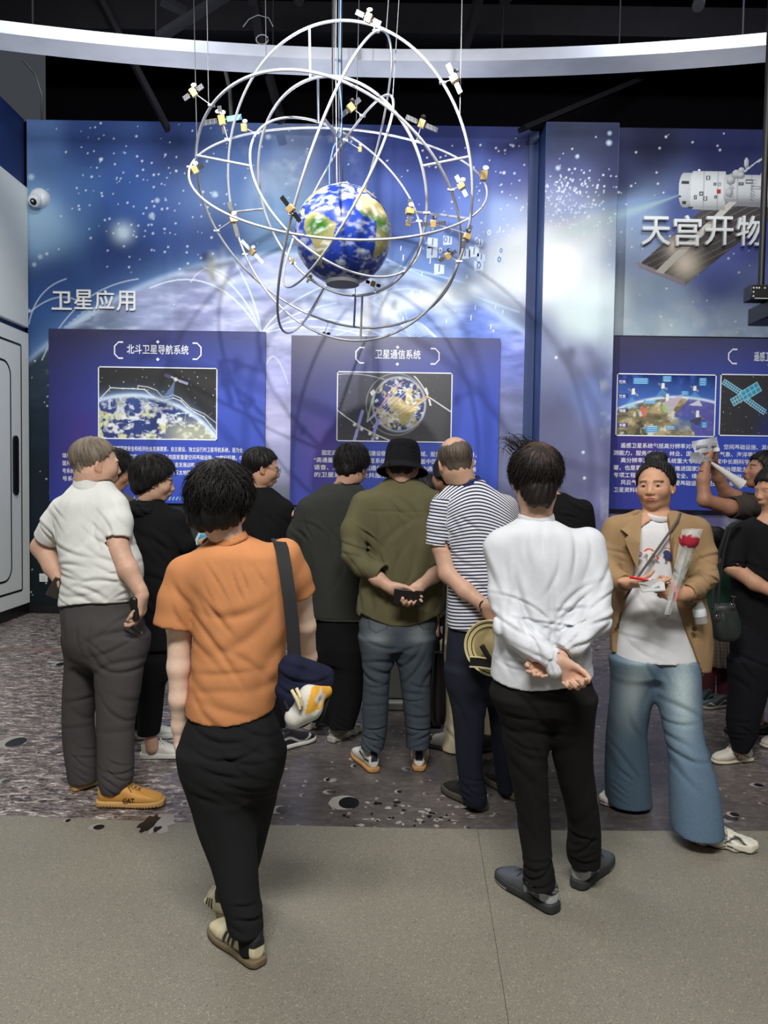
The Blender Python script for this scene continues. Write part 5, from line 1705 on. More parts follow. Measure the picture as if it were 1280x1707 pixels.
# ---- shoes
def shoe(parent, heel, toe, L=.275, style='sneaker', col=None, solecol=(.8, .8, .75), name='shoe', wide=1.0, sole_h=.028, laces=None, label=None, v=.004, ankle=None, hi=1.0, tread=False, lift=0.0):
    """heel/toe: floor points giving direction; col(L)->colour in shoe coordinates (x side, y up, z forward from the heel)"""
    heel, toe = Vector(heel), Vector(toe)
    f = (toe - heel); f.z = 0; f.normalize()
    up = Vector((0, 0, 1)); sd = f.cross(up)
    if lift:
        q_ = Matrix.Rotation(lift, 3, sd); f = q_ @ f; up = q_ @ up
    M = Matrix(((sd.x, up.x, f.x, heel.x), (sd.y, up.y, f.y, heel.y), (sd.z, up.z, f.z, heel.z + (0.002)), (0, 0, 0, 1)))
    k = L / .275
    W = wide
    rows = [(.000, 0, .058, .020 * W, .030), (.012, 0, .057, .030 * W, .041), (.045, 0, .060, .035 * W, .048), (.085, 0, .060, .036 * W, .047), (.125, 0, .053, .040 * W, .040),
            (.165, 0, .044, .045 * W, .031), (.205, 0, .038, .046 * W, .026), (.240, 0, .034, .040 * W, .021), (.262, 0, .030, .030 * W, .015), (.274, 0, .027, .016 * W, .008)]
    rows = [(z, x, cy * hi if z < .13 else cy, ax, ay * hi if z < .13 else ay) for (z, x, cy, ax, ay) in rows]
    s = SDF().u(loft(rows, expo=2.5), .01)
    s.u(rc((0, .075 * hi, .052), (0, .098 * hi, .048), .033 * W, .034 * W), .02)
    s.cut(rc((0, .092 * hi, .052), (0, .13 * hi, .048), .027, .030), .006)
    s.d(lambda X: .0012 * pn(X, 60, 3))
    Mi = np.array(M.inverted())
    loc = lambda V: (V @ Mi[:3, :3].T + Mi[:3, 3]) / k
    if style == 'chunky':
        s.d(lambda X: .0035 * np.sin((X[:, 1] * 2.2 + X[:, 2] * .8) * 130) * (X[:, 1] < .08))
    o = sdf_obj(name, s.place(M, k), v, M_shoe, parent, col=(lambda V: col(loc(V))) if callable(col) else col)
    if label: o['label'] = label
    h = sole_h
    srow = [(-.010, 0, h / 2, .016 * W, h / 2), (-.004, 0, h / 2, .027 * W, h / 2), (.015, 0, h / 2, .036 * W, h / 2), (.06, 0, h / 2, .039 * W, h / 2), (.11, 0, h / 2, .040 * W, h / 2), (.16, 0, h / 2, .047 * W, h / 2), (.205, 0, h / 2, .050 * W, h / 2),
            (.245, 0, h / 2 + .001, .044 * W, h / 2), (.27, 0, h / 2 + .002, .032 * W, h / 2), (.282, 0, h / 2 + .003, .016 * W, h / 2 - .003)]
    s2 = SDF().u(loft(srow, expo=5), .004)
    if style == 'chunky': s2.d(lambda X: .004 * np.sin(X[:, 2] * 95) * (np.abs(X[:, 0]) > .02))
    if tread: s2.cut(Prim(lambda X: np.maximum(np.maximum(X[:, 1] - .011 + .022 * np.abs(((X[:, 2] / .013) % 1) - .5), .03 - np.abs(X[:, 0])), -X[:, 1] - 1), (-.1, -.02, -.02), (.1, .02, .3)), .001)
    sc_ = solecol
    sdf_obj('sole', s2.place(M, k), v, M_sole, o, col=(lambda V: sc_(loc(V))) if callable(sc_) else np.array(sc_))
    if laces is not None:
        mb = MB()
        top = lambda z: np.interp(z, [r[0] for r in rows], [r[2] + r[4] for r in rows]) + .002
        for i, z in enumerate((.115, .132, .149, .166)):
            for a in (-1, 1):
                mb.tube([M @ (Vector((a * .020, top(z) - .006, z)) * k), M @ (Vector((a * .006, top(z + .006) + .001, z + .006)) * k), M @ (Vector((-a * .018, top(z + .014) - .004, z + .014)) * k)], .0026, 6)
        for a in (-1, 1):
            mb.tube([M @ (Vector((0, top(.112) + .004, .112)) * k), M @ (Vector((a * .022, top(.112) + .012, .105)) * k), M @ (Vector((a * .034, top(.11) - .012, .118)) * k), M @ (Vector((a * .012, top(.112), .120)) * k)], .0024, 6)
            mb.tube([M @ (Vector((0, top(.112) + .003, .112)) * k), M @ (Vector((a * .028, top(.112) - .006, .135)) * k), M @ (Vector((a * .036, top(.11) - .03, .15)) * k)], .0022, 6)
        mb.build('laces', laces, o)
    return o, M, k

# ---- garments
def chain(joints, sq=None, k=.02):
    """joints: [(point, radius), ...] -> list of prims"""
    return [rc(joints[i][0], joints[i + 1][0], joints[i][1], joints[i + 1][1]) for i in range(len(joints) - 1)]
def clip_end(p, c, n):
    c, n = V3(c), V3(n); n = n / np.linalg.norm(n)
    f0 = p.f
    return Prim(lambda X: np.maximum(f0(X), (X - c) @ n), p.lo, p.hi)
def folds(c, r, d, wl, amp, seed=0, warp=1.0):
    """a handful of separate creases round c, pinched across direction d"""
    c, d = V3(c), V3(d); d = d / np.linalg.norm(d)
    q = random.Random(seed * 31 + int(1000 * abs(c[0])) )
    n = max(2, int(2.0 * r / wl))
    K = []
    for i in range(n):
        off = (i + .5) / n * 2 - 1 + q.uniform(-.4, .4) / n
        t = Vector(d).orthogonal(); ax = Vector((0, -1, 0))
        dd = V3(Matrix.Rotation(q.uniform(-.5, .5) * warp, 3, ax) @ Vector(d))
        t2 = np.cross(dd, (0, 1, 0)); t2 = t2 / (np.linalg.norm(t2) + 1e-9)
        K.append((c + d * off * r + t2 * q.uniform(-.35, .35) * r, dd, t2, r * q.uniform(.45, .95), wl * q.uniform(.16, .30), amp * q.uniform(.5, 1.15), q.uniform(-6, 6)))
    def f(X):
        Q = X - c
        o = np.zeros(len(X)); i = np.nonzero((Q * Q).sum(1) < (1.7 * r) ** 2)[0]
        if len(i):
            Y = X[i]; acc = np.zeros(len(i))
            for (cc, dd, t2, L, w_, a_, cv) in K:
                Z = Y - cc
                u = Z @ t2
                s_ = (Z @ dd + cv * u * u * .5) / w_
                acc += a_ * np.exp(-(u / L) ** 2 - (Z[:, 1] / (r * 1.2)) ** 2) * (np.exp(-s_ * s_ * 1.6) - .55 * np.exp(-(s_ - 1.7) ** 2 * .7))
            o[i] = acc * .62
        return o
    return f
def crumple(amp, freq, seed=0, zs=.6):
    sc = np.array((1, 1, zs))
    return lambda X: amp * pn(X * sc, freq, seed)
def gravity_folds(amp, seed=0, wl=.09):
    """long soft vertical drape"""
    return lambda X: amp * np.sin((X[:, 0] * 1.0 + X[:, 1] * .8) * 2 * PI / wl + 3 * pn(X * np.array((1, 1, .35)), 6, seed))

def trows(D, rows):
    """(py, xL, xR, depth_m, dd) silhouette rows -> loft rows"""
    out = []
    for r in rows:
        py, xl, xr, dp = r[:4]; dd = r[4] if len(r) > 4 else 0
        c = P((xl + xr) / 2, py, D + dd)
        out.append((c.z, c.x, c.y, S((xr - xl) / 2, D + dd), dp / 2))
    return out
def JJ(D, js):
    """(px, py, dd, r) -> [(point, r)]"""
    return [(P(a, b, D + c), r) for (a, b, c, r) in js]

class Person:
    def __init__(s, label, base, D):
        s.D = D
        s.root = empty('person', (0, 0, 0))
        tag(s.root, label, 'person', 'visitors in the exhibition hall')
        s.body = SDF()
        s.skin = SKIN
        s.facecol = None
        s.cloth = []
    def J(s, js): return JJ(s.D, js)
    def head(s, px, py, yaw, pitch=0, roll=0, sc=1.0, dd=0, neck=None, fem=False, brow=None, lips=None, scalp=None, ear=1.0, chub=0, nr=.054, nd=0):
        c = P(px, py, s.D + dd)
        s.M = head_matrix(c, yaw, pitch, roll); s.sc = sc
        s.body.merge(head_sdf(fem, ear, chub).place(s.M, sc))
        nk = P(neck[0], neck[1], s.D + nd) if neck else c + Vector((0, 0, -.2))
        s.neck = nk
        top = s.M @ (Vector((0, -.028, -.045)) * sc)
        s.body.u(rc(top, nk, nr, nr * 1.08), .025)
        s.facecol = face_cols(s.skin, s.M, sc, brow, lips, scalp)
        return s
    def finish(s, v=.005, hidden=()):
        for c in s.cloth: s.body.d(lambda X, c=c: .032 * sstep(.006, -.008, c.ev(X, .05, True)))
        return sdf_obj('body', s.body, v, M_skin, s.root, col=s.facecol or np.array(s.skin))

def glasses(parent, M, sc, mat):
    mb = MB()
    for sx in (-1, 1):
        mb.tube([M @ (Vector((sx * .034 + .024 * math.cos(t), .104, .002 + .019 * math.sin(t))) * sc) for t in np.linspace(0, 2 * PI, 24, endpoint=False)], .0014, 6, closed=True)
        mb.tube([M @ (Vector((sx * .058, .102, .008)) * sc), M @ (Vector((sx * .078, .06, .010)) * sc), M @ (Vector((sx * .081, .0, .010)) * sc), M @ (Vector((sx * .079, -.014, .0)) * sc)], .0015, 6)
    mb.tube([M @ (Vector((-.010, .104, .006)) * sc), M @ (Vector((0, .107, .009)) * sc), M @ (Vector((.010, .104, .006)) * sc)], .0014, 6)
    return mb.build('glasses', mat, parent)
def trousers(p, hips, legs, mat, v=.006, disp=(), name='trousers', skinlegs=True, col=None, k=.05, hemcut=True):
    """hips / each leg: silhouette rows from the top down"""
    s = SDF()
    hr = trows(p.D, hips)
    hr[0] = (*hr[0][:3], hr[0][3] - .014, hr[0][4] - .014); hr[1] = (*hr[1][:3], hr[1][3] - .008, hr[1][4] - .010)
    hr[-1] = (hr[-1][0], hr[-1][1], hr[-1][2], hr[-1][3] * .84, hr[-1][4] * .8)
    s.u(loft(hr, expo=2.3), .01)
    p.body.u(loft(hr, expo=2.2, grow=-.025), .02)
    for lg in legs:
        lr = trows(p.D, lg)
        s.u(loft(lr, expo=2.2), k)
        if skinlegs: p.body.u(loft(lr, expo=2.0, grow=-.032), .02)
        if hemcut:
            z, cx, cy, ax, ay = lr[-1]
            s.cut(rc((cx, cy, z - .06), (cx, cy, z + .01), min(ax, ay) - .008, min(ax, ay) - .012), .003)
    for f in disp: s.d(f)
    p.cloth.append(s)
    return sdf_obj(name, s, v, mat, p.root, col=col)

def shirt(p, rows, sleeves, mat, v=.006, disp=(), name='shirt', neck_r=.066, neck_off=(0, 0, .045), k=.045, extra=(), cuts=(), col=None, skin_core=True, expo=2.3, hem=None, attr=None, ends=True):
    """sleeves: list of joint lists (px, py, dd, r); the last joint is the sleeve end"""
    s = SDF()
    tr = trows(p.D, rows)
    s.u(loft(tr, expo=expo), .01)
    if skin_core: p.body.u(loft(tr, expo=2.2, grow=-.03), .02)
    sl_ends = []
    for js in sleeves:
        q = JJ(p.D, js)
        a, b = q[-2][0], q[-1][0]
        d = (b - a).normalized()
        pr = chain(q)
        pr[-1] = clip_end(pr[-1], b, d)
        for i, c in enumerate(pr): s.u(c, k if i == 0 else .02)
        sl_ends.append((b, d, q[-1][1]))
    for (e, kk) in extra: s.u(e, kk)
    if neck_r:
        n = p.neck + Vector(neck_off)
        s.cut(rc(n, n + (p.M @ Vector((0, 0, 0)) - p.neck).normalized() * .12, neck_r, neck_r * 1.05), .006)
    if ends:
        for (b, d, r) in sl_ends: s.cut(rc(b - d * .002, b + d * .004, max(.01, r - .014)), .003)
    if hem is not None: s.post.append(hem)
    p.cloth.append(s)
    for c in cuts: s.cut(*c)
    for f in disp: s.d(f)
    if attr is None: return sdf_obj(name, s, v, mat, p.root, col=col)
    V, F = polygonize(s, v)
    return np_mesh(name, V, F, mat, p.root, attrs=attr(V), cols=None if col is None else col(V))

def arm(p, js, k=.02):
    for c in chain(JJ(p.D, js)): p.body.u(c, k)

def collar(p, mat, r=.066, h=.04, t=.006, tilt=.0, off=(0, 0, .02), name='collar', v=.004, col=None, sq=.9, axis=None, open_front=False):
    """standing / folded collar round the neck"""
    n = p.neck + Vector(off)
    ax = ((p.M @ Vector((0, -.01, -.02))) - p.neck).normalized() if axis is None else Vector(axis).normalized()
    s = SDF().u(rc(n, n + ax * h, r + t, r * .93 + t), .01)
    s.cut(rc(n - ax * .06, n + ax * (h + .08), r, r * .9), .003)
    a = V3(ax); c0 = V3(n)
    s.keep(lambda X: np.maximum((X - c0) @ a - h, -((X - c0) @ a) - .012), .004)
    s.d(crumple(.0015, 30, 2))
    return sdf_obj(name, s, v, mat, p.root, col=col)
BLACK_H, GREY_H, DARK_H = lin(20, 17, 17), lin(104, 94, 82), lin(34, 27, 24)

# ================= person in the white long-sleeved top (right foreground)
def person_white():
    D = 2.68
    p = Person('person in white long-sleeved top and black trousers, hands clasped behind the back', None, D)
    p.skin = lin(206, 166, 142)
    p.head(893, 800, 4, 14, -3, 1.0, neck=(893, 876), scalp=lambda L: ((L[:, 2] > -.02) & (L[:, 1] < .06)) * .9)
    # arms and hands
    arm(p, [(838, 918, 0, .050), (848, 1044, -.10, .041), (925, 1102, -.19, .030)])
    arm(p, [(980, 908, 0, .050), (992, 1032, -.10, .041), (938, 1091, -.155, .029)])
    w = P(926, 1103, D - .19)
    p.body.merge(hand_sdf(w, (.74, -.05, -.66), (.0, -1, -.1), -1, .95, (.75, .95, 1.0, 1.05), .05, .25, .35))
    w = P(934, 1093, D - .15)
    p.body.merge(hand_sdf(w, (-.86, .05, -.42), (-.1, -1, 0), 1, .93, (.55, .6, .7, .8), .04, .4, .6))
    white = cloth('white_jersey', lin(216, 219, 224), weave=900, bump=.12)
    rows = [(866, 862, 924, .13), (876, 846, 944, .16), (888, 826, 966, .19), (905, 818, 985, .21), (935, 822, 988, .235), (985, 828, 984, .245), (1030, 826, 982, .245), (1075, 822, 984, .25), (1115, 818, 988, .26), (1172, 816, 991, .265)]
    sl = [[(836, 918, 0, .066), (839, 990, -.04, .058), (848, 1046, -.10, .052), (884, 1076, -.15, .045), (921, 1099, -.185, .040)],
          [(978, 908, 0, .067), (990, 975, -.04, .060), (991, 1032, -.10, .055), (962, 1066, -.14, .046), (940, 1086, -.16, .037)]]
    e1, e2 = P(848, 1046, D - .1), P(992, 1032, D - .1)
    c0 = P(905, 1050, D - .12)
    hl, hr = P(815, 1136, D), P(989, 1132, D); hm = P(895, 1153, D - .13)
    def hem(X):
        x = (X[:, 0] - hm.x) / (hr.x - hl.x) * 2
        return (hm.z + .03 * x * x + .02 * np.sin(x * 4) * .2) - X[:, 2]
    disp = [folds(e1, .13, (.75, .1, .65), .034, .014, 1, 1.2), folds(e2, .14, (-.75, .1, .65), .036, .015, 2, 1.2), folds(P(890, 1080, D - .15), .12, (.6, 0, .8), .03, .011, 3, 1.2), folds(P(960, 1060, D - .15), .11, (-.5, 0, .9), .03, .011, 4, 1.2),
            folds(P(860, 930, D - .1), .12, (.9, 0, .35), .05, .010, 5, .8), folds(P(975, 940, D - .1), .12, (-.9, 0, .35), .05, .010, 6, .8), folds(c0, .16, (1, 0, .15), .07, .014, 7, .9), folds(P(900, 1130, D - .12), .2, (.5, 0, 1), .09, .006, 8, .8),
            folds(P(900, 960, D - .1), .2, (1, 0, .1), .10, .008, 9, .6), crumple(.003, 12, 3)]
    shirt(p, rows, sl, white, .0052, disp, 'long_sleeved_top', neck_r=.062, neck_off=(0, -.005, .035), hem=hem, ends=False)
    collar(p, white, .062, .022, .005, off=(0, -.003, .022), name='neckband')
    # loose cuff hanging over the wrist
    s = SDF().u(rc(P(919, 1095, D - .185), P(925, 1118, D - .20), .034, .026), .01); s.cut(rc(P(930, 1100, D - .185), P(955, 1118, D - .2), .03, .03), .004); s.d(folds(P(922, 1105, D - .2), .06, (1, 0, .4), .02, .006, 2))
    sdf_obj('cuff', s, .004, white, p.root)
    MB().tube([P(937 + 7.5 * math.cos(t), 1093 + 5.5 * math.sin(t), D - .155 - .026 * math.sin(t + .6)) for t in np.linspace(0, 2 * PI, 28, endpoint=False)], .0065, 8, closed=True).build('watch_strap', flat('strap_brown', lin(104, 66, 42), .55), p.root)
    black = cloth('black_trousers', lin(24, 23, 23), weave=800, bump=.15)
    hips = [(1120, 824, 986, .24), (1150, 815, 991, .26), (1180, 822, 990, .26)]
    legL = [(1160, 822, 914, .235, .0), (1200, 834, 914, .20), (1240, 840, 912, .185), (1290, 850, 912, .17), (1342, 859, 915, .155), (1383, 863, 918, .15), (1425, 870, 920, .145, -.02), (1456, 873, 925, .15, -.03), (1474, 871, 925, .152, -.04)]
    legR = [(1160, 902, 990, .235, .0), (1200, 914, 989, .20), (1240, 918, 988, .185, .02), (1290, 927, 990, .165, .04), (1342, 940, 997, .155, .06), (1383, 946, 1001, .15, .08), (1415, 944, 1001, .145, .09), (1428, 945, 1000, .145, .10), (1438, 948, 999, .145, .10)]
    dd = [folds(P(875, 1200, D - .1), .12, (.35, 0, 1), .045, .010, 1, 1), folds(P(885, 1255, D - .08), .12, (.6, 0, .9), .055, .009, 2, 1), folds(P(890, 1465, D - .06), .09, (.15, 0, 1), .028, .012, 3, 1.4), folds(P(975, 1430, D), .08, (-.2, 0, 1), .026, .011, 4, 1.4), folds(P(880, 1350, D - .05), .15, (.8, 0, .6), .07, .006, 5, 1), folds(P(960, 1300, D), .18, (-.7, 0, .7), .08, .006, 5, 1), crumple(.0025, 14, 5)]
    trousers(p, hips, [legL, legR], black, .0055, dd)
    def sc(L):
        c = np.tile(np.array(lin(84, 88, 96)), (len(L), 1)); x, y, z = np.abs(L[:, 0]), L[:, 1], L[:, 2]
        c = over(c, ((z < .04) * (y > .030) * (y < .064 + z * .2)) * 1., lin(186, 188, 190)); c = over(c, ((z < .05) * (y >= .064 + z * .2) * (y < .090)) * 1., lin(26, 27, 30))
        c = over(c, ((np.abs(z - .105) < .007) * (x > .018)) * 1., lin(170, 172, 176)); c = over(c, (np.abs(z - .075 - (y - .06) * .6) < .0045) * (y < .08) * (y > .045) * .8, lin(160, 164, 170))
        c = over(c, (y < .032) * (z > .02) * 1., lin(52, 55, 62))
        c = over(c, np.clip(1.6 - np.hypot(L[:, 0] / .013, (y - .077) / .006), 0, 1) * (z < .02), lin(200, 200, 200)); c = over(c, np.clip(1.6 - np.hypot(L[:, 0] / .008, (y - .077) / .0032), 0, 1) * (z < .02), lin(40, 42, 46))
        return c
    so = lambda L: np.where(((L[:, 2] > .19) & (L[:, 1] < .010))[:, None], np.array(lin(205, 205, 196)), np.array(lin(46, 46, 48)))
    shoe(p.root, G(924, 1522), G(850, 1474), .285, 'sneaker', sc, so, laces=flat('lace_grey', lin(60, 62, 66), .8), sole_h=.034)
    shoe(p.root, G(962, 1482), G(1006, 1440), .285, 'sneaker', sc, so, laces=flat('lace_grey', lin(60, 62, 66), .8), sole_h=.034)
    ax = lambda X: np.array(X)
    # short hair, thinning brown whorl at the crown, unruly tuft on the left
    hair(p.root, p.M, p.sc, lin(30, 24, 22), .015, -.120, -.050, .07, (.12, -.72, .68), 2100, .006, 1.35, .0015, 3, .0045, .7, .0, colvar=.6, fade=.004, thin=((.14, -.78, .62), .62, lin(112, 84, 66), .75))
    mb = MB(); q = random.Random(5)
    for i in range(70):
        a = q.uniform(-1.0, .6); b0 = P(880 + a * 28 + q.gauss(0, 4), 745 + q.gauss(0, 6), D + q.uniform(-.03, .06)); s_ = q.uniform(.5, 1)
        mb.tube([b0, b0 + Vector((-.01 - .012 * s_, -.01, .022 * s_)), b0 + Vector((-.036 * s_ - .01, -.012, .03 * s_)), b0 + Vector((-.062 * s_ + q.gauss(0, .01), -.01, .008 * s_ + q.gauss(0, .012)))], [.0016, .0014, .001, .0004], 4)
    mb.build('hair_tuft', flat('hair_dark', lin(26, 21, 20), .45), p.root)
    p.finish(.0036)
    return p
person_white()

# ================= person in the orange T-shirt (left foreground)
def person_orange():
    D = 2.42
    p = Person('person in orange T-shirt and black jogging trousers, walking away with a sling bag', None, D)
    p.skin = lin(240, 208, 186)
    p.head(368, 842, 18, 8, 4, .97, neck=(384, 906), fem=True, scalp=lambda L: ((L[:, 2] > -.03) & (L[:, 1] < .06)) * .9, nr=.050)
    arm(p, [(302, 965, 0, .046), (300, 1040, .01, .043), (298, 1112, .02, .036), (299, 1165, .03, .032), (299, 1210, .05, .024), (301, 1240, .06, .022)])
    arm(p, [(478, 930, .04, .042), (500, 985, .10, .038), (510, 1043, .16, .032), (515, 1095, .24, .027), (512, 1120, .3, .024)])
    p.body.merge(hand_sdf(P(512, 1120, D + .3), (0, .5, -.8), (-1, 0, 0), 1, .85))
    p.body.merge(hand_sdf(P(301, 1236, D + .06), (.05, .2, -.95), (1, 0, 0), 1, .85))
    orange = cloth('orange_jersey', lin(204, 138, 90), weave=900, bump=.12)
    rows = [(893, 358, 414, .11, .03), (904, 345, 440, .15, .02), (920, 325, 470, .18), (940, 308, 482, .20), (965, 305, 487, .21), (1000, 318, 487, .215), (1050, 322, 482, .215), (1085, 322, 477, .215), (1115, 318, 472, .215), (1150, 314, 465, .22), (1175, 311, 459, .225), (1215, 310, 457, .225)]
    sl = [[(308, 958, 0, .058), (298, 1000, 0, .062), (291, 1043, .0, .068)], [(474, 925, .03, .056), (489, 960, .07, .053), (502, 990, .10, .050)]]
    hl, hr = P(311, 1186, D), P(457, 1180, D)
    def hem(X):
        t = np.clip((X[:, 0] - hl.x) / (hr.x - hl.x), 0, 1)
        return hl.z + (hr.z - hl.z) * t - .022 * np.clip(4 * t * (1 - t), 0, 1) - X[:, 2]
    disp = [folds(P(345, 1075, D - .08), .14, (.55, 0, .85), .07, .010, 1, .8), folds(P(440, 1080, D - .08), .16, (-.5, 0, .85), .08, .008, 2, .8), folds(P(320, 1000, D - .05), .09, (.8, 0, .6), .04, .008, 3, 1), folds(P(400, 970, D - .1), .08, (1, 0, .25), .035, .006, 4, .8), folds(P(380, 1150, D - .1), .16, (.3, 0, 1), .06, .007, 5, 1), crumple(.003, 10, 6)]
    shirt(p, rows, sl, orange, .0055, disp, 't_shirt', neck_r=.056, neck_off=(0, -.01, .03), hem=hem)
    collar(p, orange, .056, .018, .005, off=(0, -.006, .008), name='neckband')
    # stitched hem lines
    black = cloth('black_jersey', lin(30, 30, 31), weave=800, bump=.15)
    hips = [(1165, 320, 450, .20), (1190, 312, 459, .225), (1235, 300, 472, .245), (1282, 304, 468, .25), (1318, 312, 462, .225)]
    legN = [(1250, 303, 408, .24, 0), (1295, 310, 412, .23, -.01), (1340, 320, 418, .205, -.02), (1387, 332, 424, .18, -.03), (1440, 354, 428, .16, -.05), (1488, 366, 431, .15, -.07), (1520, 376, 436, .145, -.08), (1545, 382, 438, .14, -.09), (1556, 396, 438, .115, -.09), (1582, 400, 437, .105, -.09)]
    legF = [(1250, 400, 470, .22, .02), (1295, 404, 466, .20, .06), (1340, 402, 457, .175, .10), (1387, 396, 445, .16, .14), (1440, 385, 432, .145, .18), (1488, 372, 415, .13, .2), (1515, 374, 410, .12, .2)]
    cr = P(412, 1270, D - .1)
    dd = [folds(P(360, 1290, D - .12), .12, (.25, 0, 1), .045, .011, 1, .9), folds(cr, .10, (.35, 0, 1), .04, .010, 2, .9), folds(P(410, 1535, D - .12), .07, (.2, 0, 1), .03, .012, 3, 1.2), folds(P(385, 1400, D - .1), .18, (.8, 0, .5), .09, .006, 4, .8), crumple(.003, 9, 7)]
    trousers(p, hips, [legN, legF], black, .0055, dd, 'jogging_trousers')
    def sc(L):
        c = np.tile(np.array(lin(226, 216, 180)), (len(L), 1)); x, y, z = L[:, 0], L[:, 1], L[:, 2]
        for k in range(3): c = over(c, np.clip(1.8 - np.abs(z - .105 - k * .022 + (y - .04) * .45) / .0058, 0, 1) * (np.abs(x) > .022) * (y > .026) * (y < .075), lin(22, 22, 24))
        c = over(c, ((z < .045) * (y > .066)) * 1., lin(26, 26, 28)); c = over(c, ((z > .19) * (y > .03)) * .5, lin(206, 190, 150)); c = over(c, (np.abs(y - .034) < .002) * .4, lin(180, 165, 130))
        return c
    gum = lin(112, 96, 72)
    shoe(p.root, G(432, 1612), G(366, 1558), .265, 'sneaker', sc, gum, laces=M_lace, sole_h=.026)
    shoe(p.root, G(386, 1536), G(366, 1508), .265, 'sneaker', sc, gum, laces=M_lace, sole_h=.026, lift=-.35)
    s = SDF().u(rc(P(419, 1572, D - .09), P(424, 1596, D - .085), .037, .036), .01)
    sdf_obj('sock', s, .005, cloth('sock_white', lin(220, 222, 224)), p.root)
    hair(p.root, p.M, p.sc, BLACK_H, .026, -.092, -.045, .085, (.05, -.35, .93), 2100, .008, 1.2, .0017, 8, .005, .8, .02, top=.008, droop=.006, colvar=.45)
    p.finish(.0042)
    return p
po = person_orange()

# the sling bag on the orange T-shirt's shoulder
def sling_bag():
    D = 2.23
    o0 = P(505, 1150, D)
    root = empty('sling_bag', (0, 0, 0))
    tag(root, 'navy and white sling bag with a yellow patch at the hip of the orange T-shirt', 'bag')
    navy = cloth('navy_nylon', lin(30, 32, 54), weave=500, bump=.2)
    s = SDF()
    s.u(rc(P(487, 1115, D), P(528, 1140, D + .06), .045, .05), .02); s.u(rc(P(476, 1150, D - .01), P(492, 1190, D), .034, .034), .03); s.u(rc(P(515, 1128, D + .03), P(545, 1122, D + .09), .042, .016), .03); s.u(rc(P(505, 1150, D + .02), P(500, 1185, D + .02), .05, .045), .03)
    s.d(crumple(.004, 16, 4)); s.d(folds(P(500, 1120, D - .04), .09, (.5, 0, 1), .035, .008, 2))
    sdf_obj('bag_body', s, .0045, navy, root)
    s = SDF(); s.u(rc(P(515, 1160, D - .035), P(543, 1152, D + .03), .034, .02), .02); s.u(rc(P(492, 1196, D - .035), P(515, 1180, D - .03), .032, .04), .03); s.d(folds(P(505, 1175, D - .07), .07, (1, 0, -.3), .05, .006, 2))
    def pc(V):
        d = V - V3(P(532, 1160, D)); x, z = d[:, 0], d[:, 2]
        c = np.tile(np.array(lin(214, 212, 202)), (len(V), 1))
        m = (x > -.028 + z * .25) & (z > -.026 + x * .3) & (z < .04); c = over(c, m * 1., lin(226, 168, 62))
        c = over(c, np.clip(1.6 - (np.abs(x - .006) / .014 + np.abs(z - .006) / .024) * 1.3, 0, 1) * m, lin(232, 230, 224)); c = over(c, np.clip(1.6 - np.hypot((x - .006) / .004, (z - .006) / .007), 0, 1) * m, lin(170, 172, 180))
        return c
    sdf_obj('front_pocket', s, .0035, M_dye, root, col=pc)
    mb = MB()
    for (a, b) in (((486, 1150), (500, 1182)), ((494, 1147), (503, 1176))): mb.tube([P(*a, D - .075), P((a[0] + b[0]) / 2 + 2, (a[1] + b[1]) / 2, D - .085), P(*b, D - .08)], [.005, .006, .004], 8)
    mb.build('zip_pull', flat('pull_cream', lin(226, 212, 168), .6), root)
    mb = MB(); mb.tube([P(528, 1210, D), P(540, 1186, D - .0), P(548, 1160, D + .03)], .006, 8); mb.tube([P(474, 1168, D - .04), P(486, 1196, D - .045)], .006, 8); mb.build('webbing', flat('webbing_black', lin(18, 18, 22), .7), root)
    # broad strap over the shoulder and down the back
    path = [(462, 899, 2.50), (466, 904, 2.42), (470, 915, 2.36), (476, 950, 2.315), (483, 1000, 2.295), (488, 1050, 2.285), (491, 1100, 2.275)]
    pts = [P(*q) for q in path]
    mb = MB(); vs = []; fs = []
    for i, a in enumerate(pts):
        t = (pts[min(i + 1, len(pts) - 1)] - pts[max(i - 1, 0)]).normalized()
        sd = t.cross(Vector((.25, -1, .25))).normalized(); nn = sd.cross(t)
        for (u_, w_) in ((-.021, -.0025), (.021, -.0025), (.021, .0025), (-.021, .0025)): vs.append(a + sd * u_ + nn * w_)
    for i in range(len(pts) - 1):
        for j in range(4): fs.append((i * 4 + j, i * 4 + (j + 1) % 4, i * 4 + 4 + (j + 1) % 4, i * 4 + 4 + j))
    mb.add(vs, fs); mb.build('strap', flat('strap_black', lin(22, 22, 24), .8), root)
sling_bag()
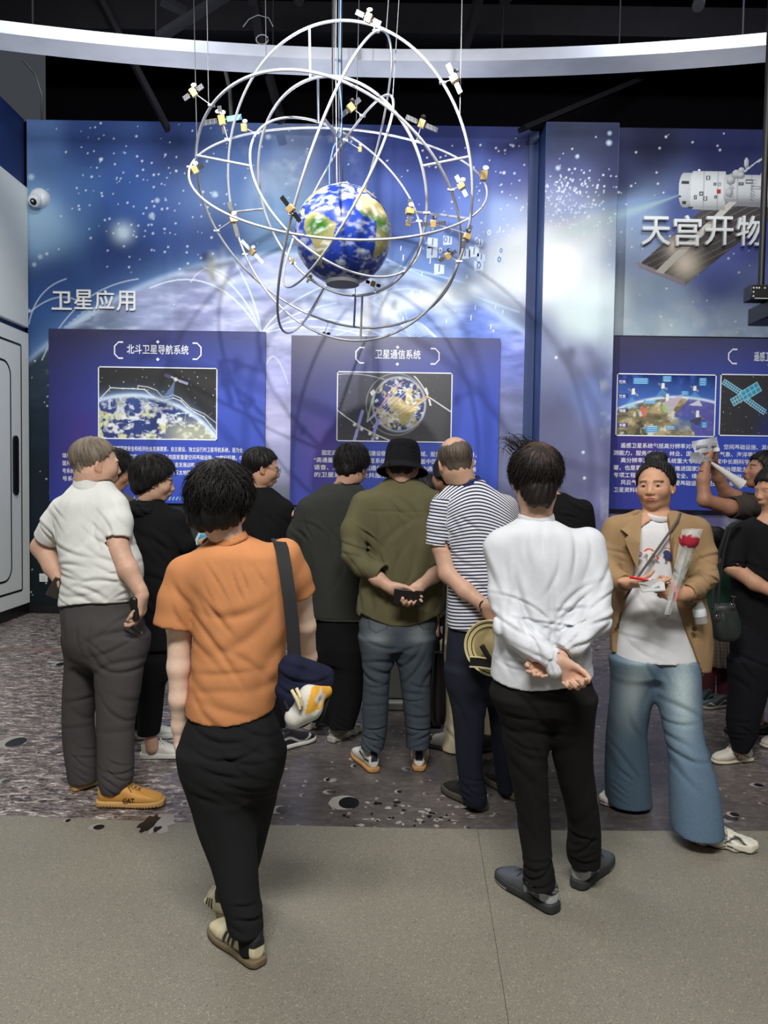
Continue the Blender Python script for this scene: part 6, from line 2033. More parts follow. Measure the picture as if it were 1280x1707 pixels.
# ================= person in the white polo (left)
def person_polo():
    D = 3.52
    p = Person('person in white polo shirt, grey trousers and tan lace-up shoes at far left', None, D)
    p.skin = lin(204, 164, 140)
    p.head(160, 774, 58, 4, 0, 1.03, neck=(150, 824), scalp=None, chub=.007, nr=.068)
    arm(p, [(100, 866, .03, .056), (70, 912, .08, .050), (88, 945, .04, .043), (106, 974, -.02, .034)])
    arm(p, [(192, 850, -.03, .056), (196, 915, -.08, .052), (214, 950, -.12, .045), (237, 992, -.14, .031)])
    p.body.merge(hand_sdf(P(237, 992, D - .14), (-.02, .0, -1), (-1, .1, -.1), -1, 1.0, (.45, .55, .6, .7), .06, .3, .4))
    p.body.merge(hand_sdf(P(105, 972, D - .02), (.7, .5, -.3), (.3, -.3, -1), 1, .95, (.6, .6, .6, .6)))
    white = cloth('white_pique', lin(226, 227, 222), weave=700, bump=.22)
    rows = [(800, 128, 184, .13), (812, 118, 192, .16), (824, 108, 200, .20), (840, 100, 208, .24), (865, 97, 213, .26), (900, 97, 222, .28), (935, 103, 235, .30), (965, 106, 236, .31), (992, 102, 229, .30), (1022, 100, 226, .29)]
    sl = [[(106, 852, .02, .070), (94, 872, .03, .070), (77, 899, .06, .064)], [(188, 846, -.03, .072), (194, 870, -.05, .072), (194, 899, -.075, .068)]]
    hl, hr = P(100, 1010, D), P(228, 996, D)
    def hem(X):
        t = np.clip((X[:, 0] - hl.x) / (hr.x - hl.x), 0, 1)
        return hl.z + (hr.z - hl.z) * t + .014 * np.sin(t * PI * 1.3) - X[:, 2]
    disp = [folds(P(120, 975, D - .12), .16, (.1, 0, 1), .04, .012, 1, .5), folds(P(170, 960, D - .15), .16, (.25, 0, 1), .05, .010, 2, .6), folds(P(100, 880, D), .09, (.6, 0, .6), .035, .010, 3, .8), folds(P(180, 880, D - .1), .09, (.7, 0, .5), .04, .009, 4, .8), folds(P(205, 985, D - .14), .10, (-.2, 0, 1), .03, .009, 5, .7), folds(P(140, 860, D - .14), .16, (.9, 0, -.4), .07, .006, 6, .7), crumple(.003, 10, 5)]
    shirt(p, rows, sl, white, .006, disp, 'polo_shirt', neck_r=.070, hem=hem)
    collar(p, white, .077, .044, .006, off=(.004, 0, .034), name='collar')
    grey = cloth('grey_cotton', lin(76, 73, 73), weave=600, bump=.2)
    hips = [(990, 104, 230, .28), (1015, 101, 232, .29), (1040, 106, 240, .30), (1075, 110, 246, .29), (1106, 112, 240, .25)]
    legL = [(1060, 110, 172, .22, .05), (1106, 110, 166, .20, .06), (1154, 106, 160, .185, .08), (1199, 105, 155, .165, .09), (1239, 107, 158, .155, .1), (1279, 113, 162, .15, .1), (1300, 116, 162, .145, .1)]
    legR = [(1060, 160, 246, .24, -.02), (1106, 158, 240, .22, -.04), (1154, 160, 234, .20, -.05), (1199, 161, 226, .175, -.06), (1239, 162, 224, .165, -.07), (1290, 163, 222, .16, -.08), (1306, 166, 218, .155, -.08), (1318, 169, 210, .135, -.08)]
    dd = [folds(P(190, 1195, D - .14), .13, (.25, 0, 1), .07, .009, 1, .9), folds(P(130, 1195, D), .11, (.3, 0, 1), .07, .008, 2, .9), folds(P(150, 1110, D - .12), .13, (.55, 0, .85), .06, .010, 3, .6), folds(P(200, 1080, D - .15), .15, (-.3, 0, 1), .06, .010, 4, .5), folds(P(195, 1300, D - .15), .08, (.3, 0, 1), .03, .010, 5, .7), folds(P(135, 1280, D), .08, (.5, 0, .9), .03, .010, 6, .7), folds(P(120, 1050, D - .1), .12, (1, 0, .1), .05, .008, 7, .6), crumple(.003, 11, 8)]
    trousers(p, hips, [legL, legR], grey, .006, dd)
    tan, tans = lin(208, 152, 74), lin(198, 156, 96)
    def sc(L):
        c = np.tile(np.array(tan), (len(L), 1)); x, y, z = L[:, 0], L[:, 1], L[:, 2]
        c = over(c, np.clip(1.6 - np.abs(np.hypot(x / .034, (z - .225) / .055) - 1) / .06, 0, 1) * (z < .26) * (y > .03) * .45, lin(150, 104, 44)); c = over(c, np.clip(1.5 - np.abs(y - .032) / .002, 0, 1) * .4, lin(150, 104, 44)); c = over(c, (y > .094) * 1., lin(52, 34, 24))
        return c
    lc = flat('lace_tan', lin(122, 96, 46), .85)
    o, M, k = shoe(p.root, G(165, 1343), G(262, 1343), .30, 'boat', sc, tans, laces=lc, sole_h=.03, tread=True, v=.0035)
    t = text_obj('shoe_mark', 'CAT', .028, (0, 0, 0), flat('mark_brown', lin(70, 40, 22), .6), o, .0006, .03, 'CENTER')
    t.matrix_world = M @ Matrix.Translation(Vector((.0470, .040, .140)) * k) @ Matrix(((0, 0, 1, 0), (0, 1, 0, 0), (1, 0, 0, 0), (0, 0, 0, 1)))
    # place the mark on the visible outer side
    shoe(p.root, G(122, 1318), G(178, 1300), .30, 'boat', sc, tans, laces=lc, sole_h=.03, tread=True)
    hair(p.root, p.M, p.sc, lin(112, 101, 88), .009, -.100, .004, .075, (.0, -.3, .95), 900, .0015, .7, .0011, 21, .0042, .5, .0, colvar=.4, fade=.0105)
    p.finish(.0045)
    return p
person_polo()
def polo_things():
    D = 3.5
    root = empty('phone', (0, 0, 0)); tag(root, 'dark phone held at the far hip of the person in the white polo', 'phone')
    a = P(96, 981, D - .02)
    Mx = Matrix.Translation(a) @ Matrix.Rotation(.5, 4, 'Y') @ Matrix.Rotation(.5, 4, 'Z')
    MB().box((-.036, -.005, -.05), (.036, .005, .05), Mx).build('phone_case', flat('phone_brown', lin(74, 58, 50), .3), root, bevel=.004)
    MB().box((-.033, -.0058, -.046), (.033, -.005, .046), Mx).build('phone_screen', flat('phone_glass', lin(50, 44, 42), .12), root)
    root = empty('key_pouch', (0, 0, 0)); tag(root, 'small black pouch on the belt of the person in grey trousers', 'pouch')
    s = SDF().u(rc(P(222, 1002, D - .16), P(226, 1030, D - .16), .022, .018, ((0, 1, 0), .6)), .01); s.d(crumple(.002, 40, 3))
    sdf_obj('pouch_body', s, .004, flat('pouch_black', lin(24, 20, 20), .4), root)
    MB().tube([P(236, 1052, D - .17), P(238, 1056, D - .17)], .006, 8).build('key_ring', flat('chrome', lin(190, 190, 195), .2, metal=1), root)
polo_things()

# ================= person in the striped T-shirt
def person_striped():
    D = 3.5
    p = Person('balding person in navy and white striped T-shirt holding a straw hat behind the back', None, D)
    p.skin = lin(198, 158, 134)
    bald = lambda L: (.75 - 1.2 * np.abs(L[:, 2] + .005) / .07) * (L[:, 1] < .02) * (np.abs(L[:, 0]) < .074)
    p.head(759, 771, -8, 12, -8, 1.0, neck=(776, 820), nr=.060, scalp=bald)
    arm(p, [(735, 856, .0, .052), (737, 910, -.02, .050), (747, 956, -.06, .043), (776, 985, -.12, .039), (805, 1008, -.17, .030)])
    arm(p, [(846, 850, .05, .050), (856, 940, .06, .044), (840, 1010, -.08, .032)])
    p.body.merge(hand_sdf(P(805, 1008, D - .17), (.7, -.1, -.72), (-.3, -1, 0), -1, 1.0, (.6, .7, .75, .8), .04))
    p.body.merge(hand_sdf(P(840, 1010, D - .08), (-.5, -.1, -.8), (0, -1, 0), 1, .95, (.6, .7, .75, .8), .04))
    g = NG('navy_stripes')
    fr = g.math('FRACT', g.math('MULTIPLY', g.attr('stripe', 'Fac'), 1 / .0158))
    st = g.ramp(fr, [(.40, 1.0), (.43, 0.0), (.97, 0.0), (1.0, 1.0)])
    cc = g.mix(st, lin(226, 227, 232), lin(36, 38, 70))
    n = g.noise(g.coord(), 800, 2)
    cc = g.mix(1.0, cc, g.ramp(n, [(.3, .9), (.7, 1.05)]), 'MULTIPLY')
    g.l(cc, g.b.inputs['Base Color']); g.set(rough=.92, spec=.2); g.bump(n, .15, .002)
    rows = [(800, 754, 806, .13), (814, 742, 822, .16), (828, 728, 846, .19), (845, 724, 855, .215), (880, 732, 858, .225), (915, 742, 856, .23), (960, 744, 850, .235), (1005, 744, 842, .24), (1060, 744, 838, .245)]
    sl = [[(738, 850, .0, .062), (734, 875, -.01, .064), (731, 911, -.015, .066)], [(843, 846, .05, .060), (854, 900, .05, .056)]]
    hz = P(780, 1044, D).z
    sa, sb = P(738, 850, D), P(731, 911, D)
    def attr(V):
        x = V[:, 0] - P(785, 900, D).x
        s_ = V[:, 2] - .10 * x + .20 * np.maximum(V[:, 2] - P(785, 930, D).z, 0) * (x / .13) ** 2 + .18 * x * x + .01 * pn(V, 5, 2)
        ax_ = V3(sb - sa); ax_ /= np.linalg.norm(ax_)
        t = -(V - V3(sa)) @ ax_
        r_ = np.linalg.norm((V - V3(sa)) - np.outer((V - V3(sa)) @ ax_, ax_), axis=1)
        seam = (V[:, 0] < sa.x + .055 + .1 * (V[:, 2] - sa.z)) & (r_ < .085) & (V[:, 2] > sb.z - .03) & (V[:, 2] < sa.z + .055)
        return {'stripe': np.where(seam, t + .003, s_) + 10}
    disp = [folds(P(770, 960, D - .12), .14, (.4, 0, 1), .05, .008, 1, .6), folds(P(760, 885, D - .1), .08, (.7, 0, .6), .035, .009, 2, .7), folds(P(800, 1020, D - .12), .12, (-.2, 0, 1), .05, .007, 3, .6), folds(P(735, 890, D - .05), .06, (.2, 0, 1), .03, .006, 4, .6), crumple(.003, 10, 2)]
    shirt(p, rows, sl, g.m, .005, disp, 't_shirt', neck_r=.064, neck_off=(0, -.005, .03), hem=lambda X: hz - X[:, 2] + .004 * np.sin(X[:, 0] * 30), attr=attr)
    collar(p, cloth('navy_rib', lin(40, 44, 92)), .068, .020, .007, off=(0, -.002, .036), name='neckband')
    navy = cloth('navy_trousers', lin(33, 36, 48), weave=900, bump=.1)
    hips = [(1030, 746, 838, .23), (1060, 743, 842, .24), (1100, 743, 850, .25), (1140, 744, 852, .235), (1165, 748, 850, .21)]
    legL = [(1115, 744, 812, .21, -.01), (1181, 752, 809, .19, -.03), (1221, 757, 806, .175, -.04), (1262, 760, 803, .165, -.05), (1305, 765, 808, .155, -.06), (1326, 768, 812, .15, -.06), (1338, 772, 810, .14, -.06)]
    legR = [(1115, 796, 856, .21, .05), (1181, 812, 856, .19, .06), (1221, 818, 856, .175, .07), (1262, 822, 856, .16, .08), (1298, 826, 856, .15, .09), (1318, 828, 858, .14, .09)]
    dd = [folds(P(780, 1315, D - .1), .07, (.3, 0, 1), .026, .012, 1, .8), folds(P(800, 1180, D - .12), .14, (.8, 0, .6), .07, .008, 2, .5), folds(P(775, 1230, D - .1), .14, (1, 0, .1), .06, .006, 3, .4), crumple(.002, 12, 3)]
    trousers(p, hips, [legL, legR], navy, .006, dd)
    def sc(L):
        c = np.tile(np.array(lin(34, 33, 32)), (len(L), 1)); y, z = L[:, 1], L[:, 2]
        return over(c, ((y < .032)) * 1., lin(64, 60, 54))
    o, M, k = shoe(p.root, G(806, 1352), G(744, 1318), .285, 'sneaker', sc, lin(78, 74, 66), laces=flat('lace_black', lin(20, 20, 20), .8), sole_h=.04, hi=1.05)
    t = text_obj('shoe_mark', 'SPORT', .017, (0, 0, 0), flat('mark_white', lin(210, 210, 210), .5), o, .0006, .02, 'CENTER')
    t.matrix_world = M @ Matrix.Translation(Vector((-.0, .064, -.004)) * k) @ Matrix(((1, 0, 0, 0), (0, 1, 0, 0), (0, 0, -1, 0), (0, 0, 0, 1))) 
    shoe(p.root, G(862, 1334), G(824, 1306), .285, 'sneaker', sc, lin(96, 88, 72), sole_h=.04)
    hair(p.root, p.M, p.sc, lin(84, 74, 64), .0030, -.080, -.004, .1, (.0, .0, 1), 900, .0015, .9, .0010, 31, .0045, .4, .0, colvar=.5, fade=.004,
         cutf=lambda X: .082 - np.linalg.norm((X - np.array((0, .0, .118))) * np.array((1.0, .62, 1.0)), axis=1) + .008 * pn(X, 50, 4))
    MB().tube([P(806 + 6.5 * math.cos(t), 1010 + 8 * math.sin(t), D - .17 - .034 * math.cos(t + 2.6)) for t in np.linspace(0, 2 * PI, 24, endpoint=False)], .0028, 6, closed=True).tube([P(802, 1014, D - .205), P(801, 1021, D - .21)], .004, 6).build('bracelet', flat('cord_black', lin(22, 18, 18), .7), p.root)
    p.finish(.0045)
    return p
person_striped()
def straw_hat():
    D = 3.24
    c = P(822, 1080, D)
    root = empty('straw_hat', c); tag(root, 'cream straw hat with black band held behind the striped T-shirt', 'hat')
    g = NG('straw')
    co = g.coord()
    wv = g.n('ShaderNodeTexWave', wave_type='RINGS', rings_direction='Z'); wv.inputs['Scale'].default_value = 60; wv.inputs['Distortion'].default_value = 1.5; g.l(co, wv.inputs[0])
    g.l(g.mix(wv.outputs[1], lin(222, 202, 140), lin(238, 222, 168)), g.b.inputs['Base Color']); g.set(rough=.8); g.bump(wv.outputs[1], .3, .003)
    Mx = Matrix.Rotation(PI / 2, 4, 'X') @ Matrix.Rotation(math.radians(-24), 4, 'Y') @ Matrix.Rotation(math.radians(8), 4, 'X')
    R = .132
    # brim with a slightly rolled edge, crown pointing to the wearer
    prof = [(.088, .000), (R * .8, -.004), (R * .95, .002), (R, .010), (R * .985, .013), (R * .9, .006), (.092, .004), (.085, -.012), (.083, -.07), (.07, -.098), (.03, -.106), (0, -.107)]
    MB().lathe(prof + [(.0, -.103), (.03, -.102), (.066, -.094), (.079, -.07), (.081, -.01), (.088, .0)], 56, Mx).build('hat_body', g.m, root)
    mb = MB()
    for r_ in (R * .90, .098):
        mb.tube([Mx @ Vector((r_ * math.cos(t), r_ * math.sin(t), .0075 if r_ > .1 else .0055)) for t in np.linspace(0, 2 * PI, 56, endpoint=False)], .0022, 6, closed=True)
    mb.build('brim_stripe', flat('stripe_black', lin(26, 22, 18), .7), root)
    Mk = flat('ribbon_black', lin(28, 25, 22), .75)
    MB().lathe([(.0862, -.015), (.0862, -.048), (.0855, -.048), (.0855, -.015)], 48, Mx).build('hat_band', Mk, root)
    # stiff ribbon ends hanging from the band
    mb = MB(); q = [P(783, 1103, D - .05), P(800, 1104, D - .03), P(819, 1107, D - .02)]
    def band(pts, h):
        vs = [(p_ - c) + Vector((0, dy, z)) for p_ in pts for (z, dy) in ((-h, 0), (h, 0), (h, .003), (-h, .003))]
        m = len(pts); return vs, [(i * 4 + j, i * 4 + (j + 1) % 4, i * 4 + 4 + (j + 1) % 4, i * 4 + 4 + j) for i in range(m - 1) for j in range(4)]
    mb.add(*band(q, .020)); mb.tube([p_ - c for p_ in (P(803, 1076, D - .03), P(811, 1090, D - .03), P(819, 1103, D - .02))], .012, 8)
    mb.build('ribbon', Mk, root)
    mb = MB()
    for dz in (-.022, .022): mb.tube([(p_ - c) + Vector((0, -.001, dz)) for p_ in q], .0038, 6)
    mb.build('ribbon_edge', flat('ribbon_cream', lin(236, 226, 178), .7), root)
straw_hat()

# ================= person in the olive shirt and bucket hat
def person_olive():
    D = 3.9
    p = Person('person in olive shirt, faded jeans and black bucket hat', None, D)
    p.skin = lin(200, 160, 136)
    p.head(671, 779, 8, 16, 0, 1.0, neck=(670, 826), nr=.06)
    arm(p, [(604, 850, 0, .05), (590, 905, -.04, .046), (596, 942, -.09, .042), (630, 965, -.16, .036), (652, 980, -.19, .028)])
    arm(p, [(728, 850, 0, .05), (748, 905, -.04, .046), (746, 940, -.08, .043), (722, 960, -.14, .036), (697, 980, -.19, .028)])
    p.body.merge(hand_sdf(P(652, 980, D - .19), (.86, -.05, -.30), (-.15, -1, -.25), -1, .98, (.25, .3, .7, .8), .03, .2, .35))
    p.body.merge(hand_sdf(P(698, 978, D - .19), (-.55, -.1, -.78), (0, -1, .2), 1, .95, (.75, .8, .85, .9), .03, .5, .35))
    olive = cloth('olive_cotton', lin(96, 92, 66), weave=700, bump=.18)
    rows = [(794, 648, 692, .14), (806, 634, 708, .165), (818, 618, 722, .19), (834, 602, 734, .22), (870, 604, 738, .24), (920, 612, 738, .25), (970, 600, 742, .255), (1020, 594, 742, .26), (1060, 594, 742, .26)]
    sl = [[(608, 842, 0, .075), (590, 885, -.03, .070), (590, 925, -.07, .064), (606, 944, -.10, .058), (632, 956, -.145, .052)], [(730, 842, 0, .072), (748, 890, -.03, .065), (748, 935, -.07, .058), (734, 952, -.10, .05)]]
    xc = P(666, 1030, D).x; zl = P(666, 1036, D).z; half = P(742, 1030, D).x - xc
    def hem(X):
        x = np.clip(np.abs(X[:, 0] - xc) / half, 0, 1.1)
        return zl + .03 - .035 * np.cos(x * 2.6) - .018 * (x > .86) - X[:, 2]
    disp = [folds(P(600, 915, D - .06), .10, (.5, 0, .85), .035, .013, 1, .8), folds(P(625, 950, D - .12), .07, (.8, 0, .5), .028, .010, 2, .8), folds(P(650, 900, D - .13), .2, (1, 0, .12), .07, .009, 3, .3), folds(P(690, 930, D - .13), .2, (1, 0, -.2), .08, .010, 4, .3), folds(P(655, 990, D - .13), .15, (.9, 0, -.35), .06, .010, 5, .5), folds(P(690, 840, D - .12), .1, (.8, 0, .6), .05, .006, 6, .6), folds(P(610, 1000, D - .1), .12, (.9, 0, .3), .05, .010, 7, .5), folds(P(715, 1000, D - .1), .13, (.9, 0, -.4), .05, .010, 8, .5),
            lambda X: .003 * np.exp(-((X[:, 2] - P(666, 852, D).z) / .004) ** 2) * (np.abs(X[:, 0] - xc) < .17), lambda X: .0035 * np.exp(-((X[:, 0] - xc + .012) / .004) ** 2) * (X[:, 2] < P(666, 852, D).z) * (X[:, 1] < D), crumple(.003, 9, 5)]
    shirt(p, rows, sl, olive, .006, disp, 'overshirt', neck_r=.07, hem=hem)
    collar(p, olive, .068, .045, .006, off=(0, -.004, .012), name='collar')
    s = SDF().u(rc(P(612, 945, D - .105), P(636, 957, D - .15), .060, .056), .01); ce = P(638, 958, D - .152); cd = (P(636, 957, D - .15) - P(612, 945, D - .105)).normalized(); s.keep(lambda X: np.maximum((X - V3(ce)) @ V3(cd), -((X - V3(ce)) @ V3(cd)) - .062), .004); s.cut(rc(ce - cd * .01, ce + cd * .06, .047), .003)
    sdf_obj('rolled_cuff', s, .005, olive, p.root)
    g = NG('faded_denim')
    co = g.coord(); n = g.noise(g.coord(scale=(1, 1, .12)), 420, 3); att = g.attr('Col')
    g.l(g.mix(1.0, att, g.ramp(n, [(.25, .78), (.75, 1.16)]), 'MULTIPLY'), g.b.inputs['Base Color']); g.set(rough=.9, spec=.2); g.bump(n, .2, .002)
    MATS['denim'] = g.m
    hips = [(1020, 600, 732, .25), (1045, 597, 731, .265), (1078, 600, 725, .26)]
    legL = [(1062, 600, 662, .235), (1125, 606, 650, .185), (1172, 604, 648, .165), (1219, 604, 645, .155), (1238, 600, 642, .15), (1248, 601, 640, .15)]
    legR = [(1062, 658, 725, .235), (1125, 666, 718, .185), (1172, 671, 718, .165), (1219, 676, 718, .155), (1236, 676, 717, .15), (1245, 676, 715, .15)]
    zc = P(660, 1090, D).z
    def jc(V):
        c = np.tile(np.array(lin(66, 74, 82)), (len(V), 1))
        for (px, py) in ((630, 1060), (700, 1055)): q = V - V3(P(px, py, D - .13)); c = over(c, np.exp(-(q[:, 0] / .055) ** 2 - (q[:, 2] / .06) ** 2) * .75 * (V[:, 1] < D), lin(128, 134, 136))
        c = over(c, np.clip(pn(V, 9, 3), 0, 1) * .3, lin(92, 98, 102))
        for (pts) in (((612, 1030), (616, 1050), (626, 1056), (645, 1048), (648, 1030)), ((722, 1032), (716, 1052), (706, 1050), (698, 1042), (698, 1030))):
            q = [P(a, b, D - .13) for a, b in pts]
            for i in range(len(q) - 1):
                d = seg_d(V[:, 0], V[:, 2], q[i].x, q[i].z, q[i + 1].x, q[i + 1].z); c = over(c, np.clip(1.5 - d / .003, 0, 1) * .6 * (V[:, 1] < D), lin(40, 46, 54))
        return c
    dd = [folds(P(630, 1110, D - .1), .12, (.4, 0, 1), .05, .011, 1, .6), folds(P(695, 1105, D - .1), .12, (-.7, 0, .7), .05, .010, 2, .5), folds(P(622, 1240, D - .08), .09, (.3, 0, 1), .03, .012, 3, .8), folds(P(698, 1240, D - .08), .09, (-.2, 0, 1), .03, .012, 4, .8), folds(P(695, 1170, D - .08), .1, (.1, 0, 1), .04, .008, 5, .6), folds(P(626, 1170, D - .08), .1, (.1, 0, 1), .05, .007, 6, .6), crumple(.003, 12, 5)]
    trousers(p, hips, [legL, legR], g.m, .006, dd, 'jeans', col=jc)
    def sc(L):
        c = np.tile(np.array(lin(224, 222, 212)), (len(L), 1)); x, y, z = L[:, 0], L[:, 1], L[:, 2]
        c = over(c, np.clip(1.6 - np.abs(y - .058 + .30 * np.maximum(.0, .075 - z) * 0 - (z - .06) * .25 * (z > .06)) / .006, 0, 1) * (z > .012) * (z < .13) * (np.abs(x) > .018), lin(30, 34, 56))
        return over(c, (z < .014) * (y > .055) * (np.abs(x) < .019) * 1., lin(44, 48, 70))
    so = lin(190, 142, 84)
    shoe(p.root, G(624, 1288), G(598, 1262), .28, 'sneaker', sc, so, laces=M_lace, sole_h=.024)
    shoe(p.root, G(698, 1286), G(701, 1252), .28, 'sneaker', sc, so, laces=M_lace, sole_h=.024)
    # bucket hat
    Mh = p.M @ Matrix.Translation((0, -.008, .03)) @ Matrix.Rotation(.06, 4, 'X')
    s = SDF()
    s.u(loft([(-.025, 0, 0, .096, .114), (.03, 0, 0, .094, .112), (.07, 0, 0, .088, .105), (.098, 0, 0, .078, .094), (.106, 0, 0, .068, .084)], expo=2.2), .01)
    s.u(Prim(lambda X: (np.abs(X[:, 2] + .022 + (np.hypot(X[:, 0] / 1.0, X[:, 1] / 1.16) - .095) * .95) - .004) * .7 + np.maximum(np.hypot(X[:, 0], X[:, 1] / 1.16) - .136, 0) * 3, (-.14, -.165, -.08), (.14, .165, .02)), .006)
    s.cut(loft([(-.09, 0, 0, .088, .106), (.03, 0, 0, .088, .106), (.07, 0, 0, .08, .098)], expo=2.2), .004)
    s.d(crumple(.0025, 16, 5)); s.d(lambda X: .0014 * np.cos((np.hypot(X[:, 0], X[:, 1] / 1.16)) * 2 * PI / .009) * (X[:, 2] < -.028))
    sdf_obj('bucket_hat', s.place(Mh), .0045, cloth('black_cotton', lin(17, 17, 21)), p.root)
    hair(p.root, p.M, p.sc, lin(40, 33, 30), .004, -.075, -.005, .08, (0, -.3, .95), 250, .002, .6, .0012, 41, .006, .3)
    p.finish(.0048)
    return p
person_olive()
def olive_phone():
    D = 3.9
    c = P(680.5, 996, D - .235)
    root = empty('phone', c); tag(root, 'black phone clasped behind the back over the olive shirt', 'phone')
    Mx = Matrix.Rotation(.08, 4, 'Y') @ Matrix.Rotation(.1, 4, 'X')
    MB().box((-.074, -.0045, -.04), (.074, .0045, .04), Mx).build('phone_case', flat('phone_black', lin(14, 14, 16), .35), root, bevel=.004)
    mb = MB()
    for i in range(9): mb.box((-.068, -.0052, -.034 + i * .008), (.068, -.0045, -.031 + i * .008), Mx)
    mb.build('case_ribs', flat('phone_ribs', lin(26, 26, 30), .25), root)
olive_phone()
# ================= person in the tan blazer, facing the room
def person_blazer():
    D = 3.32
    p = Person('person with a hair bun in tan blazer and wide blue jeans, holding a wrapped rose', None, D)
    p.skin = lin(196, 150, 120)
    p.head(1092, 811, 213, 0, 2, .98, neck=(1093, 868), fem=True, brow=lin(48, 34, 28), lips=lin(160, 84, 76), nr=.050, chub=-.003)
    arm(p, [(1028, 888, 0, .042), (1014, 955, -.06, .036), (1028, 967, -.14, .032), (1046, 972, -.24, .024)])
    arm(p, [(1160, 888, 0, .042), (1176, 935, -.03, .038), (1172, 968, -.10, .034), (1141, 990, -.25, .024)])
    p.body.merge(hand_sdf(P(1046, 971, D - .24), (.9, -.22, -.05), (0, .3, .95), 1, .92, (.16, .2, .26, .32), .02, .4, .6))
    p.body.merge(hand_sdf(P(1141, 990, D - .25), (-.95, -.1, .12), (-.1, 1, .1), -1, .92, (.55, .65, .7, .75), .04, .3, .55))
    tan = cloth('tan_suiting', lin(158, 130, 95), weave=900, bump=.12)
    tee = cloth('white_tee', lin(224, 224, 226), weave=900, bump=.1)
    trow = [(862, 1064, 1122, .12), (876, 1046, 1144, .16), (900, 1034, 1154, .19), (960, 1034, 1154, .205), (1030, 1028, 1160, .24), (1115, 1022, 1168, .275)]
    hz = P(1095, 1097, D).z
    shirt(p, trow, [], tee, .0055, [folds(P(1080, 1060, D - .1), .12, (.4, 0, 1), .05, .007, 1, .6), folds(P(1110, 1000, D - .1), .12, (.8, 0, .4), .05, .006, 2, .6), crumple(.002, 12, 3)], 't_shirt', neck_r=.056, neck_off=(0, -.020, .040), hem=lambda X: hz - X[:, 2])
    collar(p, tee, .056, .016, .006, off=(0, -.02, .026), name='neckband', axis=(0, -.35, 1))
    jr = [(850, 1062, 1124, .14), (858, 1044, 1148, .175), (868, 1024, 1166, .205), (885, 1014, 1174, .225), (920, 1018, 1170, .235), (960, 1022, 1170, .245), (1000, 1022, 1176, .255), (1040, 1019, 1185, .265), (1085, 1018, 1186, .27), (1122, 1020, 1182, .27)]
    Lp = [P(a, b, D - .12) for a, b in ((1067, 850), (1064, 900), (1061, 954), (1050, 1001), (1030, 1076), (1020, 1100))]; Rp = [P(a, b, D - .12) for a, b in ((1118, 850), (1120, 890), (1121, 942), (1130, 1013), (1146, 1060), (1172, 1122))]
    lz = np.array([q.z for q in Lp])[::-1]; lx = np.array([q.x for q in Lp])[::-1]; rz = np.array([q.z for q in Rp])[::-1]; rx = np.array([q.x for q in Rp])[::-1]
    yc = D
    def opening(X):
        z = X[:, 2]
        return np.maximum(np.maximum(np.interp(z, lz, lx) - X[:, 0], X[:, 0] - np.interp(z, rz, rx)), X[:, 1] - yc + .02)
    cut = Prim(opening, (Lp[-1].x - .02, D - .3, Lp[-1].z - .1), (Rp[-1].x + .02, D, Lp[0].z + .05))
    za, zb_ = P(1020, 1086, D).z, P(1175, 1116, D).z; xa, xb = P(1020, 1086, D).x, P(1175, 1116, D).x
    hem = lambda X: za + (zb_ - za) * np.clip((X[:, 0] - xa) / (xb - xa), 0, 1) + .06 * np.clip((X[:, 0] - xb) / .03, 0, 1) - X[:, 2]
    sl = [[(1028, 882, 0, .060), (1015, 922, -.01, .056), (1014, 955, -.06, .052), (1028, 967, -.14, .045), (1043, 971, -.21, .040)], [(1160, 884, 0, .060), (1173, 925, -.02, .056), (1176, 962, -.07, .053), (1160, 979, -.16, .046), (1145, 988, -.22, .041)]]
    inner = SDF().u(loft(trows(D, trow), grow=.004), .01)
    disp = [folds(P(1176, 955, D - .06), .09, (.2, 0, 1), .03, .011, 1, .8), folds(P(1165, 975, D - .14), .08, (.7, 0, .6), .03, .010, 2, .8), folds(P(1016, 940, D - .04), .08, (.2, 0, 1), .03, .009, 3, .8), folds(P(1165, 1060, D - .12), .12, (1, 0, .2), .05, .007, 4, .6), folds(P(1030, 1030, D - .1), .12, (1, 0, .2), .05, .007, 5, .6), crumple(.002, 10, 5)]
    shirt(p, jr, sl, tan, .0055, disp, 'blazer', neck_r=.066, neck_off=(0, -.01, .03), cuts=[(cut, .004)], hem=hem, k=.05)
    for pts in ([(1069, 851, -.055), (1056, 864, -.07), (1034, 882, -.085), (1047, 892, -.118), (1040, 900, -.118), (1062, 950, -.142), (1066, 905, -.138)], [(1116, 851, -.055), (1130, 864, -.07), (1149, 884, -.085), (1135, 893, -.118), (1141, 901, -.118), (1122, 948, -.142), (1118, 905, -.138)]):
        MB().prism([P(a, b, D + c) for a, b, c in pts], (0, -.007, 0)).build('lapel', tan, p.root, smooth=False)
    mb = MB()
    for (a, b, c, r) in ((1157, 1048, -.150, .011), (1152, 1013, -.215, .007), (1155, 1010, -.212, .007), (1158, 1007, -.208, .007)): mb.lathe([(0, 0), (r, 0), (r, .004), (r * .6, .005), (0, .004)], 18, Matrix.Translation(P(a, b, D + c)) @ Matrix.Rotation(PI / 2, 4, 'X'))
    mb.build('button', flat('button_dark', lin(44, 32, 24), .35), p.root)
    # small printed rainbow arcs and horse shapes on the T-shirt front
    mb = MB(); yy = D - .118
    cols = [lin(206, 74, 66), lin(226, 160, 70), lin(80, 120, 190), lin(52, 62, 116), lin(232, 226, 222)]
    M_tp = [flat('tee_print_%d' % i, c, .8) for i, c in enumerate(cols)]
    def tp(pts, i): mb.cur = i; mb.prism([P(a, b, yy) for a, b in pts], (0, .004, 0))
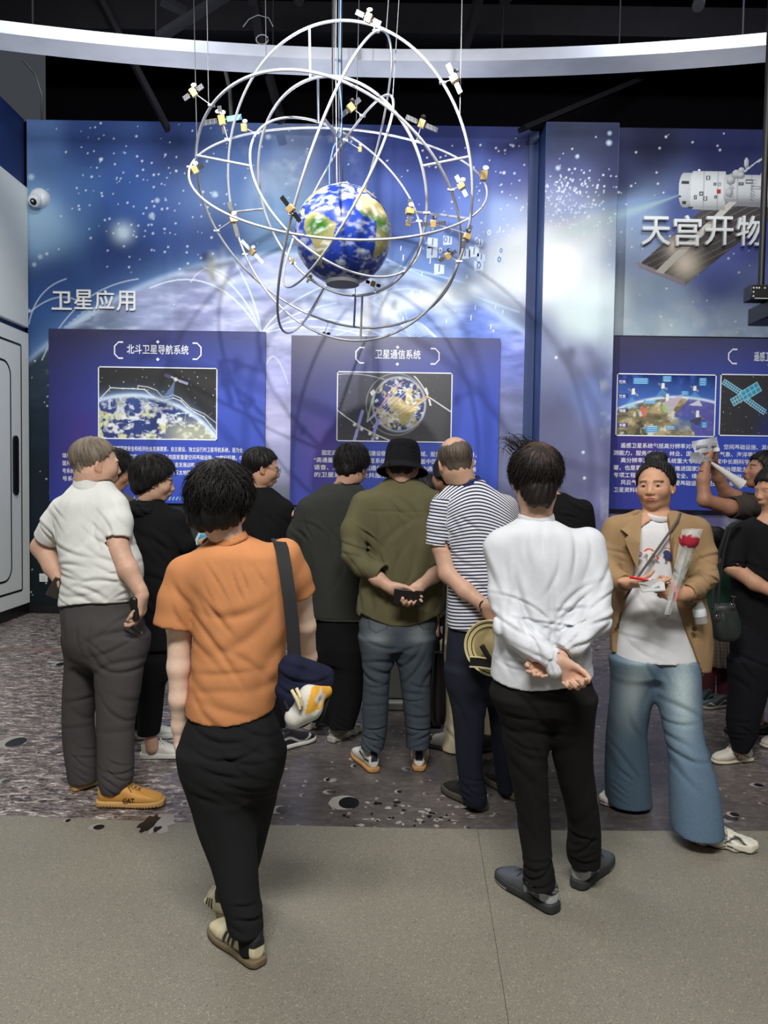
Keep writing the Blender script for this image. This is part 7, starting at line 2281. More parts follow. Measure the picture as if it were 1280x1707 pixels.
    def arc(cx, cy, r0, r1, a0, a1, i): tp([(cx + r0 * math.cos(math.radians(a0 + (a1 - a0) * t / 8)), cy - r0 * math.sin(math.radians(a0 + (a1 - a0) * t / 8))) for t in range(9)] + [(cx + r1 * math.cos(math.radians(a1 - (a1 - a0) * t / 8)), cy - r1 * math.sin(math.radians(a1 - (a1 - a0) * t / 8))) for t in range(9)], i)
    arc(1082, 924, 10, 8.5, 30, 150, 0); arc(1082, 924, 8.3, 7, 40, 140, 1); arc(1112, 922, 9, 7.6, 0, 120, 0); arc(1064, 927, 8, 6, 20, 130, 0); arc(1064, 928, 5.5, 4, 10, 120, 2)
    tp([(1106, 920), (1110, 917), (1115, 918), (1117, 923), (1121, 925), (1121, 934), (1118, 934), (1116, 929), (1113, 929), (1112, 934), (1109, 934), (1110, 926), (1106, 924)], 3)
    tp([(1077, 922), (1081, 919), (1085, 921), (1087, 926), (1092, 925), (1094, 930), (1090, 934), (1088, 930), (1083, 930), (1082, 935), (1079, 934), (1080, 926)], 4); tp([(1094, 925), (1097, 927), (1099, 932), (1096, 933)], 0); tp([(1064, 925), (1069, 926), (1068, 929), (1063, 929)], 2)
    mb.build('print', M_tp, p.root, smooth=False)
    hips = [(1080, 1026, 1161, .22), (1100, 1021, 1164, .245), (1122, 1020, 1164, .24)]
    legL = [(1098, 1020, 1094, .235, .0), (1130, 1019, 1091, .22, .03), (1174, 1016, 1084, .20, .06), (1220, 1011, 1078, .19, .10), (1267, 1009, 1080, .20, .14), (1314, 1010, 1083, .215, .17), (1336, 1011, 1085, .22, .18)]
    legR = [(1098, 1090, 1164, .235, .0), (1130, 1093, 1165, .22, -.03), (1174, 1098, 1168, .20, -.06), (1220, 1107, 1171, .19, -.10), (1267, 1114, 1186, .20, -.14), (1314, 1116, 1196, .22, -.17), (1361, 1117, 1202, .235, -.19), (1386, 1119, 1202, .24, -.2)]
    def jc(V):
        c = np.tile(np.array(lin(94, 116, 136)), (len(V), 1))
        for (px, py, dd, rz_) in ((1052, 1150, -.05, .16), (1135, 1150, -.12, .17)): q = V - V3(P(px, py, D + dd)); c = over(c, np.exp(-(q[:, 0] / .05) ** 2 - (q[:, 2] / rz_) ** 2) * .8, lin(188, 204, 204))
        return over(c, np.clip(pn(V, 8, 3), 0, 1) * .25, lin(96, 116, 132))
    dd = [folds(P(1140, 1225, D - .2), .12, (.2, 0, 1), .05, .013, 1, .7), folds(P(1150, 1290, D - .25), .16, (.9, 0, .5), .07, .013, 2, .4), folds(P(1045, 1290, D), .14, (.9, 0, .4), .07, .011, 3, .5), folds(P(1045, 1325, D), .08, (.4, 0, 1), .03, .010, 4, .7), folds(P(1050, 1210, D - .05), .12, (.9, 0, .3), .07, .009, 5, .4), folds(P(1110, 1110, D - .1), .1, (.9, 0, .4), .05, .008, 6, .6), crumple(.003, 9, 4)]
    trousers(p, hips, [legL, legR], MATS['denim'], .006, dd, 'jeans', col=jc)
    def sc(L):
        c = np.tile(np.array(lin(226, 222, 208)), (len(L), 1)); x, y, z = np.abs(L[:, 0]), L[:, 1], L[:, 2]
        c = over(c, np.clip(1.6 - np.abs(y - .04 - .022 * np.sin(z * 42)) / .0055, 0, 1) * (x > .02) * .95, lin(30, 30, 34)); return over(c, (np.abs(z - .14) < .012) * (y > .05) * .8, lin(40, 40, 44))
    so = lambda L: np.where((np.abs(L[:, 1] - .012 - .010 * np.sin(L[:, 2] * 48)) < .0032)[:, None], np.array(lin(70, 68, 64)), np.array(lin(224, 218, 198)))
    shoe(p.root, G(1150, 1402), G(1224, 1414), .26, 'chunky', sc, so, laces=M_lace, sole_h=.042)
    shoe(p.root, G(1060, 1322), G(1014, 1340), .26, 'chunky', sc, so, laces=M_lace, sole_h=.042)
    hair(p.root, p.M, p.sc, BLACK_H, .009, -.055, -.004, .080, (0, -.45, .89), 1100, .002, 1.0, .0012, 51, .004, .25, .006, colvar=.4, cutf=lambda X: (1 - np.linalg.norm((X - np.array((0, .088, .002))) / np.array((.064, .082, .090)), axis=1)) * .06, bun=[((.004, -.035, .128), (.050, .046, .034)), ((-.012, -.05, .134), (.03, .034, .026))])
    eyes(p.root, p.M, p.sc, -.35)
    p.finish(.0035)
    return p
person_blazer()
def blazer_things():
    D = 3.32
    # wrapped rose
    root = empty('wrapped_rose', (0, 0, 0)); tag(root, 'red rose in a clear paper sleeve held by the person in the tan blazer', 'flower')
    b, tl, tr = P(1112, 1024, D - .30), P(1137, 882, D - .26), P(1172, 882, D - .26)
    Y = Vector((0, -.012, 0))
    g = NG('clear_wrap'); n = g.noise(g.coord(), 35, 4)
    g.l(g.mix(n, lin(206, 212, 208), lin(240, 242, 240)), g.b.inputs['Base Color']); g.set(rough=.2, alpha=.32); g.bump(n, .6, .01)
    wl, wr = b + Vector((-.012, 0, 0)), b + Vector((.014, 0, 0))
    vs = []
    for i in range(12):
        t = i / 11; l, r = wl.lerp(tl, t), wr.lerp(tr, t)
        for j in range(9):
            s_ = j / 8; q = l.lerp(r, s_); bul = math.sin(PI * s_) * (.012 + .028 * t)
            vs.append(q + Vector((0, -bul + rnd.uniform(-.002, .002), 0)))
    fs = [(i * 9 + j, i * 9 + j + 1, i * 9 + 10 + j, i * 9 + 9 + j) for i in range(11) for j in range(8)]
    n0 = len(vs); vs += [v + Vector((0, 2 * math.sin(PI * (k % 9) / 8) * (.012 + .028 * (k // 9) / 11) + .001, 0)) for k, v in enumerate(vs)]
    fs += [tuple(n0 + k for k in f[::-1]) for f in fs]
    MB().add(vs, fs).build('clear_sleeve', g.m, root)
    c = P(1147, 916, D - .275)
    MB().tube([b + Vector((0, 0, -.012)), b.lerp(c, .5) + Vector((.004, 0, 0)), c], [.0038, .0035, .004], 8).build('stem', flat('stem_green', lin(62, 84, 50), .6), root)
    mb = MB()
    for k, t in enumerate((.45, .6, .72)):
        q = b.lerp(c, t); sx = (-1) ** k
        mb.add([q, q + Vector((sx * .018, -.006, .010)), q + Vector((sx * .034, -.004, .03)), q + Vector((sx * .012, .002, .026))], [(0, 1, 2, 3)])
    for k in range(5): a = 2 * PI * k / 5; mb.add([c + Vector((.006 * math.cos(a), .006 * math.sin(a), -.004)), c + Vector((.02 * math.cos(a + .3), .02 * math.sin(a + .3), .008)), c + Vector((.028 * math.cos(a), .028 * math.sin(a), -.012)), c + Vector((.02 * math.cos(a - .3), .02 * math.sin(a - .3), .0))], [(0, 1, 2, 3)])
    mb.build('leaf', flat('leaf_green', lin(92, 104, 70), .6), root)
    mb = MB()
    for k in range(11):
        a = k * 2.4; r0 = .011 + .0022 * k; h = .066 - .0014 * k; n_ = 7
        vs = []
        for i in range(n_):
            for j in range(5):
                u, v = i / (n_ - 1), j / 4; th = a + (u - .5) * 1.9; r = r0 * (.5 + .75 * math.sin(min(1, v * 1.1) * PI * .62)) + .006 * max(0, v - .8) * k / 4
                vs.append(c + Vector((r * math.cos(th), r * math.sin(th), h * v * (1 - .25 * (2 * u - 1) ** 2))))
        mb.add(vs, [(i * 5 + j, i * 5 + 5 + j, i * 5 + 6 + j, i * 5 + 1 + j) for i in range(n_ - 1) for j in range(4)])
    mb.build('petals', flat('petal_red', lin(178, 38, 58), .55, var=.25), root)
    MB().tube([P(1126, 976, D - .335), P(1128, 990, D - .345), P(1125, 1003, D - .34)], .005, 8).build('ribbon', flat('ribbon_pink', lin(226, 130, 140), .5), root)
    # card sleeve and red pen
    root = empty('card_packet', (0, 0, 0)); tag(root, 'clear card packet held flat between the hands of the person in the tan blazer', 'card packet')
    q = [P(1064, 973, D - .29), P(1070, 988, D - .36), P(1109, 985, D - .35), P(1107, 966, D - .28)]
    MB().prism(q, (0, .002, .005)).build('packet', flat('packet_clear', lin(166, 168, 166), .25, var=.1), root, smooth=False)
    q2 = [q[0].lerp(q[2], .2), q[0].lerp(q[1], .75).lerp(q[2], .15), q[1].lerp(q[2], .75).lerp(q[3], .15), q[0].lerp(q[3], .7).lerp(q[2], .15)]
    MB().prism([v + Vector((0, .002, .0052)) for v in q2], (0, 0, .0008)).build('printed_card', flat('card_grey', lin(128, 128, 126), .5, var=.2), root, smooth=False)
    root = empty('red_pen', (0, 0, 0)); tag(root, 'red pen held above the clear card packet', 'pen')
    a, b_ = P(1050, 962, D - .30), P(1081, 967, D - .35)
    MB().tube([a, a.lerp(b_, .85), b_], [.0062, .006, .002], 12).build('barrel', flat('pen_red', lin(206, 36, 40), .3), root)
    MB().tube([a, a.lerp(b_, .35) + Vector((0, -.003, .007))], .002, 6).build('pen_clip', flat('pen_clip', lin(214, 190, 190), .3), root)
    # cross-body strap with its small bag, bottle in the pocket
    root = empty('crossbody_bag', (0, 0, 0)); tag(root, 'thin grey bag strap across the white T-shirt of the person in the tan blazer', 'bag')
    MB().tube([P(1134, 856, D - .07), P(1130, 866, D - .115), P(1118, 884, D - .125), P(1097, 914, D - .128), P(1066, 958, D - .14), P(1040, 1000, D - .14)], .0055, 8).build('strap', flat('strap_grey', lin(84, 78, 76), .7), root)
    root = empty('water_bottle', P(1170, 1040, D - .165)); tag(root, 'clear water bottle with red cap at the pocket of the tan blazer', 'bottle')
    g = NG('clear_plastic'); g.set(color=(.62, .66, .68), rough=.08, alpha=.3, spec=.7)
    Mx = Matrix.Rotation(-.2, 4, 'Y') @ Matrix.Rotation(-.1, 4, 'X')
    MB().lathe([(0, 0), (.024, .002), (.027, .012), (.025, .03), (.027, .05), (.027, .075), (.018, .098), (.012, .104), (0, .105)], 24, Mx).build('bottle_body', g.m, root)
    MB().lathe([(0, .103), (.014, .104), (.014, .119), (0, .12)], 18, Mx).build('bottle_cap', flat('cap_red', lin(190, 60, 66), .4), root)
    MB().lathe([(.0268, .032), (.0275, .034), (.0275, .062), (.0268, .064)], 24, Mx).build('bottle_label', flat('label_white', lin(206, 210, 210), .4), root)
blazer_things()
# ================= the row of visitors behind
BLK = cloth('black_cloth', lin(20, 20, 22), weave=800, bump=.15)
def cream_shoe(base, accent=None):
    def f(L):
        c = np.tile(np.array(base), (len(L), 1)); x, y, z = np.abs(L[:, 0]), L[:, 1], L[:, 2]
        if accent is not None: c = over(c, np.clip(1.5 - np.abs(y - .05 - .02 * np.sin(z * 30)) / .006, 0, 1) * (x > .02), accent)
        return c
    return f
def person_hoodie():
    D = 4.02
    p = Person('person in black hooded jacket and white trainers beside the white polo', None, D)
    p.skin = lin(204, 164, 140)
    p.head(257, 802, 74, 10, 0, 1.0, neck=(246, 848), fem=True, brow=BLACK_H, lips=lin(160, 96, 86))
    arm(p, [(292, 872, 0, .045), (312, 925, .02, .04), (345, 925, .25, .03)])
    rows = [(834, 228, 270, .15), (848, 218, 286, .19), (862, 214, 300, .22), (900, 214, 306, .24), (960, 216, 304, .24), (1020, 218, 300, .24), (1080, 220, 298, .24)]
    sl = [[(290, 868, -.02, .062), (306, 905, 0, .058), (315, 925, .08, .052), (338, 920, .22, .042)], [(226, 872, .05, .06), (222, 930, .05, .055), (240, 950, .1, .045)]]
    shirt(p, rows, sl, BLK, .007, [folds(P(290, 900, D - .1), .15, (.7, 0, .6), .06, .012, 1, .7), folds(P(250, 960, D - .1), .2, (.5, 0, .9), .08, .012, 2, .6), crumple(.003, 9, 4)], 'hooded_jacket', neck_r=.06)
    s = SDF().u(ell(P(238, 850, D - .03), (.105, .10, .06)), .02); s.cut(ell(P(250, 838, D), (.075, .08, .06)), .01); s.d(folds(P(240, 855, D - .08), .1, (.3, 0, 1), .04, .01, 3))
    sdf_obj('hood', s, .006, BLK, p.root)
    hips = [(1060, 222, 296, .23), (1100, 224, 292, .22), (1130, 226, 290, .19)]
    lg = [[(1100, 228, 280, .17, -.02), (1160, 230, 274, .145, -.02), (1200, 230, 270, .13, -.02), (1223, 230, 266, .12, -.02)], [(1100, 222, 268, .17, .12), (1160, 222, 260, .145, .14), (1200, 221, 256, .13, .15), (1212, 221, 254, .12, .15)]]
    trousers(p, hips, lg, BLK, .007, [crumple(.003, 10, 3)])
    p.body.u(rc(P(250, 1215, D - .02), P(254, 1246, D - .02), .034, .036), .02)
    w = lin(226, 228, 220)
    shoe(p.root, G(236, 1264), G(298, 1262), .25, 'sneaker', cream_shoe(w), w, laces=flat('lace_white', lin(228, 230, 226), .8), sole_h=.038)
    shoe(p.root, G(226, 1232), G(262, 1230), .25, 'sneaker', cream_shoe(w), w, sole_h=.038)
    hair(p.root, p.M, p.sc, BLACK_H, .024, -.085, -.03, .055, (0, -.3, .95), 900, .006, 1.1, .0018, 61, .006, .6, .0, top=.006, droop=.004)
    eyes(p.root, p.M, p.sc); p.finish(.005)
person_hoodie()
def person_curly():
    D = 4.3
    p = Person('person with dark curly hair and grey top, mostly hidden behind the white polo', None, D)
    p.head(188, 786, 65, 10, 0, .98, neck=(186, 832), fem=True)
    gy = cloth('grey_top', lin(104, 96, 88))
    shirt(p, [(818, 172, 205, .15), (832, 160, 222, .19), (850, 152, 226, .22), (920, 154, 222, .22), (1000, 156, 220, .22)], [[(218, 848, 0, .055), (222, 900, .02, .05)]], gy, .008, [crumple(.004, 10, 2)], 'top', neck_r=.06)
    trousers(p, [(980, 158, 220, .22), (1030, 158, 218, .22), (1060, 160, 216, .19)], [[(1030, 158, 190, .16), (1120, 160, 186, .14), (1222, 162, 184, .12)], [(1030, 186, 218, .16), (1120, 190, 214, .14), (1222, 192, 212, .12)]], BLK, .008)
    for x in (174, 204): shoe(p.root, G(x - 4, 1240), G(x + 14, 1226), .25, 'sneaker', cream_shoe(lin(60, 60, 62)), (.1, .1, .1), v=.006)
    MB().tube([P(200, 824, D - .05), P(207, 832, D - .12), P(212, 846, D - .125), P(214, 880, D - .125)], .011, 8).build('strap', flat('strap_yellow', lin(196, 160, 66), .6), p.root)
    hair(p.root, p.M, p.sc, BLACK_H, .026, -.12, -.09, .06, (0, -.2, .97), 700, .012, 1.3, .002, 71, .007, 1.6, .0, droop=.012)
    p.finish(.007)
person_curly()
def person_glasses():
    D = 4.5
    p = Person('person with glasses and a black collared shirt behind the orange T-shirt', None, D)
    p.skin = lin(196, 152, 124)
    p.head(436, 781, 72, 10, 0, 1.03, neck=(428, 828), brow=BLACK_H, lips=lin(160, 100, 88))
    rows = [(812, 404, 452, .15), (826, 392, 470, .19), (842, 386, 480, .22), (880, 384, 484, .25), (950, 388, 482, .26), (1030, 390, 478, .26)]
    shirt(p, rows, [[(474, 850, -.02, .062), (480, 900, 0, .058), (476, 950, .05, .05)], [(394, 856, .06, .06), (372, 896, .14, .052), (346, 908, .24, .042)]], BLK, .007, [folds(P(450, 880, D - .1), .15, (.8, 0, .5), .07, .01, 1), crumple(.003, 9, 3)], 'shirt', neck_r=.068)
    p.body.u(rc(P(372, 896, D + .14), P(336, 905, D + .30), .038, .028), .02)
    collar(p, BLK, .066, .045, .007, off=(0, 0, .01))
    trousers(p, [(1010, 396, 474, .24), (1060, 396, 474, .24), (1090, 400, 470, .2)], [[(1060, 396, 438, .18), (1150, 404, 440, .16), (1238, 410, 440, .14)], [(1060, 432, 474, .18), (1150, 436, 476, .16), (1238, 446, 476, .14)]], BLK, .008)
    for x in (428, 462): shoe(p.root, G(x, 1252), G(x + 26, 1244), .27, 'sneaker', cream_shoe(lin(36, 36, 38), lin(200, 200, 200)), lin(214, 214, 208), v=.006)
    hair(p.root, p.M, p.sc, BLACK_H, .010, -.075, -.004, .075, (0, -.2, .97), 700, .003, .9, .0014, 81, .005, .4, .0, fade=.006)
    glasses(p.root, p.M, p.sc, flat('glasses_dark', lin(40, 38, 40), .3)); eyes(p.root, p.M, p.sc); p.finish(.005)
person_glasses()
def person_grey():
    D = 4.3
    p = Person('person in dark grey short-sleeved shirt and glasses, left of the bucket hat', None, D)
    p.skin = lin(202, 160, 136)
    p.head(587, 780, 24, 24, 0, 1.0, neck=(570, 832), nr=.058)
    arm(p, [(500, 860, 0, .05), (492, 930, .06, .042), (505, 970, .18, .034)])
    gr = cloth('charcoal_linen', lin(54, 56, 52), weave=500, bump=.3)
    rows = [(806, 544, 600, .15), (818, 528, 612, .19), (836, 508, 624, .23), (870, 500, 630, .25), (930, 501, 632, .255), (990, 513, 630, .255), (1045, 518, 626, .26)]
    hz = P(555, 1027, D).z
    shirt(p, rows, [[(514, 850, 0, .072), (498, 890, .02, .070), (490, 932, .03, .066)], [(622, 850, 0, .066), (634, 900, .04, .06)]], gr, .0065, [folds(P(560, 930, D - .12), .2, (1, 0, .1), .09, .008, 1, .4), folds(P(510, 890, D - .05), .09, (.7, 0, .6), .04, .01, 2), crumple(.003, 8, 3)], 'short_sleeved_shirt', neck_r=.068, hem=lambda X: hz - X[:, 2])
    collar(p, gr, .066, .040, .007, off=(0, 0, .012))
    s = SDF().u(loft(trows(D, [(1010, 524, 620, .235), (1031, 524, 620, .235)])), .01); sdf_obj('undershirt', s, .007, cloth('white_cotton', lin(216, 216, 212)), p.root)
    trousers(p, [(1015, 524, 620, .23), (1070, 522, 622, .24), (1105, 524, 620, .21)], [[(1080, 520, 572, .19, .03), (1140, 520, 566, .17, .05), (1200, 516, 552, .14, .08)], [(1080, 558, 616, .19), (1120, 556, 610, .18), (1170, 550, 603, .16), (1212, 548, 590, .145)]], BLK, .0065, [folds(P(575, 1195, D), .09, (.3, 0, 1), .035, .01, 1), crumple(.003, 10, 3)])
    sh = lin(158, 154, 146)
    shoe(p.root, G(552, 1238), G(590, 1220), .28, 'chunky', cream_shoe(sh), lin(170, 166, 156), laces=flat('lace_dark', lin(70, 68, 66), .8), sole_h=.036)
    shoe(p.root, G(512, 1217), G(536, 1205), .28, 'chunky', cream_shoe(sh), lin(170, 166, 156), sole_h=.036)
    hair(p.root, p.M, p.sc, BLACK_H, .018, -.085, -.012, .07, (0, -.5, .86), 1000, .008, 1.0, .0017, 91, .005, 1.0, .0, top=.006)
    glasses(p.root, p.M, p.sc, flat('glasses_dark', lin(40, 38, 40), .3)); p.finish(.005)
person_grey()
def person_cream():
    D = 4.22
    p = Person('person in wide cream trousers leaning in behind the striped T-shirt', None, D)
    p.skin = lin(176, 130, 104)
    p.head(746, 792, -25, 20, 18, .96, neck=(766, 838), fem=True)
    cr = cloth('cream_cotton', lin(214, 204, 172), weave=600)
    wt = cloth('white_cotton')
    shirt(p, [(830, 752, 790, .14), (844, 742, 806, .18), (860, 738, 816, .2), (940, 742, 812, .21), (1030, 742, 812, .22)], [[(804, 862, 0, .05), (816, 920, .05, .045)]], wt, .008, [crumple(.003, 9, 2)], 'top', neck_r=.058)
    trousers(p, [(1010, 740, 814, .22), (1060, 738, 820, .23), (1100, 736, 824, .21)], [[(1070, 734, 786, .2), (1140, 738, 782, .18), (1200, 742, 782, .18), (1247, 736, 784, .2)], [(1070, 776, 826, .2, .05), (1140, 784, 828, .18, .05), (1200, 788, 826, .18, .06), (1244, 790, 826, .19, .06)]], cr, .006, [folds(P(750, 1220, D - .1), .1, (.8, 0, .5), .05, .012, 1), folds(P(810, 1200, D), .1, (.9, 0, .3), .04, .008, 2), crumple(.003, 9, 4)])
    def sc(L): return over(np.tile(np.array(lin(222, 216, 206)), (len(L), 1)), ((L[:, 1] > .05) & (np.abs(L[:, 2] - .16) < .012)) * 1., lin(30, 30, 32))
    shoe(p.root, G(758, 1254), G(716, 1243), .25, 'sneaker', sc, lin(40, 38, 38), sole_h=.02)
    shoe(p.root, G(800, 1252), G(824, 1250), .25, 'sneaker', cream_shoe(lin(40, 38, 38)), lin(30, 30, 30))
    hair(p.root, p.M, p.sc, BLACK_H, .014, -.09, -.05, .06, (0, -.3, .95), 500, .004, 1.1, .0016, 101, .006, .5, .0, droop=.004); p.finish(.006)
person_cream()
def long_bag():
    D = 4.05
    root = empty('tote_bag', (0, 0, 0)); tag(root, 'long black leather bag hanging beside the wide cream trousers', 'bag')
    s = SDF().u(loft([(z, x, y, a, b) for z, x, y, a, b in trows(D, [(1085, 722, 740, .06), (1120, 720, 742, .08), (1160, 717, 743, .10), (1190, 717, 743, .11), (1204, 720, 741, .08)])], rcap=.03), .01); s.d(crumple(.003, 12, 2))
    sdf_obj('bag_body', s, .005, flat('black_leather', lin(24, 20, 20), .32), root)
    MB().tube([P(726, 1090, D), P(732, 1000, D + .05), P(741, 900, D + .10), P(746, 850, D + .09)], .007, 8).tube([P(738, 1090, D + .04), P(742, 1000, D + .07), P(746, 880, D + .10)], .007, 8).build('strap', flat('strap_black2', lin(24, 20, 20), .5), root)
long_bag()
def person_hidden_dark():
    D = 4.75
    p = Person('short person with black hair seen between the bucket hat and the striped T-shirt', None, D)
    p.head(716, 824, 10, 20, 0, .95, neck=(716, 868), fem=True)
    shirt(p, [(862, 698, 734, .14), (876, 690, 742, .18), (950, 690, 742, .19), (1040, 692, 740, .2)], [], BLK, .009, [crumple(.004, 9, 2)], 'top', neck_r=.055)
    trousers(p, [(1030, 694, 738, .2), (1080, 694, 738, .2)], [[(1060, 694, 718, .15), (1212, 700, 718, .12)], [(1060, 714, 738, .15), (1212, 716, 736, .12)]], BLK, .009)
    for x in (708, 727): shoe(p.root, G(x, 1214), G(x + 3, 1200), .24, 'sneaker', cream_shoe(lin(30, 30, 32)), (.02, .02, .02), v=.006)
    hair(p.root, p.M, p.sc, BLACK_H, .022, -.08, -.04, .06, (0, -.3, .95), 400, .005, 1.0, .0018, 111, .006, .5, .0); p.finish(.007)
person_hidden_dark()
def person_black_jacket():
    D = 4.25
    p = Person('person in black jacket hidden behind the white long-sleeved top', None, D)
    p.head(902, 786, 20, 15, 0, .95, neck=(916, 834))
    shirt(p, [(822, 902, 942, .15), (834, 888, 962, .19), (848, 878, 976, .22), (880, 874, 982, .24), (960, 876, 982, .25), (1050, 878, 980, .25)], [[(970, 850, 0, .06), (978, 900, .02, .055), (976, 960, .08, .046)]], BLK, .007, [folds(P(960, 850, D - .08), .1, (.4, 0, 1), .035, .014, 1), crumple(.005, 14, 3)], 'jacket', neck_r=.066)
    trousers(p, [(1030, 884, 976, .24), (1090, 884, 976, .22)], [[(1060, 884, 930, .18), (1150, 888, 926, .15), (1240, 890, 922, .14)], [(1060, 924, 974, .18), (1150, 926, 968, .15), (1240, 926, 962, .14)]], BLK, .008)
    for x in (906, 944): shoe(p.root, G(x, 1248), G(x + 4, 1230), .27, 'sneaker', cream_shoe(lin(30, 30, 32)), (.02, .02, .02), v=.006)
    hair(p.root, p.M, p.sc, BLACK_H, .008, -.08, -.01, .07, (0, -.3, .95), 300, .003, .9, .0016, 121, .006, .4, .0); p.finish(.007)
person_black_jacket()

# ================= right edge: the person photographing, the person in black, a child
def person_photo():
    D = 4.6
    p = Person('person in dark grey T-shirt raising both hands with papers before the right panel', None, D)
    p.skin = lin(160, 116, 92)
    p.head(1271, 787, 272, -14, 0, 1.0, neck=(1282, 832), brow=BLACK_H, lips=lin(130, 76, 66))
    arm(p, [(1256, 848, -.10, .052), (1215, 846, -.16, .047), (1174, 834, -.18, .040), (1172, 800, -.16, .036), (1178, 764, -.13, .026)])
    arm(p, [(1262, 842, .10, .050), (1210, 822, .10, .042), (1196, 795, .06, .034), (1188, 768, .0, .026)])
    p.body.merge(hand_sdf(P(1178, 764, D - .13), (.15, .1, 1), (.6, .6, -.1), 1, .92, (.5, .6, .65, .7), .04)); p.body.merge(hand_sdf(P(1187, 770, D - .0), (-.1, -.2, 1), (-.5, -.6, 0), -1, .92, (.5, .6, .65, .7), .04))
    gr = cloth('dark_grey_tee', lin(66, 60, 56))
    rows = [(828, 1262, 1304, .16), (842, 1250, 1322, .2), (862, 1240, 1330, .24), (920, 1240, 1328, .25), (1000, 1242, 1326, .25)]
    shirt(p, rows, [[(1264, 846, -.06, .075), (1240, 846, -.12, .072), (1219, 846, -.15, .068)], [(1270, 842, .1, .07), (1232, 836, .11, .066)]], gr, .006, [folds(P(1245, 855, D - .1), .1, (.6, 0, .8), .04, .012, 1), crumple(.003, 10, 2)], 't_shirt', neck_r=.064)
    trousers(p, [(980, 1242, 1326, .24), (1050, 1240, 1328, .25), (1090, 1244, 1324, .22)], [[(1050, 1240, 1284, .19), (1150, 1246, 1278, .15)], [(1050, 1282, 1326, .19), (1150, 1286, 1318, .15)]], BLK, .008)
    for x in (1262, 1302): p.body.u(rc(P(x, 1140, D), P(x + 2, 1212, D), .042, .032), .02); p.body.u(rc(P(x + 2, 1210, D), P(x - 26, 1216, D - .02), .03, .026), .02)
    p.body.u(rc(P(1246, 1180, D), P(1215, 1196, D + .05), .03, .03), .02)
    for x in (1264, 1304): shoe(p.root, G(x + 6, 1220), G(x - 40, 1222), .25, 'sandal', cream_shoe(lin(26, 24, 24)), lin(20, 20, 20), hi=.6, v=.006)
    hair(p.root, p.M, p.sc, BLACK_H, .016, -.085, -.02, .06, (0, -.3, .95), 500, .004, 1.0, .0016, 131, .006, .5, .0, top=.004)
    MB().tube([P(1171 + 6 * math.cos(t), 783 + 2 * math.sin(t), D - .145 - .03 * math.sin(t)) for t in np.linspace(0, 2 * PI, 24, endpoint=False)], .003, 6, closed=True).build('bracelet', flat('bracelet_red', lin(150, 66, 56), .5), p.root)
    eyes(p.root, p.M, p.sc); p.finish(.0048)
person_photo()
def papers():
    D = 4.44
    root = empty('printed_bag', (0, 0, 0)); tag(root, 'translucent printed paper held up in front of the right info panel', 'paper')
    g = NG('milky_film'); n = g.noise(g.coord(), 30, 4); g.l(g.mix(n, lin(186, 190, 198), lin(226, 228, 232)), g.b.inputs['Base Color']); g.set(rough=.35, alpha=.72); g.bump(n, .5, .01)
    def sheet(q, nm, par, m, bend=.01, nx=10, ny=6):
        vs = []
        for i in range(nx):
            for j in range(ny):
                u, v = i / (nx - 1), j / (ny - 1); a = q[0].lerp(q[1], u); b = q[3].lerp(q[2], u); vs.append(a.lerp(b, v) + Vector((0, bend * math.sin(u * 7 + v * 3) + rnd.uniform(-.002, .002), 0)))
        n_ = len(vs); fs = [(i * ny + j, i * ny + ny + j, i * ny + ny + 1 + j, i * ny + j + 1) for i in range(nx - 1) for j in range(ny - 1)]
        vs += [v + Vector((0, .002, 0)) for v in vs]; fs += [tuple(n_ + k for k in f[::-1]) for f in fs]
        return MB().add(vs, fs).build(nm, m, par)
    sheet([P(1153, 736, D), P(1196, 728, D), P(1199, 752, D), P(1160, 756, D)], 'sheet', root, g.m)
    sheet([P(1150, 756, D - .02), P(1166, 752, D - .04), P(1190, 768, D - .03), P(1156, 772, D)], 'crumpled_edge', root, g.m, .02)
    for y, x0, x1 in ((745, 1160, 1180), (741, 1186, 1195)): MB().prism([P(x0, y - 2, D - .014), P(x1, y - 4, D - .014), P(x1, y, D - .014), P(x0, y + 2, D - .014)], (0, .001, 0)).build('printed_band', flat('print_grey', lin(150, 152, 166), .6), root, smooth=False)
    root = empty('wrapped_rose', (0, 0, 0)); tag(root, 'white paper flower sleeve pointing down from the raised hands', 'flower sleeve')
    a, b = P(1183, 770, D + .02), P(1238, 809, D - .02)
    MB().tube([a, a.lerp(b, .3), a.lerp(b, .7), b], [.008, .015, .024, .034], 14).build('paper_sleeve', flat('paper_white', lin(206, 204, 198), .7, var=.08), root)
papers()
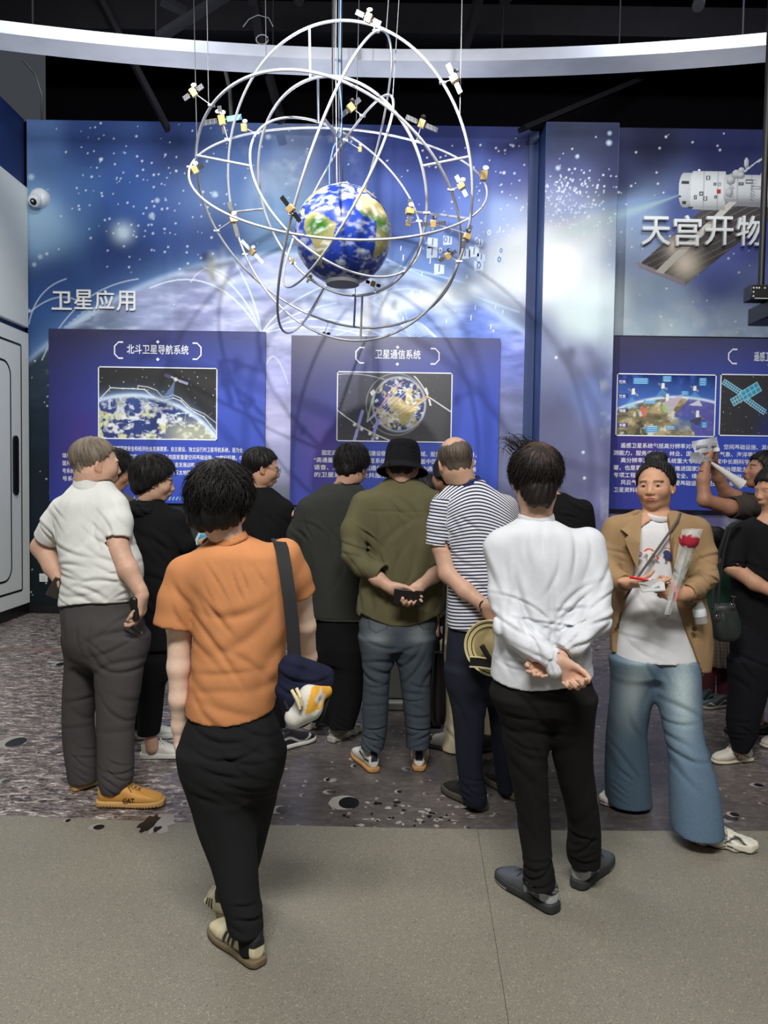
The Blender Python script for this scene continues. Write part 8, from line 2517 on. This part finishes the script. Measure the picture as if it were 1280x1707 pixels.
def person_black_tee():
    D = 4.05
    p = Person('person in black T-shirt and black trousers with white trainers at the right edge', None, D)
    p.skin = lin(190, 144, 116)
    p.head(1290, 816, 255, 10, 0, 1.0, neck=(1284, 866), fem=True, nr=.052)
    arm(p, [(1228, 895, -.04, .048), (1223, 946, -.08, .046), (1258, 972, -.14, .038), (1300, 992, -.2, .028)])
    rows = [(862, 1256, 1316, .14), (874, 1234, 1340, .18), (890, 1220, 1354, .21), (950, 1218, 1352, .23), (1020, 1222, 1350, .24), (1062, 1222, 1350, .24)]
    shirt(p, rows, [[(1230, 888, -.03, .062), (1222, 920, -.05, .062), (1222, 948, -.08, .060)], [(1346, 890, 0, .06), (1352, 940, 0, .058)]], BLK, .007, [folds(P(1240, 960, D - .1), .15, (.6, 0, .8), .06, .01, 1), crumple(.003, 9, 2)], 't_shirt', neck_r=.07, neck_off=(-.02, -.03, .02))
    dk = cloth('ink_trousers', lin(21, 22, 28))
    trousers(p, [(1040, 1216, 1350, .25), (1100, 1216, 1352, .26), (1140, 1218, 1350, .23)], [[(1100, 1216, 1288, .22), (1160, 1216, 1274, .2), (1196, 1213, 1264, .18), (1222, 1215, 1260, .155), (1240, 1220, 1252, .13), (1252, 1222, 1244, .11)], [(1100, 1280, 1350, .22, .1), (1160, 1290, 1346, .2, .15), (1240, 1296, 1336, .15, .2)]], dk, .0065, [folds(P(1240, 1130, D - .1), .14, (.7, 0, .7), .06, .012, 1), folds(P(1238, 1220, D - .08), .08, (.2, 0, 1), .035, .01, 2), crumple(.003, 9, 3)])
    p.body.u(rc(P(1232, 1238, D), P(1235, 1250, D), .028, .030), .02)
    def sc(L):
        c = np.tile(np.array(lin(222, 216, 200)), (len(L), 1)); y, z = L[:, 1], L[:, 2]
        for a, b in ((.035, .11), (.06, .13), (.075, .12)): c = over(c, np.clip(1.5 - np.abs((y - .045) - (z - (a + b) / 2) * .45) / .0035, 0, 1) * (np.abs(z - (a + b) / 2) < .04) * (a == .035), lin(36, 42, 74))
        for s_ in (-1, 1): c = over(c, np.clip(1.5 - np.abs((y - .042) - s_ * (z - .135) * .9) / .004, 0, 1) * (np.abs(z - .135) < .028), lin(36, 42, 74))
        c = over(c, (np.abs(z - .128) < .006) * (np.abs(y - .05) < .008) * 1., lin(190, 50, 50)); return over(c, ((z < .012) & (y > .06)) * 1., lin(36, 42, 74))
    shoe(p.root, G(1251, 1267), G(1188, 1272), .245, 'sneaker', sc, lin(222, 214, 190), laces=M_lace, sole_h=.018)
    shoe(p.root, G(1330, 1240), G(1290, 1244), .26, 'sneaker', sc, lin(222, 214, 190), sole_h=.018)
    hair(p.root, p.M, p.sc, BLACK_H, .016, -.09, -.01, .06, (0, -.3, .95), 500, .004, 1.0, .0016, 141, .006, .5, .0); p.finish(.0055)
person_black_tee()
def green_bag():
    D = 3.9
    root = empty('shoulder_bag', (0, 0, 0)); tag(root, 'dark green shoulder bag with silver clasps beside the black T-shirt', 'bag')
    s = SDF().u(loft(trows(D, [(1006, 1196, 1222, .05), (1012, 1188, 1226, .08), (1032, 1185, 1232, .10), (1052, 1187, 1234, .11), (1064, 1190, 1228, .09), (1068, 1196, 1220, .06)]), expo=2.6), .01); s.d(folds(P(1208, 1035, D - .06), .08, (.8, 0, .3), .04, .008, 1)); s.d(crumple(.002, 14, 2))
    sdf_obj('bag_body', s, .0045, flat('green_leather', lin(42, 48, 44), .45, var=.1), root)
    Mc = flat('chrome', lin(190, 190, 195), .2, metal=1)
    for (x, y) in ((1222, 1003), (1197, 1022)):
        c = P(x, y, D - .06); MB().tube([c + Vector((.009 * math.cos(t), 0, .009 * math.sin(t) - .02)) for t in np.linspace(0, 2 * PI, 16, endpoint=False)], .0025, 6, closed=True).tube([c + Vector((0, 0, -.012)), c + Vector((0, 0, .014)), c + Vector((.006, 0, .028))], .003, 6).tube([c + Vector((-.014, 0, .03)), c + Vector((.014, 0, .026))], .003, 6).build('clasp', Mc, root)
    mb = MB()
    for dx in (0, 9): mb.tube([P(1187 + dx, 1014, D), P(1190 + dx, 970, D + .02), P(1199 + dx * .8, 920, D - .02), P(1212 + dx * .5, 880, D - .02), P(1232 + dx * .3, 869, D + .03)], .0085, 8)
    mb.build('strap', flat('strap_black', lin(22, 22, 24), .8), root)
green_bag()
def person_child():
    D = 5.35
    p = Person('child in green top, plaid skirt and maroon leggings, far behind the tan blazer', None, D)
    p.head(1192, 905, 60, 0, 0, .9, neck=(1192, 942), fem=True, nr=.042)
    shirt(p, [(938, 1178, 1206, .11), (950, 1172, 1212, .15), (1000, 1172, 1212, .17), (1045, 1170, 1214, .18)], [[(1174, 958, -.02, .042), (1172, 1000, 0, .038)], [(1210, 958, .02, .042), (1214, 1000, .02, .038)]], cloth('green_top', lin(40, 72, 58)), .007, [crumple(.003, 10, 2)], 'top', neck_r=.05)
    def pl(V): c = np.tile(np.array(lin(96, 86, 74)), (len(V), 1)); c = over(c, (np.sin(V[:, 0] * 240) > .3) * .5, lin(52, 46, 44)); return over(c, (np.sin(V[:, 2] * 260) > .4) * .5, lin(52, 46, 44))
    s = SDF().u(loft(trows(D, [(1036, 1172, 1214, .18), (1070, 1166, 1220, .24), (1106, 1162, 1224, .28)])), .01); s.d(gravity_folds(.005, 2, .05)); sdf_obj('skirt', s, .006, M_dye, p.root, col=pl)
    mr = cloth('maroon_leggings', lin(76, 34, 38))
    trousers(p, [(1060, 1172, 1214, .16), (1090, 1170, 1216, .16)], [[(1080, 1166, 1194, .13), (1152, 1168, 1190, .12)], [(1080, 1194, 1218, .13, .1), (1158, 1196, 1216, .12, .1)]], mr, .006, name='leggings')
    for (a, b, q) in (((1186, 1168), (1168, 1172), 0), ((1212, 1178), (1194, 1180), 1)): shoe(p.root, G(*a), G(*b), .21, 'sneaker', cream_shoe(lin(48, 52, 54), lin(120, 190, 170) if not q else lin(170, 170, 150)), lin(150, 190, 176) if not q else lin(160, 156, 140), v=.005)
    hair(p.root, p.M, p.sc, BLACK_H, .018, -.09, -.03, .06, (0, -.3, .95), 400, .005, 1.1, .0018, 151, .006, .6, .0)
    MB().lathe([(0, -.02), (.02, -.012), (.024, 0), (.02, .012), (0, .02)], 16, Matrix.Translation(P(1191, 922, D - .06))).build('hair_tie', flat('tie_red', lin(120, 40, 50), .6), p.root)
    p.finish(.006)
person_child()

# ---- touch-screen pedestals the visitors gather round
g = NG('screen_image'); co = g.coord(); v_ = g.voro(g.coord(scale=(1, 4, 1), rot=(0, 0, .7)), 9, out='Color')
cc = g.ramp(v_, [(.2, lin(20, 60, 84)), (.5, lin(60, 150, 180)), (.8, lin(190, 226, 226))]); g.set(color=(.02, .03, .04), rough=.12); g.l(cc, g.b.inputs['Emission Color']); g.b.inputs['Emission Strength'].default_value = .8
M_screen = g.m
def kiosk(px, D, label, wd=.56):
    c = P(px, 900, D); root = empty('touch_kiosk', (c.x, D, 0)); tag(root, label, 'kiosk', 'touch screen pedestals in front of the mural')
    Mw = flat('kiosk_white', lin(176, 180, 172), .4)
    MB().box((-.24, -.20, 0), (.24, .22, .06)).build('base', Mw, root, bevel=.012)
    MB().box((-.19, -.14, .06), (.19, .16, .96)).build('column', Mw, root, bevel=.03)
    Mx = Matrix.Translation((0, 0, 1.06)) @ Matrix.Rotation(math.radians(24), 4, 'X')
    hd = MB().box((-wd / 2, -.2, -.03), (wd / 2, .2, .03), Mx).build('head', Mw, root, bevel=.012)
    MB().box((-wd / 2 + .025, -.175, .03), (wd / 2 - .025, .175, .033), Mx).build('screen', M_screen, hd, smooth=False)
kiosk(380, 5.15, 'white pedestal with lit touch screen beside the black hooded jacket', .50)
kiosk(664, 5.12, 'white pedestal standing in front of the bucket hat person, seen between the jeans legs', .42)
kiosk(1216, 5.9, 'white pedestal far behind the tan blazer, by the child in maroon leggings', .40)
